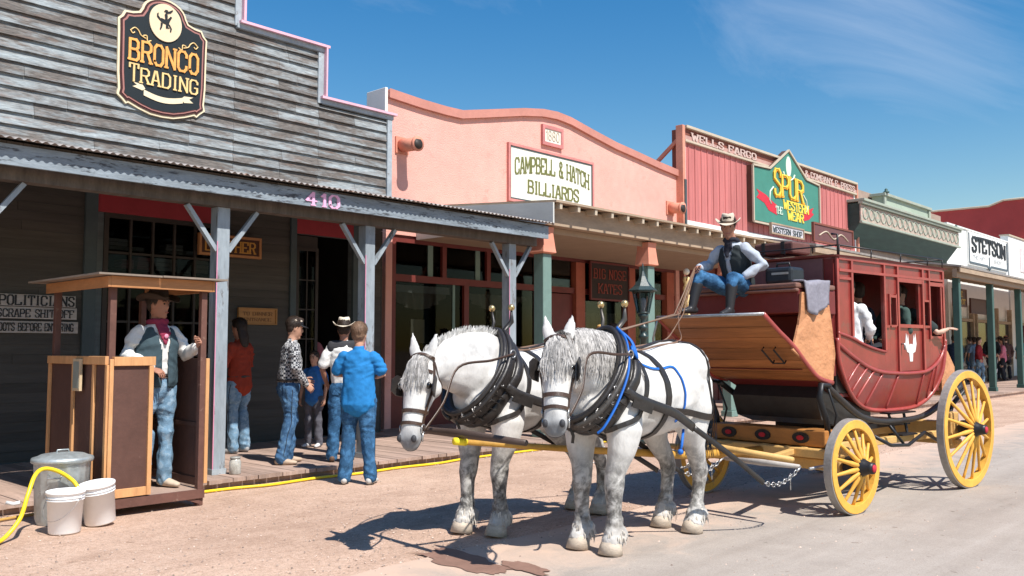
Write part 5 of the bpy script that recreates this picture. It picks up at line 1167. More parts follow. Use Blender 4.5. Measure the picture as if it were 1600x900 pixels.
def horse(label, loc, rot, poll, muz, fn, neck, near, seed, coat, fl=None, hl=None, blue=False):
    rnd = random.Random(seed); hr = thing('draft_horse', label, 'horse', loc, rot, None)
    P = V(poll); Mz = V(muz); d = (Mz-P).normalized(); L = (Mz-P).length; fn = V(fn); fn = (fn-d*fn.dot(d)).normalized(); lat = fn.cross(d).normalized()
    if lat.y < 0: lat = -lat
    m = MB()
    # trunk
    T = [(-.70, 1.20, .13, .17), (-.62, 1.20, .235, .265), (-.48, 1.185, .30, .335), (-.30, 1.155, .325, .355), (-.05, 1.11, .335, .345), (.15, 1.105, .325, .335), (.34, 1.115, .295, .345), (.48, 1.12, .27, .33), (.60, 1.08, .235, .27), (.68, 1.04, .17, .20)]
    loft(m, [((x, 0, z), a, b) for x, z, a, b in T], 20, up=(0, 0, 1))
    m.ball((-.42, .13, 1.30), .20, 8); m.ball((-.42, -.13, 1.30), .20, 8)          # croup
    for s_ in (-1, 1): m.ball((.62, s_*.105, 1.00), .135, 8); m.ball((.44, s_*.17, 1.17), .16, 8, sq=(1, .8, 1.4))   # breast, shoulder
    # neck with crest
    nk = [V(q[0]) for q in neck]; loft(m, [(q[0], q[1], q[2]) for q in neck], 16, up=(0, 0, 1))
    # throat joins the jaw
    loft(m, [(tuple(nk[-1]), .085, .12), (tuple(P+d*.12-fn*.06), .085, .10)], 12)
    H = [(0, .08, .09, -.03), (.10, .102, .11, -.035), (.24, .116, .135, -.05), (.36, .112, .13, -.045), (.50, .094, .105, -.02), (.66, .078, .084, -.003), (.80, .074, .074, .0), (.92, .080, .072, -.002), (.985, .066, .055, -.008)]
    pts = [P+d*(L*t)+fn*o for t, a, b, o in H]; loft(m, [(tuple(p), a, b) for p, (t, a, b, o) in zip(pts, H)], 18, up=tuple(fn))
    for s_ in (-1, 1):
        m.ball(tuple(P+d*(L*.31)+lat*(s_*.075)+fn*.035), .042, 8)               # orbital ridge
        m.ball(tuple(P+d*(L*.30)+lat*(s_*.065)-fn*.09), .075, 8)                # jowl
        m.ball(tuple(P+d*(L*.93)+lat*(s_*.046)+fn*.035), .035, 8)               # nostril rim
        eb = P+lat*(s_*.055)-fn*.02-d*.01; et = eb+(-d*.19+lat*(s_*.04)+fn*(.02 if s_ > 0 else .03))
        loft(m, [(tuple(eb), .038, .028), (tuple(eb.lerp(et, .4)), .044, .02), (tuple(eb.lerp(et, .75)), .026, .013), (tuple(et), .008, .007)], 10, up=tuple(fn))
    m.ball(tuple(P+d*(L*.99)-fn*.045), .035, 8); m.ball(tuple(P+d*(L*.95)-fn*.04), .04, 8)     # chin
    # legs
    fl = fl or {1: .0, -1: .0}; hl = hl or {1: 0, -1: 0}
    hoofs = []
    for s_ in (-1, 1):
        o = fl[s_]; yy = s_*.145
        loft(m, [((.47, s_*.19, 1.05), .10, .17), ((.49, s_*.20, .88), .12, .15), ((.52+o*.3, s_*.185, .72), .095, .12), ((.545+o*.5, yy, .56), .068, .082), ((.555+o*.6, yy, .47), .070, .078), ((.555+o*.7, yy, .40), .058, .063), ((.55+o*.8, yy, .28), .05, .055), ((.55+o*.9, yy, .19), .062, .068), ((.57+o, yy, .12), .07, .078), ((.585+o, yy, .075), .078, .085)], 12, up=(1, 0, 0))
        m.ball((.53+o*.95, yy, .135), .082, 8, sq=(1.05, 1, .9)); m.ball((.505+o, yy, .11), .055, 8)
        hoofs.append((.60+o, yy))
        o = hl[s_]; yy = s_*.155
        loft(m, [((-.46, s_*.16, 1.18), .15, .22), ((-.44, s_*.185, .98), .145, .22), ((-.43+o*.2, s_*.19, .82), .11, .16), ((-.50+o*.4, s_*.175, .68), .08, .105), ((-.59+o*.6, yy, .555), .062, .082), ((-.625+o*.7, yy, .48), .062, .078), ((-.62+o*.8, yy, .38), .052, .06), ((-.60+o*.9, yy, .26), .05, .056), ((-.585+o, yy, .18), .066, .07), ((-.555+o, yy, .11), .074, .08), ((-.54+o, yy, .075), .08, .088)], 12, up=(1, 0, 0))
        m.ball((-.60+o, yy, .14), .085, 8, sq=(1.05, 1, .95)); m.ball((-.645+o, yy, .50), .045, 8)
        hoofs.append((-.52+o, yy))
    def disp(p):
        if p.z < .3 and p.x < .9: return .010*noise.noise(p*28)+.006*noise.noise(p*60)
        return .006*noise.noise(p*5)+.0025*noise.noise(p*14)
    vs, fs = remesh(m, .0135, 5, .5, disp)
    def attr(p):
        t = (p-P).dot(d)/L; onhead = p.x > nk[-1].x-.03 and (p-(P+d*max(0, min(1, t))*L)).length < .24
        leg = 0 if onhead else (.0 if near else .25)*max(0, min(1, (.78-p.z)/.2))+(.95 if near else .9)*max(0, min(1, (.78-p.z)/.30))*max(0, min(1, (p.z-.16)/.1+.35)); mz = 0
        if onhead: mz = max(0, min(1, (t-.76)/.2))*.9; pe = min((p-(P+d*(L*.32)+lat*(q_*.11)+fn*.04)).length for q_ in (1, -1)); mz = max(mz, max(0, 1-pe/.048)*.8); leg = .18*max(0, min(1, (.5-abs(t-.35))*2))
        dirt = max(0, min(1, (.2-p.z)/.12))*.3*(0 if onhead else 1)+max(0, .35*noise.noise(p*6)) * (1 if p.z < .45 and not onhead else .15)
        return (leg, mz, dirt)
    body = organic('body', coat, vs, fs, hr, attr=attr)
    wr = Wrap(vs, fs)
    for (x, y) in hoofs:
        f = MB(); f.tube([(x-.02, y, .085), (x-.005, y, .05), (x+.004, y, .002)], [(.072, .074), (.080, .085), (.087, .094)], 18, up=(1, 0, 0)); f.build('hoof', HOOF, body if False else hr)
        f = MB()      # feathering
        for i in range(60):
            a = rnd.uniform(0, 2*pi); back = .5+.5*cos(a-pi); c0 = V((x-.05+.075*cos(a), y+.075*sin(a), rnd.uniform(.11, .20))); q, n = wr.near(c0, .0)
            L_ = rnd.uniform(.03, .055)*(.8+.8*back); e = q+V((n.x*.008+.008*cos(a), n.y*.008+.006*sin(a), -L_)); e.z = max(e.z, .02)
            strand(f, [q, q.lerp(e, .5)+n*.006, e], .006, .002, n)
        f.build('feather', HAIRF, hr, normals=False)
    for s_ in (-1, 1):
        c = P+d*(L*.32)+lat*(s_*.112)+fn*.04; q, n = wr.near(c, -.006); f = MB(); f.ball(tuple(q), .024, 8); f.build('eye', EYE, hr)
        f = MB(); c = P+d*(L*.935)+lat*(s_*.055)+fn*.06; q, n = wr.near(c, -.004); f.ball(tuple(q), .022, 6, sq=(.9, .9, 1.2)); f.build('nostril', DARKSKIN, hr)
    f = MB()
    for s_ in (-1, 1): wr.strap(f, [P+d*(L*.90)+lat*(s_*.06)-fn*.02, P+d*(L*.985)+lat*(s_*.045)-fn*.012, P+d*(L*1.05)-fn*.01], .006, .002, .0005)
    f.build('mouth_line', DARKSKIN, hr)
    # ---- hair
    crest = catmull([V((.40, 0, 1.44))]+[V(q[0])+V((0, 0, q[2]*.97)) for q in neck[1:]]+[P-fn*.06], 10)
    f = MB(); col = HAIRG if near else HAIRW
    for i in range(1100 if near else 600):
        c = crest[min(len(crest)-1, int(rnd.random()**1.1*len(crest)*.93))]+V((rnd.uniform(-.03, .03), rnd.uniform(-.02, .02), 0)); q, n = wr.near(c, .0)
        if near:
            sd = 1 if rnd.random() < .9 else -1; Lh = rnd.uniform(.20, .42); pts = [q]; p = q+V((0, .02*sd, .015))
            for j in range(1, 6): p = p+V((rnd.uniform(-.01, .014), (.05 if j < 2 else .012)*sd, -Lh/5*(.5 if j < 2 else 1.1))); qq, nn = wr.near(p, .008+rnd.random()*.012); p = qq.lerp(p, .15); pts.append(p)
            strand(f, pts, .0065, .002, V((0, sd, .3)))
        else:
            e = q+V((rnd.uniform(-.03, .01), rnd.uniform(-.02, .035), rnd.uniform(.03, .06))); strand(f, [q-n*.01, q.lerp(e, .6), e], .006, .001, V((0, 1, 0)))
    f.build('mane', col, hr, normals=False)
    f = MB()
    for i in range(170):
        u = rnd.uniform(-1, 1); c = P+lat*(u*.032)+fn*rnd.uniform(-.02, .04)-d*.0; q, n = wr.near(c, .0); Lh = rnd.uniform(.12, .32) if near else rnd.uniform(.14, .27); pts = [q]; p = q+fn*.03
        for j in range(1, 6): p = p+d*(Lh/5)+lat*(u*.012*rnd.random()+rnd.uniform(-.006, .006)); qq, nn = wr.near(p, .006+rnd.random()*.014); p = qq; pts.append(p)
        strand(f, pts, .0055, .0015, fn)
    f.build('forelock', HAIRG, hr, normals=False)
    f = MB()
    for i in range(520):
        y = rnd.gauss(0, .03); p = V((-.76, y*.5, 1.33+rnd.uniform(-.04, .02))); pts = [p]; Lt = rnd.uniform(.5, .78)
        for j in range(1, 8): t = j/7; p = V((-.78-.055*sin(pi*min(1, t*1.2))+rnd.uniform(-.006, .006), y*(1+1.8*t)+rnd.uniform(-.006, .006), 1.33-Lt*t)); pts.append(p)
        strand(f, pts, .006, .002, V((-1, .2, 0)))
    f.build('tail', HAIRD, hr, normals=False)
    # ---- collar and hames
    ctr = V((.60, 0, 1.235)); ax = V((-.44, 0, .62)).normalized(); nrm = V((ax.z, 0, -ax.x)).normalized()
    def ringpt(t, a, b, off=0): w_ = a*(1-.28*max(0, sin(t))**2); return ctr+V((0, 1, 0))*(w_*cos(t))+ax*(b*sin(t))+nrm*off
    col_ = MB(); R_ = [ringpt(2*pi*i/40, .245, .385) for i in range(40)]; col_.tube(R_, [(.052, .078)]*40, 12, closed=True, up=tuple(nrm)); cl = col_.build('collar', HLEA, hr)
    f = MB(); R_ = [ringpt(2*pi*i/40, (.262), .40, .075) for i in range(40)]; f.tube(R_, [(.022, .02)]*40, 8, closed=True, up=tuple(nrm)); f.build('collar_rim', HLEA, cl)
    f = MB(); R_ = [ringpt(2*pi*i/40, .268, .385, -.105) for i in range(40)]; R_ = [wr.near(p, .012)[0].lerp(p, .25) for p in R_]; f.tube(R_, [(.024, .05)]*40, 8, closed=True, up=tuple(nrm)); f.build('collar_pad', HLEA, cl)
    for s_ in (-1, 1):
        f = MB(); Q = wr.strap(f, [(.36, s_*.2, 1.42), (.34, s_*.3, 1.25), (.38, s_*.3, 1.08), (.50, s_*.28, .95), (.66, s_*.14, .88)], .035, .01, .008); f.build('shoulder_strap', HLEA, cl)
        pts = [ringpt(t if s_ > 0 else pi-t, (.297), .435, .045) for t in [radians(a) for a in range(-80, 78, 8)]]
        pts += [ctr+V((0, s_*.10, 0))+ax*.47+nrm*.02+V((0, 0, .04)), ctr+V((0, s_*.11, 0))+ax*.46+nrm*.03+V((0, 0, .13))]
        f = MB(); f.tube(pts, [(.014, .02)]*(len(pts)-1)+[(.009, .009)], 8); hm = f.build('hame', HLEA if not near else mat('hame_iron', (.10, .09, .08), .4, .2, 6, metal=.4), cl)
        f = MB(); f.ball(tuple(pts[-1]+V((0, 0, .025))), .028, 8); f.build('hame_ball', BRASS, hm)
        f = MB(); c0 = ringpt(radians(25) if s_ > 0 else pi-radians(25), .315, .455, .03); f.tube([c0+V((.03*cos(a), 0, .03*sin(a))) for a in [2*pi*i/12 for i in range(12)]], .006, 6, closed=True); f.build('hame_ring', STEEL, hm)
    # ---- body straps
    f = MB(); wr.strap(f, [(.16, 0, 1.5), (.14, .25, 1.4), (.12, .38, 1.1), (.13, .28, .8), (.14, 0, .72), (.13, -.28, .8), (.12, -.38, 1.1), (.14, -.25, 1.4)], .055, .012, .004, True); f.build('back_band', HLEA, hr)
    f = MB(); wr.strap(f, [(.5, 0, 1.5), (.3, 0, 1.5), (0, 0, 1.5), (-.3, 0, 1.55), (-.55, 0, 1.55), (-.72, 0, 1.42)], .04, .008, .004); f.build('back_strap', HLEA, hr)
    for s_ in (-1, 1):
        f = MB(); Q = wr.strap(f, [(.30, s_*.34, 1.03), (.05, s_*.37, .97), (-.3, s_*.36, .93), (-.62, s_*.3, .90), (-.74, s_*.12, .90), (-.76, 0, .90)], .05, .01, .006); f.build('breeching', HLEA, hr)
        f = MB(); wr.strap(f, [(-.38, 0, 1.56), (-.40, s_*.2, 1.5), (-.46, s_*.34, 1.25), (-.55, s_*.34, .93)], .022, .007, .004); f.build('hip_strap', HLEA, hr)
        f = MB(); wr.strap(f, [(-.58, 0, 1.56), (-.60, s_*.2, 1.42), (-.66, s_*.26, 1.15), (-.68, s_*.22, .92)], .022, .007, .004); f.build('hip_strap', HLEA, hr)
    f = MB(); wr.strap(f, [(.72, .0, .92), (.60, .0, .80), (.3, 0, .74), (.13, 0, .74)], .045, .01, .004); f.build('breast_strap', HLEA, hr)
    for s_ in (-1, 1):
        f = MB(); Q = [p for p in catmull([(.60, s_*.285, 1.16), (.52, s_*.33, 1.10), (.34, s_*.37, 1.04), (.13, s_*.385, .98), (-.12, s_*.39, .86)], 5)]
        f.tube(Q, [(.012, .036)]*len(Q), 8, up=(0, 0, 1)); f.bar((.56, s_*.32, 1.08), (.40, s_*.375, 1.02), .012, .07); f.build('tug', HLEA, hr)
    # buckles and chains at the breast
    f = MB()
    for i in range(34):
        s_ = 1 if i % 3 else -1; c = ringpt(radians(rnd.uniform(-75, -10)) if s_ > 0 else pi-radians(rnd.uniform(-75, -10)), .29, .42, rnd.uniform(-.0, .06)); a0 = rnd.uniform(0, 3)
        u = V((cos(a0), rnd.uniform(-.5, .5), sin(a0))).normalized(); w_ = u.cross(V((0, 1, 0))).normalized()
        f.tube([c+u*(.022*cos(a))+w_*(.014*sin(a)) for a in [2*pi*k/8 for k in range(8)]], .0045, 5, closed=True)
    f.build('buckles', STEEL, cl)
    f = MB()
    for i in range(9):
        a_ = ringpt(radians(-88+i*9), .29, .42, .06); b_ = a_+V((-.12-.02*(i % 3), .03, -.05-.02*(i % 2))); f.bar(a_, b_, .02, .006)
    f.build('breast_straps', HLEA, cl)
    # ---- bridle
    HP = lambda t, l, n: P+d*(L*t)+lat*l+fn*n
    f = MB(); wr.strap(f, [HP(.62, 0, .12), HP(.62, .08, .04), HP(.60, .07, -.10), HP(.58, 0, -.14), HP(.60, -.07, -.10), HP(.62, -.08, .04)], .026, .006, .003, True)
    wr.strap(f, [HP(.76, 0, .1), HP(.76, .08, .03), HP(.74, .06, -.08), HP(.74, 0, -.1), HP(.74, -.06, -.08), HP(.76, -.08, .03)], .022, .006, .003, True); f.build('noseband', HBR, hr)
    f = MB(); wr.strap(f, [HP(.14, -.12, .0), HP(.14, -.07, .08), HP(.14, 0, .1), HP(.14, .07, .08), HP(.14, .12, .0)], .024, .006, .003); wr.strap(f, [HP(-.02, -.11, -.06), HP(-.03, -.06, .0), HP(-.03, 0, .03), HP(-.03, .06, 0), HP(-.02, .11, -.06)], .024, .006, .003); f.build('browband', HBR, hr)
    for s_ in (-1, 1):
        f = MB(); wr.strap(f, [HP(-.02, s_*.1, -.04), HP(.15, s_*.13, -.02), HP(.35, s_*.13, -.01), HP(.55, s_*.1, .0), HP(.78, s_*.09, .0)], .022, .006, .003); wr.strap(f, [HP(-.01, s_*.1, -.06), HP(.15, s_*.13, -.1), HP(.3, s_*.1, -.18), HP(.36, 0, -.22)], .018, .006, .003); f.build('cheek_strap', HBR, hr)
        c = HP(.33, s_*.142, .015); f = MB(); pl = []
        for (u, v) in ((-.075, -.05), (-.08, .03), (-.04, .075), (.04, .07), (.065, .02), (.06, -.05)): pl.append((u, v))
        A_ = d; B_ = (fn*.9+lat*s_*.3).normalized(); C_ = A_.cross(B_).normalized()
        f.prism(pl, lambda u, v, w: c+A_*u+B_*v+C_*w, -.004, .004); f.build('blinker', HLEA, hr)
        f = MB(); c = HP(.80, s_*.085, -.005); f.tube([c+d*(.028*cos(a))+fn*(.028*sin(a)) for a in [2*pi*k/14 for k in range(14)]], .005, 6, closed=True); f.tube([c+d*.02, c+d*.09-fn*.01], .006, 6); f.build('bit_ring', STEEL, hr)
        # rein from bit to hame ring
        c1 = HP(.82, s_*.09, -.01); c2 = ringpt(radians(25) if s_ > 0 else pi-radians(25), .325, .46, .03)
        nm = nk[-2]+V((0, s_*.17, -.02)); f = MB(); Q = catmull([c1, c1.lerp(nm, .5)+V((0, s_*.02, -.03)), nm, nm.lerp(c2, .5)+V((0, s_*.05, 0)), c2], 6)
        Q2 = []
        for p in Q:
            q, n = wr.near(p)
            if (p-q).dot(n) < .012: p = q+n*.012
            Q2.append(p)
        f.tube(Q2, [(.004, .011)]*len(Q2), 6); f.build('rein', HBR, hr)
    # strap from the breast down to the yoke
    f = MB(); f.tube([ctr-ax*.42+nrm*.03, V((.83, 0, .84)), V((.84, 0, .79))], .012, 6); f.build('yoke_strap', HLEA, hr)
    if blue:
        f = MB(); Q = catmull([(.42, .08, 1.60), (.47, .20, 1.50), (.60, .31, 1.30), (.74, .33, 1.10), (.86, .30, .93), (.89, .26, .88)], 6); f.tube(Q, [(.009, .02)]*len(Q), 8); f.build('blue_strap', BLUE, hr)
        f = MB(); f.tube(catmull([(.40, .10, 1.58), (.36, .17, 1.50), (.40, .24, 1.40), (.46, .24, 1.46)], 5), [(.03, .012)]*16, 8); f.build('blue_bow', BLUE, hr)
        f = MB(); Q = wr.strap(f, [(.38, .24, 1.42), (.28, .3, 1.345), (.14, .32, 1.33), (.0, .32, 1.36), (-.06, .35, 1.27), (-.10, .38, 1.10), (-.09, .37, .95), (-.04, .34, .84)], .016, .008, .005); f.tube([(-.04, .35, .85), (-.0, .36, .74), (.02, .36, .70)], .011, 6); f.ball((.02, .36, .69), .022, 6); f.build('blue_rope', BLUE, hr)
    return hr, wr
COAT = coat_mat('white_coat', (.55, .53, .50), (.15, .16, .175))
NP = V((5.77, 4.0, 0)); FP = V((5.66, 5.04, 0))
nh, nwr = horse('white draft horse in front with blue straps on its harness, head turned to the camera', NP, pi,
    (1.27, .23, 1.49), (1.43, .34, .93), (.86, .50, 0), [((.36, 0, 1.20), .19, .30), ((.58, .02, 1.30), .165, .285), ((.82, .07, 1.385), .125, .225), ((1.04, .14, 1.43), .105, .17), ((1.18, .19, 1.44), .09, .13)], True, 3, COAT, fl={1: .0, -1: .0}, hl={1: .06, -1: .03}, blue=True)
fh, fwr = horse('white draft horse on the far side with its head lowered toward the left', FP, pi,
    (1.40, .20, 1.37), (1.56, .27, .78), (.93, .36, 0), [((.36, 0, 1.20), .19, .30), ((.60, .0, 1.30), .165, .295), ((.86, .04, 1.335), .13, .245), ((1.10, .10, 1.335), .105, .18), ((1.27, .16, 1.32), .09, .13)], False, 8, COAT, fl={1: -.03, -1: .06}, hl={1: -.20, -1: -.24})
# traces and chains from the tugs to the singletrees
def chain(mb, p, q, n, sag=.05, r=.018):
    P_ = [p.lerp(q, i/n)+V((0, 0, -sag*sin(pi*i/n))) for i in range(n+1)]
    for i in range(n):
        a, b = P_[i], P_[i+1]; dd = (b-a).normalized(); u = V((0, 0, 1)) if i % 2 else dd.cross(V((0, 0, 1))).normalized(); c = (a+b)/2; h = (b-a).length*.62
        mb.tube([c+dd*(h*cos(t))+u*(r*sin(t)) for t in [2*pi*k/10 for k in range(10)]], .0045, 5, closed=True)
for hp, root, ys in ((NP, nh, -.5), (FP, fh, .5)):
    inv = parent_matrix(root).inverted()
    for s_ in (-1, 1):
        end = inv @ cw(-1.0, ys-s_*.38, .47); st_ = V((-.12, s_*.39, .86))
        mid = st_.lerp(end, .66)+V((0, 0, -.20)); f = MB(); Q = catmull([st_, st_.lerp(mid, .5)+V((0, s_*.02, -.0)), mid], 8); f.tube(Q, [(.009, .022)]*len(Q), 8); tr = f.build('trace', HLEA, root)
        f = MB(); chain(f, mid, end, 12); e2 = end+V((-.0, 0, -.0)); chain(f, end.lerp(mid, .2), end.lerp(mid, .2)+V((0, 0, -.12)), 4, 0); f.build('trace_chain', STEEL, tr)
# ================================================================== people (local: x forward, y left, z up; 1.76 m tall at scale 1)
def skin(name, c): return mat(name, c, .55, .08, 9, .15, 60, spec=.35)
SKIN = skin('skin', (.50, .27, .18)); SKIN2 = skin('tanned_skin', (.36, .17, .11)); SKIN3 = skin('pale_skin', (.60, .38, .28))
def cloth(name, c, var=.12, sc=6, b=.4): return mat(name, c, .9, var, sc, b, 26, spec=.12, bdist=.01)
DENIM = mat('blue_denim', (.05, .115, .22), .9, .25, 7, .5, 30, spec=.1, wear=(.10, .20, .33), wearf=.5, bdist=.012)
DENIM2 = mat('faded_denim', (.16, .27, .38), .9, .25, 7, .5, 30, spec=.1, wear=(.26, .37, .47), wearf=.5, bdist=.012)
DENIM3 = mat('bright_denim', (.035, .10, .20), .9, .25, 7, .5, 30, spec=.1, wear=(.06, .17, .33), wearf=.5, bdist=.012)
DARKC = cloth('dark_trousers', (.03, .032, .04))
def checker_mat():
    m, nt, b = nodes('black_white_check'); v = texco(nt, (40, 40, 40), (0, 0, .3))
    ch = N(nt, 'ShaderNodeTexChecker'); ch.inputs['Scale'].default_value = 1.0; ch.inputs[1].default_value = (.42, .42, .42, 1); ch.inputs[2].default_value = (.02, .022, .03, 1)
    nt.links.new(v, ch.inputs[0]); nt.links.new(ch.outputs[0], b.inputs['Base Color']); b.inputs['Roughness'].default_value = .9; return m
_hand = {}
def hand_mesh(curl):
    k = round(curl, 1)
    if k in _hand: return _hand[k]
    m = MB(); loft(m, [((.0, 0, 0), .022, .017), ((.03, 0, 0), .034, .016), ((.065, 0, 0), .041, .015), ((.088, 0, -.002), .038, .012)], 12)
    for y, L_, r_ in ((.030, .070, .0088), (.010, .080, .0092), (-.011, .074, .0088), (-.030, .058, .0078)):
        p = V((.085, y, -.002)); a = -.12*curl; pts = [V((.06, y*.9, 0)), p]
        for s_ in (.45, .32, .26): a -= curl*.75; p = p+V((cos(a), y*.9, sin(a)))*(L_*s_*1.25) if False else p+V((cos(a), y*.6, sin(a))).normalized()*(L_*s_); pts.append(p)
        loft(m, [(tuple(q), r_*(1-.07*i), r_*(1-.07*i)) for i, q in enumerate(pts)], 8)
    loft(m, [((.012, .02, -.002), .014, .013), ((.042, .047, -.008), .0115, .0115), ((.072, .060, -.015-.012*curl), .0098, .0098), ((.094, .060-.006*curl, -.022-.018*curl), .0082, .0082)], 8)
    r_ = remesh(m, .0042, 2, .5); _hand[k] = r_; return r_
def place_hand(vs, fs, wrist, direction, palm, left, curl, sc=1.0):
    hv, hf = hand_mesh(curl); x = V(direction).normalized(); z = -V(palm); z = (z-x*z.dot(x)).normalized(); y = z.cross(x)
    # thumb side is +y for a right hand here; mirror for the left
    s_ = -1 if left else 1; o = len(vs)
    for p in hv: vs.append(V(wrist)+(x*p.x+y*(p.y*s_)+z*p.z)*sc)
    for f in hf: fs.append([i+o for i in (reversed(f) if left else f)])
def disp_cloth(a1=.006, f1=16, zlo=None, a2=.012):
    def d(p):
        w_ = noise.noise(V((p.x*3+5, p.y*3, p.z*3)))
        q = a1*(1.1-2.6*abs(noise.noise(V((p.x*f1*.8+w_*2, p.y*f1*.8, p.z*f1*.9+w_*3)))))*.8+a1*.5*noise.noise(V((p.x*f1*2.2, p.y*f1*2.2, p.z*f1*2.2)))
        if zlo is not None and p.z < zlo: q += a2*noise.noise(V((p.x*9, p.y*9, p.z*22)))*min(1, (zlo-p.z)/.15)
        return q
    return d
def person(label, loc, yaw, sc=1.0, arms=None, legs=None, skinm=SKIN, shirt=None, sleeves='long', trousers=DENIM, shoe=None, hat=None, hair=None, hairm=None, headyaw=0, headtilt=0, lean=0, torso=None, vest=None, scarf=None, boots=False, group=None, lod=1.0, pelvis=None, fat=1.0, tuck=False, belt=True, extra=None, cat='person'):
    rt = thing('person', label, cat, loc, yaw, group); S = Matrix.Scale(sc, 4)
    pv = V(pelvis or (0, 0, .95)); up = V((sin(lean), 0, cos(lean)))
    wa = pv+up*.13; ch = pv+up*.34+V((.01, 0, 0)); sh = pv+up*.475; nb = pv+up*.54; hc = pv+up*.685+V((.025+.03*sin(lean), 0, 0))
    SL = {1: sh+V((0, .185, -.02)), -1: sh+V((0, -.185, -.02))}
    arms = arms or {}; legs = legs or {}
    A = {}
    for s_ in (1, -1):
        d_ = arms.get(s_) or ((.0, s_*.245, 1.14), (.06, s_*.25, .89)); A[s_] = [SL[s_], V(d_[0]), V(d_[1])]+list(d_[2:])
    Lg = {}
    for s_ in (1, -1):
        d_ = legs.get(s_) or ((.02, s_*.10, .50), (-.01, s_*.11, .09)); Lg[s_] = [pv+V((0, s_*.09, -.04)), V(d_[0]), V(d_[1])]+list(d_[2:])
    vx = .0125/lod
    # ---- body: one continuous figure
    m = MB(); m.M = S
    loft(m, [(tuple(pv), .13*fat, .095*fat), (tuple(wa), .115*fat, .088*fat), (tuple(ch), .135, .09), (tuple(sh-up*.02), .125, .07), (tuple(nb), .06, .055)], 14, up=(1, 0, 0))
    loft(m, [(tuple(nb-up*.02), .056, .058), (tuple(hc-up*.09-V((.02, 0, 0))), .052, .056)], 12, up=(1, 0, 0))
    HM = Matrix.Translation(hc) @ Matrix.Rotation(headyaw, 4, 'Z') @ Matrix.Rotation(headtilt, 4, 'Y')
    m.M = S @ HM
    loft(m, [((.042, 0, -.112), .028, .026), ((.022, 0, -.085), .052, .066), ((.008, 0, -.04), .066, .086), ((.0, 0, .01), .073, .094), ((-.002, 0, .055), .075, .097), ((-.006, 0, .095), .062, .082)], 16, up=(1, 0, 0))
    if lod >= .7:
        loft(m, [((.088, 0, .022), .009, .009), ((.103, 0, -.012), .013, .015), ((.094, 0, -.026), .016, .01)], 8, up=(1, 0, 0))
        for s_ in (1, -1):
            m.ball((-.005, s_*.076, .0), .028, 6, sq=(.6, .35, 1)); m.ball((.078, s_*.034, .034), .019, 6, sq=(.6, 1.2, .5))
        m.ball((.085, 0, -.058), .018, 6, sq=(.7, 1.4, .5)); m.ball((.078, 0, -.098), .02, 6, sq=(.8, 1, .7))
    m.M = S
    for s_ in (1, -1):
        a = A[s_]; loft(m, [(tuple(a[0]-V((0, s_*.025, .015))), .045, .045), (tuple(a[0].lerp(a[1], .5)), .043, .046), (tuple(a[1]), .037, .037), (tuple(a[1].lerp(a[2], .35)), .036, .038), (tuple(a[2]), .024, .022)], 10)
        l = Lg[s_]; loft(m, [(tuple(l[0]), .082, .085), (tuple(l[0].lerp(l[1], .5)), .066, .07), (tuple(l[1]), .05, .052), (tuple(l[1].lerp(l[2], .35)), .048, .052), (tuple(l[2]), .034, .036)], 10)
    vs, fs = remesh(m, vx*sc, 3, .5)
    for s_ in (1, -1):
        a = A[s_]; dr = (a[2]-a[1]).normalized(); hd = V(a[3]).normalized() if len(a) > 3 else dr; palm = V(a[4]) if len(a) > 4 else V((0, -s_, 0)); curl = a[5] if len(a) > 5 else .5
        place_hand(vs, fs, S @ (a[2]-dr*.004), hd, palm, s_ > 0, curl, sc*.98)
    organic('body', skinm, vs, fs, rt)
    # ---- shirt
    if shirt is not None:
        m = MB(); m.M = S; fz = fat
        loft(m, ([] if tuck else [(tuple(pv-up*.075), .180*fz, .145*fz)])+[(tuple(pv-up*(-.03 if tuck else .02)), (.150 if tuck else .172)*fz, (.118 if tuck else .138)*fz), (tuple(wa), .160*fz, .128*fz), (tuple(ch), .172*max(1, fz*.95), .125*max(1, fz*.93)), (tuple(sh-up*.02), .165, .105), (tuple(sh+up*.03), .105, .085), (tuple(nb-up*.012), .066, .068)], 16, up=(1, 0, 0), cap=True)
        for s_ in (1, -1):
            a = A[s_]
            if sleeves == 'long': loft(m, [(tuple(a[0]-V((0, s_*.03, 0))), .060, .066), (tuple(a[0].lerp(a[1], .5)), .060, .063), (tuple(a[1]), .057, .060), (tuple(a[1].lerp(a[2], .5)), .050, .052), (tuple(a[1].lerp(a[2], .93)), .038, .038)], 12)
            else: e = a[0].lerp(a[1], .78); loft(m, [(tuple(a[0]-V((0, s_*.03, 0))), .060, .066), (tuple(a[0].lerp(a[1], .4)), .063, .067), (tuple(e), .066, .069)], 12)
        vs, fs = remesh(m, vx*sc, 3, .5, disp_cloth(.010 if sleeves == 'short' else .012, 9)); organic('shirt', shirt, vs, fs, rt)
    # ---- trousers
    if trousers is not None:
        m = MB(); m.M = S; hem = .06 if not boots else .40
        loft(m, [(tuple(pv+up*.045), .148*fat, .118*fat), (tuple(pv-up*.03), .158*fat, .125*fat), (tuple(pv-up*.09), .14*fat, .115*fat)], 16, up=(1, 0, 0))
        for s_ in (1, -1):
            l = Lg[s_]; k2 = l[1].lerp(l[2], .5); e = l[2] if not boots else l[1].lerp(l[2], .25)
            st = [(tuple(l[0]), .096*fat, .105*fat), (tuple(l[0].lerp(l[1], .5)), .090, .094), (tuple(l[1]), .073, .076)]
            if boots: st += [(tuple(e), .062, .064)]
            else: st += [(tuple(k2), .068, .073), (tuple(l[2]+(l[1]-l[2]).normalized()*.04), .064, .076), (tuple(l[2]-(l[1]-l[2]).normalized()*.02), .062, .078)]
            loft(m, st, 12)
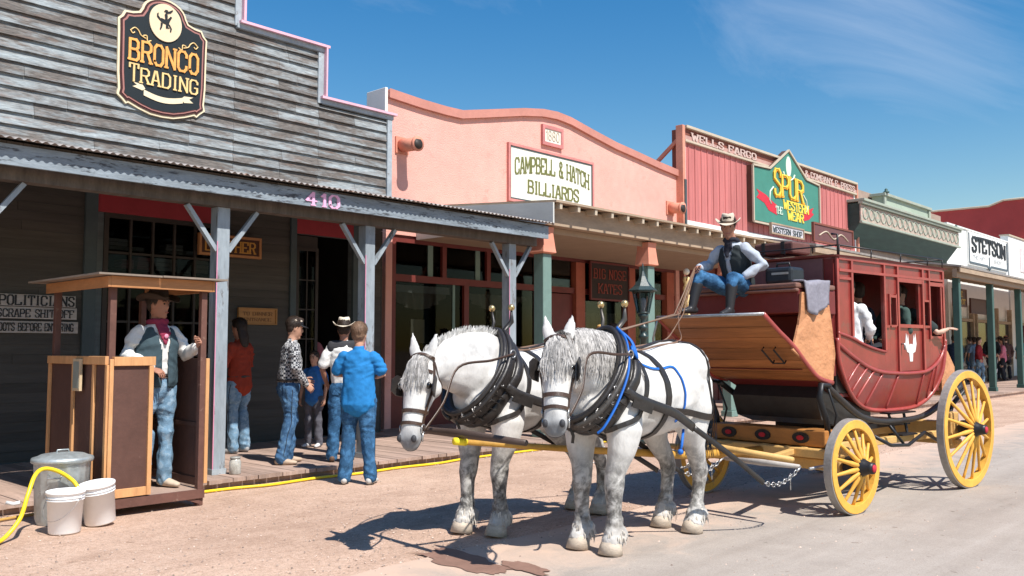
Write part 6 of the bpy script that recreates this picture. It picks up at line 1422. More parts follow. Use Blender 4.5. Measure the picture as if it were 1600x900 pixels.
        vs, fs = remesh(m, vx*sc, 3, .5, disp_cloth(.009, 9, .34*sc, .008)); organic('jeans' if trousers.name.find('denim') >= 0 else 'trousers', trousers, vs, fs, rt)
        if lod >= .95 and not boots:
            wj = Wrap(vs, fs); f = MB(); c0 = S @ pv
            for s_ in (1, -1): wj.strap(f, [c0+V((-.2, s_*.075*sc, -.005)), c0+V((-.2, s_*.078*sc, -.06)), c0+V((-.2, s_*.075*sc, -.13))], .085*sc, .004, .001, stick=1)
            f.build('pocket', trousers, rt)
            for s_ in (1, -1):
                l = Lg[s_]; f = MB(); wj.strap(f, [S @ (l[0].lerp(l[1], t)+V((0, s_*.2, 0))) for t in (0, .3, .6, .95)]+[S @ (l[1].lerp(l[2], t)+V((0, s_*.2, 0))) for t in (.3, .6, .9)], .007*sc, .003, .001); f.build('seam', DARKC, rt)
        if belt and lod >= .8 and sleeves == 'long':
            f = MB(); f.M = S; c = pv+up*.06; f.tube([c+V((.130*fat*cos(t), .160*fat*sin(t), 0)) for t in [2*pi*i/28 for i in range(28)]], [(.012, .018)]*28, 6, closed=True, up=(0, 0, 1)); f.build('belt', HLEA, rt)
    # ---- shoes
    shoe = shoe or plain('brown_shoe', (.12, .07, .045))
    for s_ in (1, -1):
        l = Lg[s_]; toe = V(l[3]) if len(l) > 3 else V((1, s_*.12, 0)); toe.normalize(); an = l[2]; m = MB(); m.M = S; b = an+V((0, 0, -.045))
        loft(m, [(tuple(b-toe*.05), .036, .040), (tuple(b+toe*.03), .042, .045), (tuple(b+toe*.11+V((0, 0, -.010))), .045, .032), (tuple(b+toe*.17+V((0, 0, -.016))), .034, .024)], 12)
        if boots: loft(m, [(tuple(an+V((0, 0, -.02))), .046, .048), (tuple(an.lerp(l[1], .3)), .052, .058), (tuple(an.lerp(l[1], .72)), .066, .070)], 12)
        vs, fs = remesh(m, .011*sc/lod, 2, .5); zmin = (an.z-.09)*sc; vs = [V((p.x, p.y, max(p.z, zmin+.002))) for p in vs]; organic('boot' if boots else 'shoe', shoe, vs, fs, rt)
    HS = S @ HM
    if lod >= .8:
        f = MB(); f.M = HS
        for s_ in (1, -1): f.ball((.0865, s_*.032, .018), .0085, 6)
        f.build('eye', EYE, rt)
        f = MB(); f.M = HS
        for s_ in (1, -1): f.tube([(.093, s_*.014, .040), (.094, s_*.034, .046), (.083, s_*.052, .040)], [(.004, .005)]*3, 6)
        f.build('eyebrow', hairm or plain('brow_hair', (.06, .04, .03)), rt)
        f = MB(); f.M = HS; f.tube([(.090, -.022, -.058), (.099, 0, -.057), (.090, .022, -.058)], [(.003, .0045)]*3, 6); f.build('mouth', plain('lip', (.30, .10, .085)), rt)
    if hair:
        m = MB(); m.M = HS; hm = hairm or plain('dark_brown_hair', (.035, .022, .016))
        m.ball((-.02, 0, .068), .101, 10, sq=(1.02, .88, .93)); m.ball((-.045, 0, .01), .078, 8, sq=(.8, 1.04, 1)); m.ball((.035, 0, .118), .06, 8, sq=(1.0, 1.0, .6))
        if hair == 'long': loft(m, [((-.05, 0, .0), .085, .05), ((-.07, 0, -.12), .09, .045), ((-.07, 0, -.22), .07, .035)], 12, up=(1, 0, 0))
        vs, fs = remesh(m, .009*sc, 2, .4, lambda p: .005*noise.noise(p*45)); organic('hair', hm, vs, fs, rt)
        if lod >= .95:
            f = MB(); f.M = HS
            for i in range(520):
                a_ = random.uniform(.9, 5.4) if hair != 'long' else random.uniform(.8, 5.5); zz = random.uniform(-.35, 1); rr_ = sqrt(max(0, 1-zz*zz)); n_ = V((rr_*cos(a_), rr_*sin(a_), zz)); p_ = V((-.02+.104*n_.x, .091*n_.y, .066+.096*n_.z)); dn_ = V((-.3, 0, -1)); dn_ = (dn_-n_*dn_.dot(n_)); dn_ = dn_.normalized() if dn_.length > .1 else V((-1, 0, 0)); L_ = random.uniform(.02, .04)
                strand(f, [p_, p_+dn_*L_*.5+n_*.004, p_+dn_*L_+n_*random.uniform(.0, .006)], .003, .001, n_)
            f.build('hair_strands', hm, rt, normals=False)
        if kind_male(label) and lod >= .95:
            pass
    if hat:
        kind, hmat, tilt = hat; f = MB(); f.M = HS @ Matrix.Translation(V((-.006, 0, .062))) @ Matrix.Rotation(tilt, 4, 'Y')
        if kind == 'cowboy':
            vs = []; n_ = 36
            rows = [(.084, .0), (.085, .03), (.083, .06), (.078, .092), (.066, .112), (.045, .112), (.0, .100)]
            rows = [('b', 1.0), ('b', .8), ('b', .55), ('b', .25), ('b', 0)]+rows
            for r_ in rows:
                for j in range(n_):
                    t = 2*pi*j/n_; c_, s2 = cos(t), sin(t)
                    if r_[0] == 'b': u = r_[1]; rad = .085+.088*u*(1+.06*abs(c_)); z = .055*u*u*abs(s2)**1.6-.020*u*abs(c_)**2; yk = 1-.16*u*u*abs(s2)**2; vs.append((rad*1.16*c_, rad*.93*s2*yk, z))
                    else:
                        dz = -.035*(1-min(1, r_[0]/.06))*1 if r_[1] > .1 else 0; pin = 1-.18*max(0, c_)*(r_[1]/.11); vs.append((r_[0]*1.14*c_, r_[0]*.90*s2*pin, r_[1]+dz-.012*(1-abs(s2))*(r_[1] > .1)))
            fs = [(i*n_+j, i*n_+(j+1) % n_, (i+1)*n_+(j+1) % n_, (i+1)*n_+j) for i in range(len(rows)-1) for j in range(n_)]
            f.add(vs, fs, 0, True); o = f.build('hat', hmat, rt); sd = o.modifiers.new('t', 'SOLIDIFY'); sd.thickness = .005*sc
            f2 = MB(); f2.M = f.M; f2.tube([(.0985*cos(t), .079*sin(t), .014) for t in [2*pi*i/28 for i in range(28)]], [(.003, .011)]*28, 6, closed=True, up=(0, 0, 1)); f2.build('hat_band', plain('hat_band_brown', (.12, .08, .06)), o)
        else:
            vs = []; n_ = 24
            for k in range(7):
                a = pi/2*k/6
                for j in range(n_): t = 2*pi*j/n_; vs.append((.102*cos(a)*cos(t), .086*cos(a)*sin(t), .085*sin(a)))
            f.add(vs, [(i*n_+j, i*n_+(j+1) % n_, (i+1)*n_+(j+1) % n_, (i+1)*n_+j) for i in range(6) for j in range(n_)], 0, True)
            vs = []
            for i in range(13):
                t = -1.15+2.3*i/12; vs += [(.098*cos(t), .084*sin(t), .006), (.10*cos(t)+.075*max(0, cos(t))**.6, .082*sin(t), -.004-.012*sin(t)**2)]
            f.add(vs, [(i*2, i*2+1, i*2+3, i*2+2) for i in range(12)], 0, True); o = f.build('cap', hmat, rt); sd = o.modifiers.new('t', 'SOLIDIFY'); sd.thickness = .004*sc
    if vest:
        m = MB(); m.M = S; fz = fat
        loft(m, [(tuple(pv+up*.0), .182*fz, .150*fz), (tuple(wa), .178*fz, .146*fz), (tuple(ch), .193*max(1, fz*.95), .148*max(1, fz*.93)), (tuple(sh-up*.01), .163, .122), (tuple(nb-up*.03), .085, .082)], 16, up=(1, 0, 0))
        vs, fs = remesh(m, .0125*sc/lod, 3, .5, disp_cloth(.008, 9)); keep = []
        for f_ in fs:
            c = sum((vs[i] for i in f_), V((0, 0, 0)))/len(f_)/sc; t = (c.z-(pv.z))/.54
            xo = c.x-sin(lean)*(c.z-pv.z)
            if xo > .0 and abs(c.y) < .03+.09*max(0, t-.45)**1.2*1.6: continue
            if c.z > nb.z-.035 and False: continue
            if c.z < pv.z-.05: continue
            keep.append(f_)
        o = organic('vest', vest, vs, keep, rt); sd = o.modifiers.new('t', 'SOLIDIFY'); sd.thickness = .006*sc
    if scarf:
        m = MB(); m.M = S; c = nb+V((.01, 0, -.0)); m.tube([c+V((.072*cos(t), .078*sin(t), .008*cos(t))) for t in [2*pi*i/20 for i in range(20)]], [(.02, .026)]*20, 8, closed=True)
        loft(m, [(tuple(nb+V((.075, 0, -.02))), .055, .02), (tuple(ch+V((.125, 0, .10))), .06, .014), (tuple(ch+V((.145, 0, -.0))), .012, .01)], 10, up=(1, 0, 0))
        vs, fs = remesh(m, .008*sc, 2, .5, disp_cloth(.005, 24)); organic('neckerchief', scarf, vs, fs, rt)
    if extra: extra(rt, S, dict(pv=pv, ch=ch, sh=sh, nb=nb, hc=hc, HM=HM, up=up))
    return rt
def kind_male(l): return False
def yaw_to(dx, dy): return atan2(dy, dx)
CR_ = (.6805, -.7328); CF = (.7328, .6805)      # camera right and forward on the ground
def camyaw(r, f): return atan2(r*CR_[1]+f*CF[1], r*CR_[0]+f*CF[0])
STRAW = mat('cream_hat_felt', (.66, .58, .46), .85, .1, 8, .3)
# --- man in the booth
def badge(rt, S, J):
    f = MB(); f.M = S; c = J['ch']+V((.155, .0, .07)); f.ball(tuple(c), .022, 6, sq=(.4, 1, 1)); f.build('brooch', plain('pink_brooch', (.65, .25, .35)), rt)
person('man in white shirt, dark vest and maroon neckerchief inside the wooden booth', (3.93, 8.24, .152), camyaw(.72, -.55), 1.04,
    arms={-1: ((-.03, -.27, 1.20), (.17, -.13, 1.07), (.9, .4, -.35), (-.3, .2, -.9), .7), 1: ((.06, .27, 1.19), (.30, .22, 1.27), (.8, -.1, .55), (0, -1, 0), .8)},
    legs={1: ((.03, .10, .50), (.0, .11, .09), (1, .2, 0)), -1: ((.02, -.09, .50), (-.02, -.10, .09), (1, -.3, 0))},
    skinm=SKIN2, shirt=cloth('white_shirt', (.70, .69, .66)), trousers=DENIM2, shoe=plain('tan_boot', (.52, .42, .32)), hat=('cowboy', plain('dark_brown_felt', (.045, .03, .022), .9), .05), hair='short', headyaw=.35, headtilt=.0, vest=cloth('slate_vest', (.055, .085, .10)), scarf=cloth('maroon_scarf', (.25, .035, .07)), extra=badge, fat=1.1, tuck=True)
# --- group on the boardwalk
def capspot(rt, S, J):
    f = MB(); f.M = S @ J['HM']; f.ball((-.02, -.085, .10), .016, 6, sq=(1, .4, .8)); f.ball((.05, -.07, .105), .014, 6, sq=(1, .4, .8)); f.build('cap_badge', plain('cap_badge_cream', (.6, .5, .4)), rt)
GL = (6.02, 9.20, .1)
person('man in a black and white checked shirt and dark cap on the boardwalk', GL, camyaw(.80, .38), .97,
    arms={-1: ((.02, -.27, 1.17), (.17, -.20, .95), (.75, .1, -.6), (-.2, .9, 0), .6), 1: ((.05, .26, 1.17), (.22, .15, 1.0), (.8, -.2, -.3), (0, -1, 0), .6)},
    legs={1: ((.07, .09, .50), (.02, .10, .09), (1, .2, 0)), -1: ((.0, -.10, .50), (-.10, -.12, .09), (1, -.3, 0))},
    shirt=checker_mat(), tuck=True, trousers=DENIM, shoe=plain('beige_shoe', (.45, .34, .25)), hat=('cap', plain('black_cap', (.018, .018, .022)), .08), hair='short', headyaw=-.05, headtilt=.18, lean=.05, fat=1.06, extra=capspot)
def backyoke(rt, S, J):
    m = MB(); m.M = S; sh = J['sh']; loft(m, [(tuple(sh+V((-.03, -.15, .005))), .05, .085), (tuple(sh+V((-.035, 0, .0))), .06, .09), (tuple(sh+V((-.03, .15, .005))), .05, .085)], 10)
    vs, fs = remesh(m, .012, 2); organic('dark_yoke', cloth('dark_yoke_cloth', (.05, .05, .055)), vs, fs, rt)
person('person in a cream cowboy hat and white shirt between the checked and blue shirted men', (6.55, 8.85, .1), camyaw(-.12, .95), .96,
    arms={1: ((.0, .26, 1.15), (.14, .20, .93), (.5, -.3, -.5), (0, -1, 0), .5), -1: ((.02, -.25, 1.15), (.16, -.14, 1.0), (.6, .5, -.2), (0, 1, 0), .6)},
    legs={1: ((.02, .10, .50), (.03, .13, .09)), -1: ((.03, -.08, .50), (-.07, -.09, .09))},
    skinm=SKIN2, shirt=cloth('white_tshirt', (.72, .71, .68)), tuck=True, sleeves='short', trousers=DENIM3, hat=('cowboy', STRAW, -.06), hair='short', headtilt=.08, fat=.95, extra=backyoke)
person('man in a bright blue T-shirt seen from behind with folded arms and blue jeans', (6.02, 7.86, 0), camyaw(.10, .97), .975,
    arms={1: ((.03, .27, 1.20), (.20, .06, 1.20), (.1, -1, .1), (-1, 0, 0), .5), -1: ((.03, -.27, 1.20), (.22, -.04, 1.16), (.1, 1, .1), (-1, 0, 0), .5)},
    legs={1: ((.01, .11, .50), (-.02, .14, .09)), -1: ((.01, -.11, .50), (-.02, -.15, .09))},
    shirt=cloth('royal_blue_tshirt', (.025, .19, .46)), sleeves='short', trousers=DENIM3, shoe=plain('pale_trainer', (.5, .5, .48)), hair='short', hairm=plain('light_brown_hair', (.20, .12, .075)), headyaw=-.1, fat=1.12)
person('person in a rust red top half hidden behind the grey porch post', (6.20, 10.62, .1), camyaw(-.7, .3), .98,
    arms={1: ((.04, .25, 1.17), (.25, .16, 1.13), (1, 0, .2), (0, -1, 0), .5), -1: ((.04, -.25, 1.17), (.24, -.14, 1.15), (1, 0, .2), (0, 1, 0), .5)},
    skinm=SKIN2, shirt=cloth('rust_red_top', (.30, .045, .025)), trousers=DENIM2, shoe=plain('grey_trainer', (.3, .3, .3)), hair='long', headtilt=.15)
person('child in a blue and white top standing behind the men near the shop door', (7.28, 10.5, .1), camyaw(-.2, -.7), .74,
    skinm=SKIN, shirt=cloth('child_blue_top', (.04, .16, .42)), sleeves='short', trousers=cloth('grey_shorts', (.10, .10, .12)), shoe=plain('white_trainer', (.6, .6, .6)), hair='short', lod=.8)
person('person in a faded pink shirt standing inside the dark shop doorway', (8.33, 12.2, .1), camyaw(-.2, -.9), 1.0, shirt=cloth('faded_pink_shirt', (.45, .16, .18)), sleeves='short', trousers=DARKC, hair='short', lod=.7)
person('fair haired woman in a purple top on the boardwalk behind the near horse', (13.05, 9.9, .1), camyaw(-.4, -.7), 1.0, shirt=cloth('purple_top', (.07, .05, .20)), sleeves='short', trousers=DENIM, hair='long', hairm=plain('fair_hair', (.55, .33, .12)), skinm=SKIN3, lod=.8)
person('dark haired person in a maroon top beside the lamp post behind the near horse', (13.5, 9.95, .1), camyaw(-.6, -.5), 1.02, shirt=cloth('maroon_top', (.12, .03, .05)), sleeves='short', trousers=DARKC, hair='short', lod=.8)
# --- driver, seated on the box with long boots on the dashboard
DY = .10
dl = cw(-.33, DY, 1.165)      # local origin so that the pelvis rests on the cushion
def rifle(rt, S, J): pass
drv = person('driver in a straw cowboy hat, dark vest and black boots on the coach box', dl, CR+pi, .82,
    pelvis=(0, 0, 1.06), lean=.26,
    arms={1: ((.05, .35, 1.28), (.24, .22, 1.15), (.85, -.3, -.15), (0, -.2, -1), .8), -1: ((.16, -.31, 1.32), (.44, -.24, 1.27), (.9, .1, -.1), (0, .6, -.8), 1.0)},
    legs={1: ((.42, .20, 1.13), (.47, .19, .80), (1, .1, -.05)), -1: ((.44, -.24, 1.17), (.55, -.26, .83), (1, -.2, .0))},
    skinm=SKIN2, shirt=cloth('pale_grey_blue_shirt', (.42, .46, .52)), trousers=DENIM3, shoe=plain('black_boot', (.03, .03, .033), .4), boots=True, hat=('cowboy', mat('straw_hat', (.56, .48, .38), .9, .12, 9, .4, 60), .02), hair='short', headyaw=.55, headtilt=.16, vest=cloth('dark_grey_vest', (.035, .042, .045)), scarf=cloth('black_neckerchief', (.03, .03, .04)), tuck=True)
# --- passengers
for (lab, x, y, yw, sh_, hm_) in (('passenger in a white shirt sitting by the front window of the coach', .80, -.36, .1, (.72, .72, .72), 'short'), ('passenger in dark clothes in the middle of the coach', 1.45, -.12, 1.2, (.025, .03, .045), 'short'), ('passenger with a ruddy face seen in the coach door window', 1.80, -.34, pi*.9, (.05, .08, .07), 'short')):
    person(lab, cw(x, y, .84), CR+yw, .80, pelvis=(0, 0, .80), legs={1: ((.36, .1, .74), (.36, .1, .32)), -1: ((.36, -.1, .74), (.36, -.1, .32))}, arms={1: ((.05, .25, 1.0), (.24, .16, .9)), -1: ((.05, -.25, 1.0), (.24, -.16, .9))}, shirt=cloth('passenger_shirt', sh_), trousers=DARKC, hair=hm_, lod=.8, belt=False)
person('passenger with a bare arm out of the rear coach window', cw(2.18, -.22, .84), CR+pi*.95, .80, pelvis=(0, 0, .80), legs={1: ((.36, .1, .74), (.36, .1, .32)), -1: ((.36, -.1, .74), (.36, -.1, .32))}, arms={1: ((-.10, .47, .97), (-.26, .52, 1.03), (-1, .1, .1), (0, 0, -1), .2), -1: ((.05, -.25, 1.0), (.24, -.16, .9))}, skinm=SKIN3, shirt=cloth('passenger_dark_top', (.04, .05, .05)), sleeves='short', trousers=DARKC, hair='short', lod=.8, belt=False)
# --- crowd far along the right boardwalk
crowd = [('dark haired person in navy at the far canopy just beyond the rear of the coach', 34.4, 10.3, (.03, .05, .10), DARKC, None, 'short', 1.0),
 ('person in a white cap and teal jacket left of the nearest far post', 35.3, 10.4, (.04, .10, .13), DENIM, ('cap', plain('white_cap', (.7, .7, .7)), 0), 'short', .98),
 ('person in a red top between the two far posts', 36.6, 10.1, (.30, .03, .04), DENIM2, None, 'long', .97),
 ('person in light blue denim top between the two far posts', 37.2, 10.4, (.18, .28, .42), DENIM2, None, 'short', .98),
 ('tall person in a black jacket and white cap near the second far post', 37.9, 10.0, (.02, .022, .025), DARKC, ('cap', plain('white_cap2', (.75, .75, .75)), 0), 'short', 1.08),
 ('person in white trousers beside the black jacketed one', 39.2, 10.3, (.06, .06, .07), cloth('white_trousers', (.6, .62, .65)), None, 'short', 1.0),
 ('person in a pink top just right of the second far post', 40.6, 10.3, (.62, .20, .28), DARKC, None, 'long', .98),
 ('person in a pale pink shirt and dark shorts right of the second far post', 41.4, 10.6, (.46, .34, .34), DARKC, None, 'short', 1.02),
 ('person in a brown hat under the far hanging sign', 42.3, 10.6, (.10, .06, .06), DARKC, ('cowboy', plain('rust_hat', (.30, .09, .05)), 0), 'short', 1.03),
 ('person in a bright teal top at the right edge of the picture', 43.6, 10.3, (.02, .24, .30), DARKC, None, 'short', 1.03),
 ('dark clothed person close to the wall at the far right', 42.9, 11.2, (.03, .03, .035), DARKC, None, 'long', 1.0),
 ('person in grey near the far shop door', 38.4, 10.9, (.16, .16, .17), DENIM, None, 'short', 1.0)]
for i, (lab, x, y, c, tr, ht, hr_, s_) in enumerate(crowd):
    q = (i*37 % 11)/11; person(lab, (x, y, .152), (i*2.4) % 6.28, s_, shirt=cloth('crowd_shirt', c), sleeves='short' if i % 2 else 'long', trousers=tr, hat=ht, hair=hr_, lod=.55, belt=False, skinm=(SKIN, SKIN2, SKIN3)[i % 3], group='people on the far boardwalk',
        legs={1: ((.05+.1*q, .09, .50), (-.05+.2*q, .10, .09)), -1: ((.02, -.09, .50), (-.12*q, -.10, .09))}, arms={1: ((.02, .25, 1.15), (.10+.15*q, .2, .92+.2*q)), -1: ((.0, -.25, 1.15), (.08, -.22, .93))})
# ================================================================== driving reins from the hames over the backs to the driver's hands
hand = parent_matrix(drv) @ (V((.53, -.23, 1.25))*.82)
RN = mat('brown_rein', (.20, .12, .08), .5, .2)
for root, wrp, s_, lab in ((nh, nwr, 1, 'brown driving rein of the near horse, on the side toward the camera'), (nh, nwr, -1, 'brown driving rein of the near horse, on its far side'), (fh, fwr, 1, 'brown driving rein of the far horse, on the side toward the near horse'), (fh, fwr, -1, 'brown driving rein of the far horse, on the boardwalk side')):
    Mx = parent_matrix(root); pts = []
    for p in ((.50, s_*.20, 1.5), (.2, s_*.12, 1.47), (-.1, s_*.09, 1.47), (-.45, s_*.08, 1.54)):
        q, n = wrp.near(p, .015); pts.append(Mx @ q)
    dt = cw(-.99, .28+.03*s_+(.04 if root is fh else 0), 1.765); f = MB(); Q = catmull(pts+[pts[-1].lerp(dt, .5)+V((0, 0, -.02))], 6)+[dt, hand+V((0, 0, .01*s_))]
    f.tube(Q, [(.0035, .009)]*len(Q), 6); tag(f.build('driving_rein', RN), lab, 'rein')

# ================================================================== wooden booth
BW = mat('booth_brown_panel', (.10, .048, .036), .75, .16, 3, .35, 30, wear=(.15, .09, .075), wearf=.64)
BP = mat('booth_brown_post', (.13, .06, .045), .7, .2, 4, .3, 20, wear=(.22, .13, .10), wearf=.62)
PINE = mat('fresh_pine_batten', (.58, .30, .13), .65, .16, 4, .3, 20, stretch=(3, 3, .6)); OAKR = mat('orange_roof_board', (.42, .19, .075), .65, .2, 3, .3, 20, stretch=(.7, .7, 4))
bo = thing('booth', 'narrow brown open fronted booth with pine battens and a flat roof on short legs', 'booth', (3.79, 8.5, 0))
X0, X1, Ya, Yb = 3.34, 4.24, 7.86, 9.2
f = MB(); f.box(X0+.05, X1-.01, Ya+.02, Yb, .11, .15); f.build('floor', mat('booth_floor', (.34, .24, .19), .8, .2, 4, .3, 20, island=.1), bo, world=True)
f = MB(); f.box(X0, X1, Ya-.02, Ya+.019, .07, .149); f.box(X0, X0+.045, Ya+.02, Yb, .05, .149); f.build('sill', BP, bo, world=True)
f = MB(); f.box(X0+.012, 3.70, Ya+.0, Ya+.012, .20, 1.33); f.build('front_panel', BW, bo, world=True)
f = MB(); f.box(X0-.006, X0+.028, Ya-.022, Ya-.001, .16, 1.36); f.box(3.685, 3.725, Ya-.024, Ya+.02, .16, 1.30); f.box(X0+.029, 3.684, Ya-.02, Ya-.001, .16, .235); f.box(X0+.029, 3.74, Ya-.026, Ya+.03, 1.301, 1.38); f.build('front_batten', PINE, bo, world=True, bevel=.003)
f = MB(); f.box(X0+.0, X0+.012, Ya+.04, Yb, .17, 1.33); f.build('side_panel', BW, bo, world=True)
for y in (Ya+.0, Ya+.27, Ya+.72, Yb-.05):
    f = MB(); f.box(X0-.024, X0-.001, y-.0, y+.045, .14 if y > 8 else .14, 1.31); f.build('side_batten', PINE, bo, world=True, bevel=.003)
f = MB(); f.box(X0-.028, X0+.03, Ya+.031, Yb+.01, 1.311, 1.385); f.build('side_rail', PINE, bo, world=True, bevel=.003)
f = MB(); f.box(X1-.02, X1-.006, Ya+.05, Yb, .17, 1.36); f.box(X1-.034, X1-.021, Ya+.06, Yb-.02, .72, .76); f.box(X1-.034, X1-.021, Ya+.06, Yb-.02, .18, .25); f.build('far_side_panel', BW, bo, world=True)
f = MB(); f.box(X1-.005, X1+.03, Ya-.01, Ya+.04, .2, 1.36); f.box(X1-.005, X1+.02, Ya+.041, Yb, 1.30, 1.36); f.build('far_side_batten', PINE, bo, world=True, bevel=.003)
for (x, y, z) in ((X0+.03, Ya+.055, 0.0), (X0+.03, Yb-.05, .1), (X1-.03, Ya+.03, 0.0), (X1-.03, Yb-.05, .1)):
    f = MB(); f.box(x-.028, x+.028, y-.028, y+.028, z, 2.02); f.build('post', BP, bo, world=True, bevel=.003)
f = MB(); f.bar((X1-.035, Ya+.01, .03), (X1-.24, Ya+.01, .11), .03, .035, up=(0, 1, 0)); f.bar((X1-.04, Ya+.08, .03), (X1-.04, Ya+.32, .11), .03, .035); f.bar((X0+.1, Ya+.2, .01), (X0+.5, Ya+.25, .11), .03, .035); f.build('leg_brace', BP, bo, world=True)
f = MB(); f.box(X0-.03, X1+.02, Ya-.05, Ya-.022, 1.985, 2.085); f.box(X0-.055, X0-.03, Ya-.05, Yb+.03, 1.985, 2.08); f.box(X1+.021, X1+.045, Ya-.05, Yb+.03, 1.985, 2.083); f.build('roof_fascia', OAKR, bo, world=True, bevel=.003)
f = MB(); f.box(X0-.16, X0+.40, Ya-.11, Yb+.2, 2.088, 2.104); f.box(X0+.405, X1+.14, Ya-.115, Yb+.2, 2.09, 2.106); f.build('roof', mat('grey_ply_roof', (.24, .19, .15), .8, .2, 3, .3), bo, world=True)
f = MB(); f.box(X0-.055, X0-.03, Ya+.50, Ya+.66, 1.07, 1.36); s1 = f.build('notice_frame', mat('pale_frame', (.50, .38, .24), .6), bo, world=True, bevel=.003); f = MB(); f.box(X0-.058, X0-.0555, Ya+.52, Ya+.64, 1.095, 1.335); f.build('notice_sheet', plain('grey_green_sheet', (.26, .28, .24), .4), s1, world=True)
# ================================================================== galvanised can, buckets, hoses
GALV = mat('galvanised_steel', (.42, .46, .46), .45, .22, 5, .3, 14, .55, .5, wear=(.28, .29, .28), wearf=.6)
tc_ = thing('trash_can', 'ribbed galvanised trash can with its lid on, beside the booth', 'trash can', (3.02, 7.98, 0))
n_ = 90; prof2 = [(.185, .0), (.19, .02), (.195, .05), (.215, .50), (.222, .515)]
f = MB(); vs = []
for r_, z in prof2:
    for j in range(n_): t = 2*pi*j/n_; k_ = r_+(.004 if (.03 < z < .51) and j % 5 in (0, 1) else 0); vs.append((k_*cos(t), k_*sin(t), z))
f.add(vs, [(i*n_+j, i*n_+(j+1) % n_, (i+1)*n_+(j+1) % n_, (i+1)*n_+j) for i in range(len(prof2)-1) for j in range(n_)], 0, True); f.add(vs[:n_], [tuple(range(n_-1, -1, -1))]); f.build('can', GALV, tc_)
f = MB(); f.lathe([(.232, .50), (.240, .505), (.242, .525), (.236, .54), (.20, .55), (.17, .565), (.08, .578), (.0, .58)], 48); ld = f.build('lid', GALV, tc_)
f = MB(); f.tube([(-.05, 0, .577), (-.045, 0, .60), (.045, 0, .60), (.05, 0, .577)], .007, 6); f.build('lid_handle', GALV, ld)
for a in (radians(-125), radians(40)):
    f = MB(); c = V((.214*cos(a), .214*sin(a), .42)); tn = V((-sin(a), cos(a), 0)); rd = V((cos(a), sin(a), 0)); f.tube([c-tn*.05, c-tn*.05+rd*.02-V((0, 0, .03)), c+tn*.05+rd*.02-V((0, 0, .03)), c+tn*.05], .006, 6); f.build('side_handle', STEEL, tc_)
WPL = mat('white_bucket_plastic', (.86, .86, .85), .4, .03, 4, .1, 20, spec=.5, wear=(.74, .72, .68), wearf=.7)
def bucket(label, loc, tilt, yw):
    t = thing('bucket', label, 'bucket', loc, 0, 'white plastic buckets by the trash can'); R_ = Matrix.Rotation(yw, 4, 'Z') @ Matrix.Rotation(tilt, 4, 'Y'); zoff = .118*sin(abs(tilt))
    f = MB(); f.M = Matrix.Translation(V((0, 0, zoff))) @ R_
    f.lathe([(.0, .002), (.112, .0), (.118, .008), (.132, .255), (.140, .256), (.140, .262), (.133, .263), (.133, .275), (.141, .276), (.141, .282), (.134, .283), (.135, .305), (.145, .306), (.146, .318), (.145, .328), (.137, .33), (.129, .325), (.127, .27), (.112, .02), (.0, .016)], 40); b = f.build('tub', WPL, t)
    g = MB(); g.M = f.M; g.tube([(.0+.142*cos(a), .142*sin(a), .285-.16*(sin((a-pi)*1.0) if False else max(0, sin(a*1.0))**.7 if False else (1-abs(2*a/pi-1)**2.2))) for a in [pi*i/20 for i in range(21)]] if False else [(.147*cos(a), -.147*sin(a)-.01, .28-.17*sin(a)**1.0) for a in [pi*i/20 for i in range(21)]], .0022, 5); g.build('bail_handle', STEEL, t)
    for s_ in (1, -1):
        g = MB(); g.M = f.M; g.ball((s_*.143, 0, .28), .012, 6, sq=(.6, 1, 1)); g.build('ear', WPL, t)
    return t
bucket('upright white plastic bucket in front of the trash can', (2.87, 7.50, .001), 0, radians(-60))
bucket('tilted white plastic bucket leaning toward the booth', (3.20, 7.62, .001), radians(9), radians(-165))
HOSE = mat('yellow_hose', (.82, .58, .02), .4, .12, 9, .1, 30, spec=.5)
f = MB(); Q = catmull([(2.25, 7.28, .02), (2.40, 7.42, .03), (2.53, 7.48, .15), (2.60, 7.53, .32), (2.68, 7.62, .455), (2.78, 7.70, .49), (2.90, 7.72, .45), (3.00, 7.70, .37), (3.035, 7.66, .30)], 8); f.tube(Q, .0165, 10); hz_ = f.build('garden_hose', HOSE); tag(hz_, 'thick yellow hose arching over the upright bucket at the left edge', 'hose')
f = MB(); Q = catmull([(2.3, 8.20, .016), (2.65, 8.34, .016), (2.95, 8.42, .016), (3.3, 8.5, .016)], 8); f.tube(Q, .013, 8); tag(f.build('garden_hose', mat('dull_orange_hose', (.50, .30, .09), .5)), 'dull orange hose lying on the gravel behind the trash can', 'hose')
f = MB(); f.tube([(2.62, 8.05, .2), (2.66, 8.0, .19), (2.70, 7.98, .2)], .016, 8); tag(f.build('hose_nozzle', plain('white_nozzle', (.7, .7, .68))), 'small white hose nozzle hooked on the trash can', 'nozzle')
pts = [(4.25, 8.48, .016), (4.9, 8.47, .016), (5.3, 8.40, .016), (5.9, 8.46, .016), (6.5, 8.41, .016), (7.1, 8.46, .016), (7.7, 8.42, .016), (8.2, 8.50, .016), (8.9, 8.52, .016), (9.8, 8.5, .016), (11.5, 8.45, .016)]
f = MB(); Q = catmull([(x, y+.0, z) for x, y, z in pts], 8); f.tube(Q, .015, 8); tag(f.build('garden_hose', HOSE), 'long yellow hose lying along the edge of the boardwalk', 'hose')
j_ = thing('jar', 'small cloudy glass jar at the foot of the grey porch post', 'jar', (5.13, 8.84, .102)); f = MB(); f.lathe([(.0, .0), (.055, .0), (.062, .01), (.062, .13), (.052, .15), (.05, .165)], 24); f.build('jar_body', mat('cloudy_glass', (.45, .44, .40), .25, .35, 14, .3, 20, spec=.6), j_); f = MB(); f.lathe([(.053, .166), (.055, .167), (.055, .185), (.0, .187)], 24); f.build('jar_lid', plain('grey_lid', (.3, .3, .28), .4), j_)
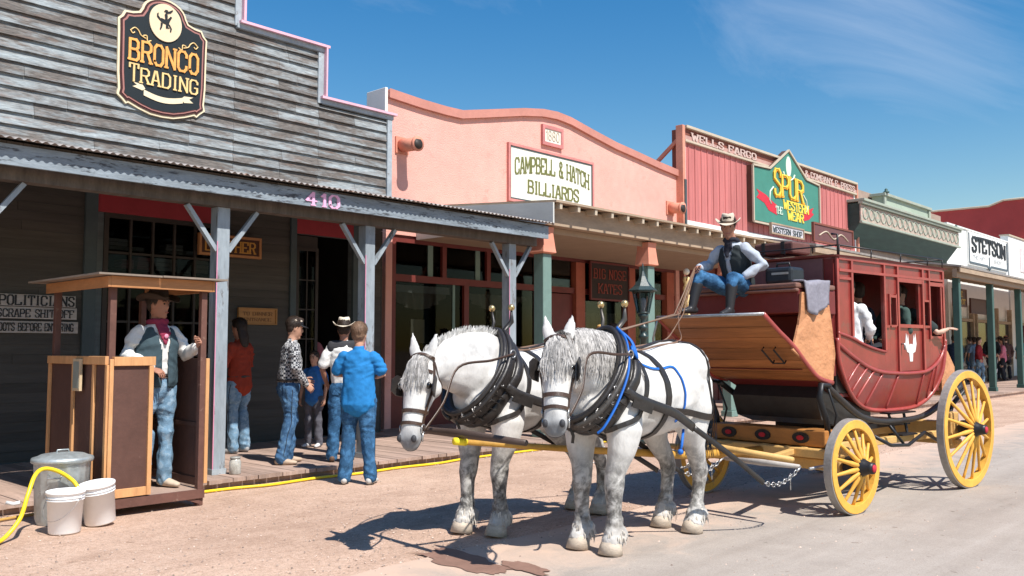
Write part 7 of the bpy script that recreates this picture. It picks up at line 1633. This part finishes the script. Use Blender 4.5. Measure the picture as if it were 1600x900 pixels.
# ================================================================== street lamp
LP = mat('lamp_green_black', (.025, .045, .045), .4, .2, 8, .2, spec=.5)
lp = thing('street_lamp', 'dark green cast iron street lamp with a six sided lantern', 'street lamp', (11.62, 8.0, 0))
f = MB(); f.lathe([(.15, 0), (.15, .06), (.11, .10), (.10, .30), (.075, .36), (.055, .45), (.048, 1.2), (.045, 1.60), (.075, 1.62), (.075, 1.66), (.045, 1.68), (.042, 1.74), (.07, 1.76), (.07, 1.80), (.04, 1.82), (.04, 1.90), (.062, 1.94), (.085, 1.98), (.05, 2.0)], 20); f.build('pole', LP, lp)
def hexr(r_, z, n=6): return [(r_*cos(2*pi*i/n+.3), r_*sin(2*pi*i/n+.3), z) for i in range(n)]
f = MB(); b_, t_ = hexr(.095, 2.01), hexr(.165, 2.34)
for i in range(6): f.bar(b_[i], t_[i], .016, .016)
f.tube(b_, .014, 6, closed=True); f.tube(t_, .016, 6, closed=True); f.build('lantern_frame', LP, lp)
f = MB()
for i in range(6): j = (i+1) % 6; f.add([b_[i], b_[j], t_[j], t_[i]], [(0, 1, 2, 3)])
f.build('lantern_glass', M['glass'], lp)
f = MB(); prf = [(.225, 2.345), (.23, 2.36), (.15, 2.42), (.09, 2.50), (.05, 2.58), (.02, 2.66), (.016, 2.74), (.0, 2.80)]
vs = []
for r_, z in prf: vs += hexr(r_, z)
f.add(vs, [(i*6+j, i*6+(j+1) % 6, (i+1)*6+(j+1) % 6, (i+1)*6+j) for i in range(len(prf)-1) for j in range(6)]+[(5, 4, 3, 2, 1, 0)]); f.build('lantern_cap', LP, lp)
f = MB(); f.lathe([(.0, 2.0), (.03, 2.01), (.03, 2.08), (.045, 2.12), (.05, 2.18), (.035, 2.24), (.0, 2.25)], 14); f.build('bulb', plain('milky_bulb', (.8, .8, .82), .3), lp)
# twisted gilt post in front of the shopfront
tw = thing('twisted_post', 'slim twisted cream and gold post behind the driver', 'ornament', (14.98, 9.3, .1)); f = MB()
for k in range(2): f.tube([(.04*cos(2*pi*i/12+pi*k), .04*sin(2*pi*i/12+pi*k), .3+i*.029) for i in range(85)], .032, 7)
f.build('twist', mat('gilt_cream', (.62, .46, .22), .5, .4, 10), tw); f = MB(); f.ball((0, 0, 2.84), .065, 8); f.build('knob', plain('cream_knob', (.75, .68, .55)), tw); f = MB(); f.lathe([(.12, 0), (.12, .05), (.06, .1), (.05, .3)], 16); f.build('foot', HLEA, tw)
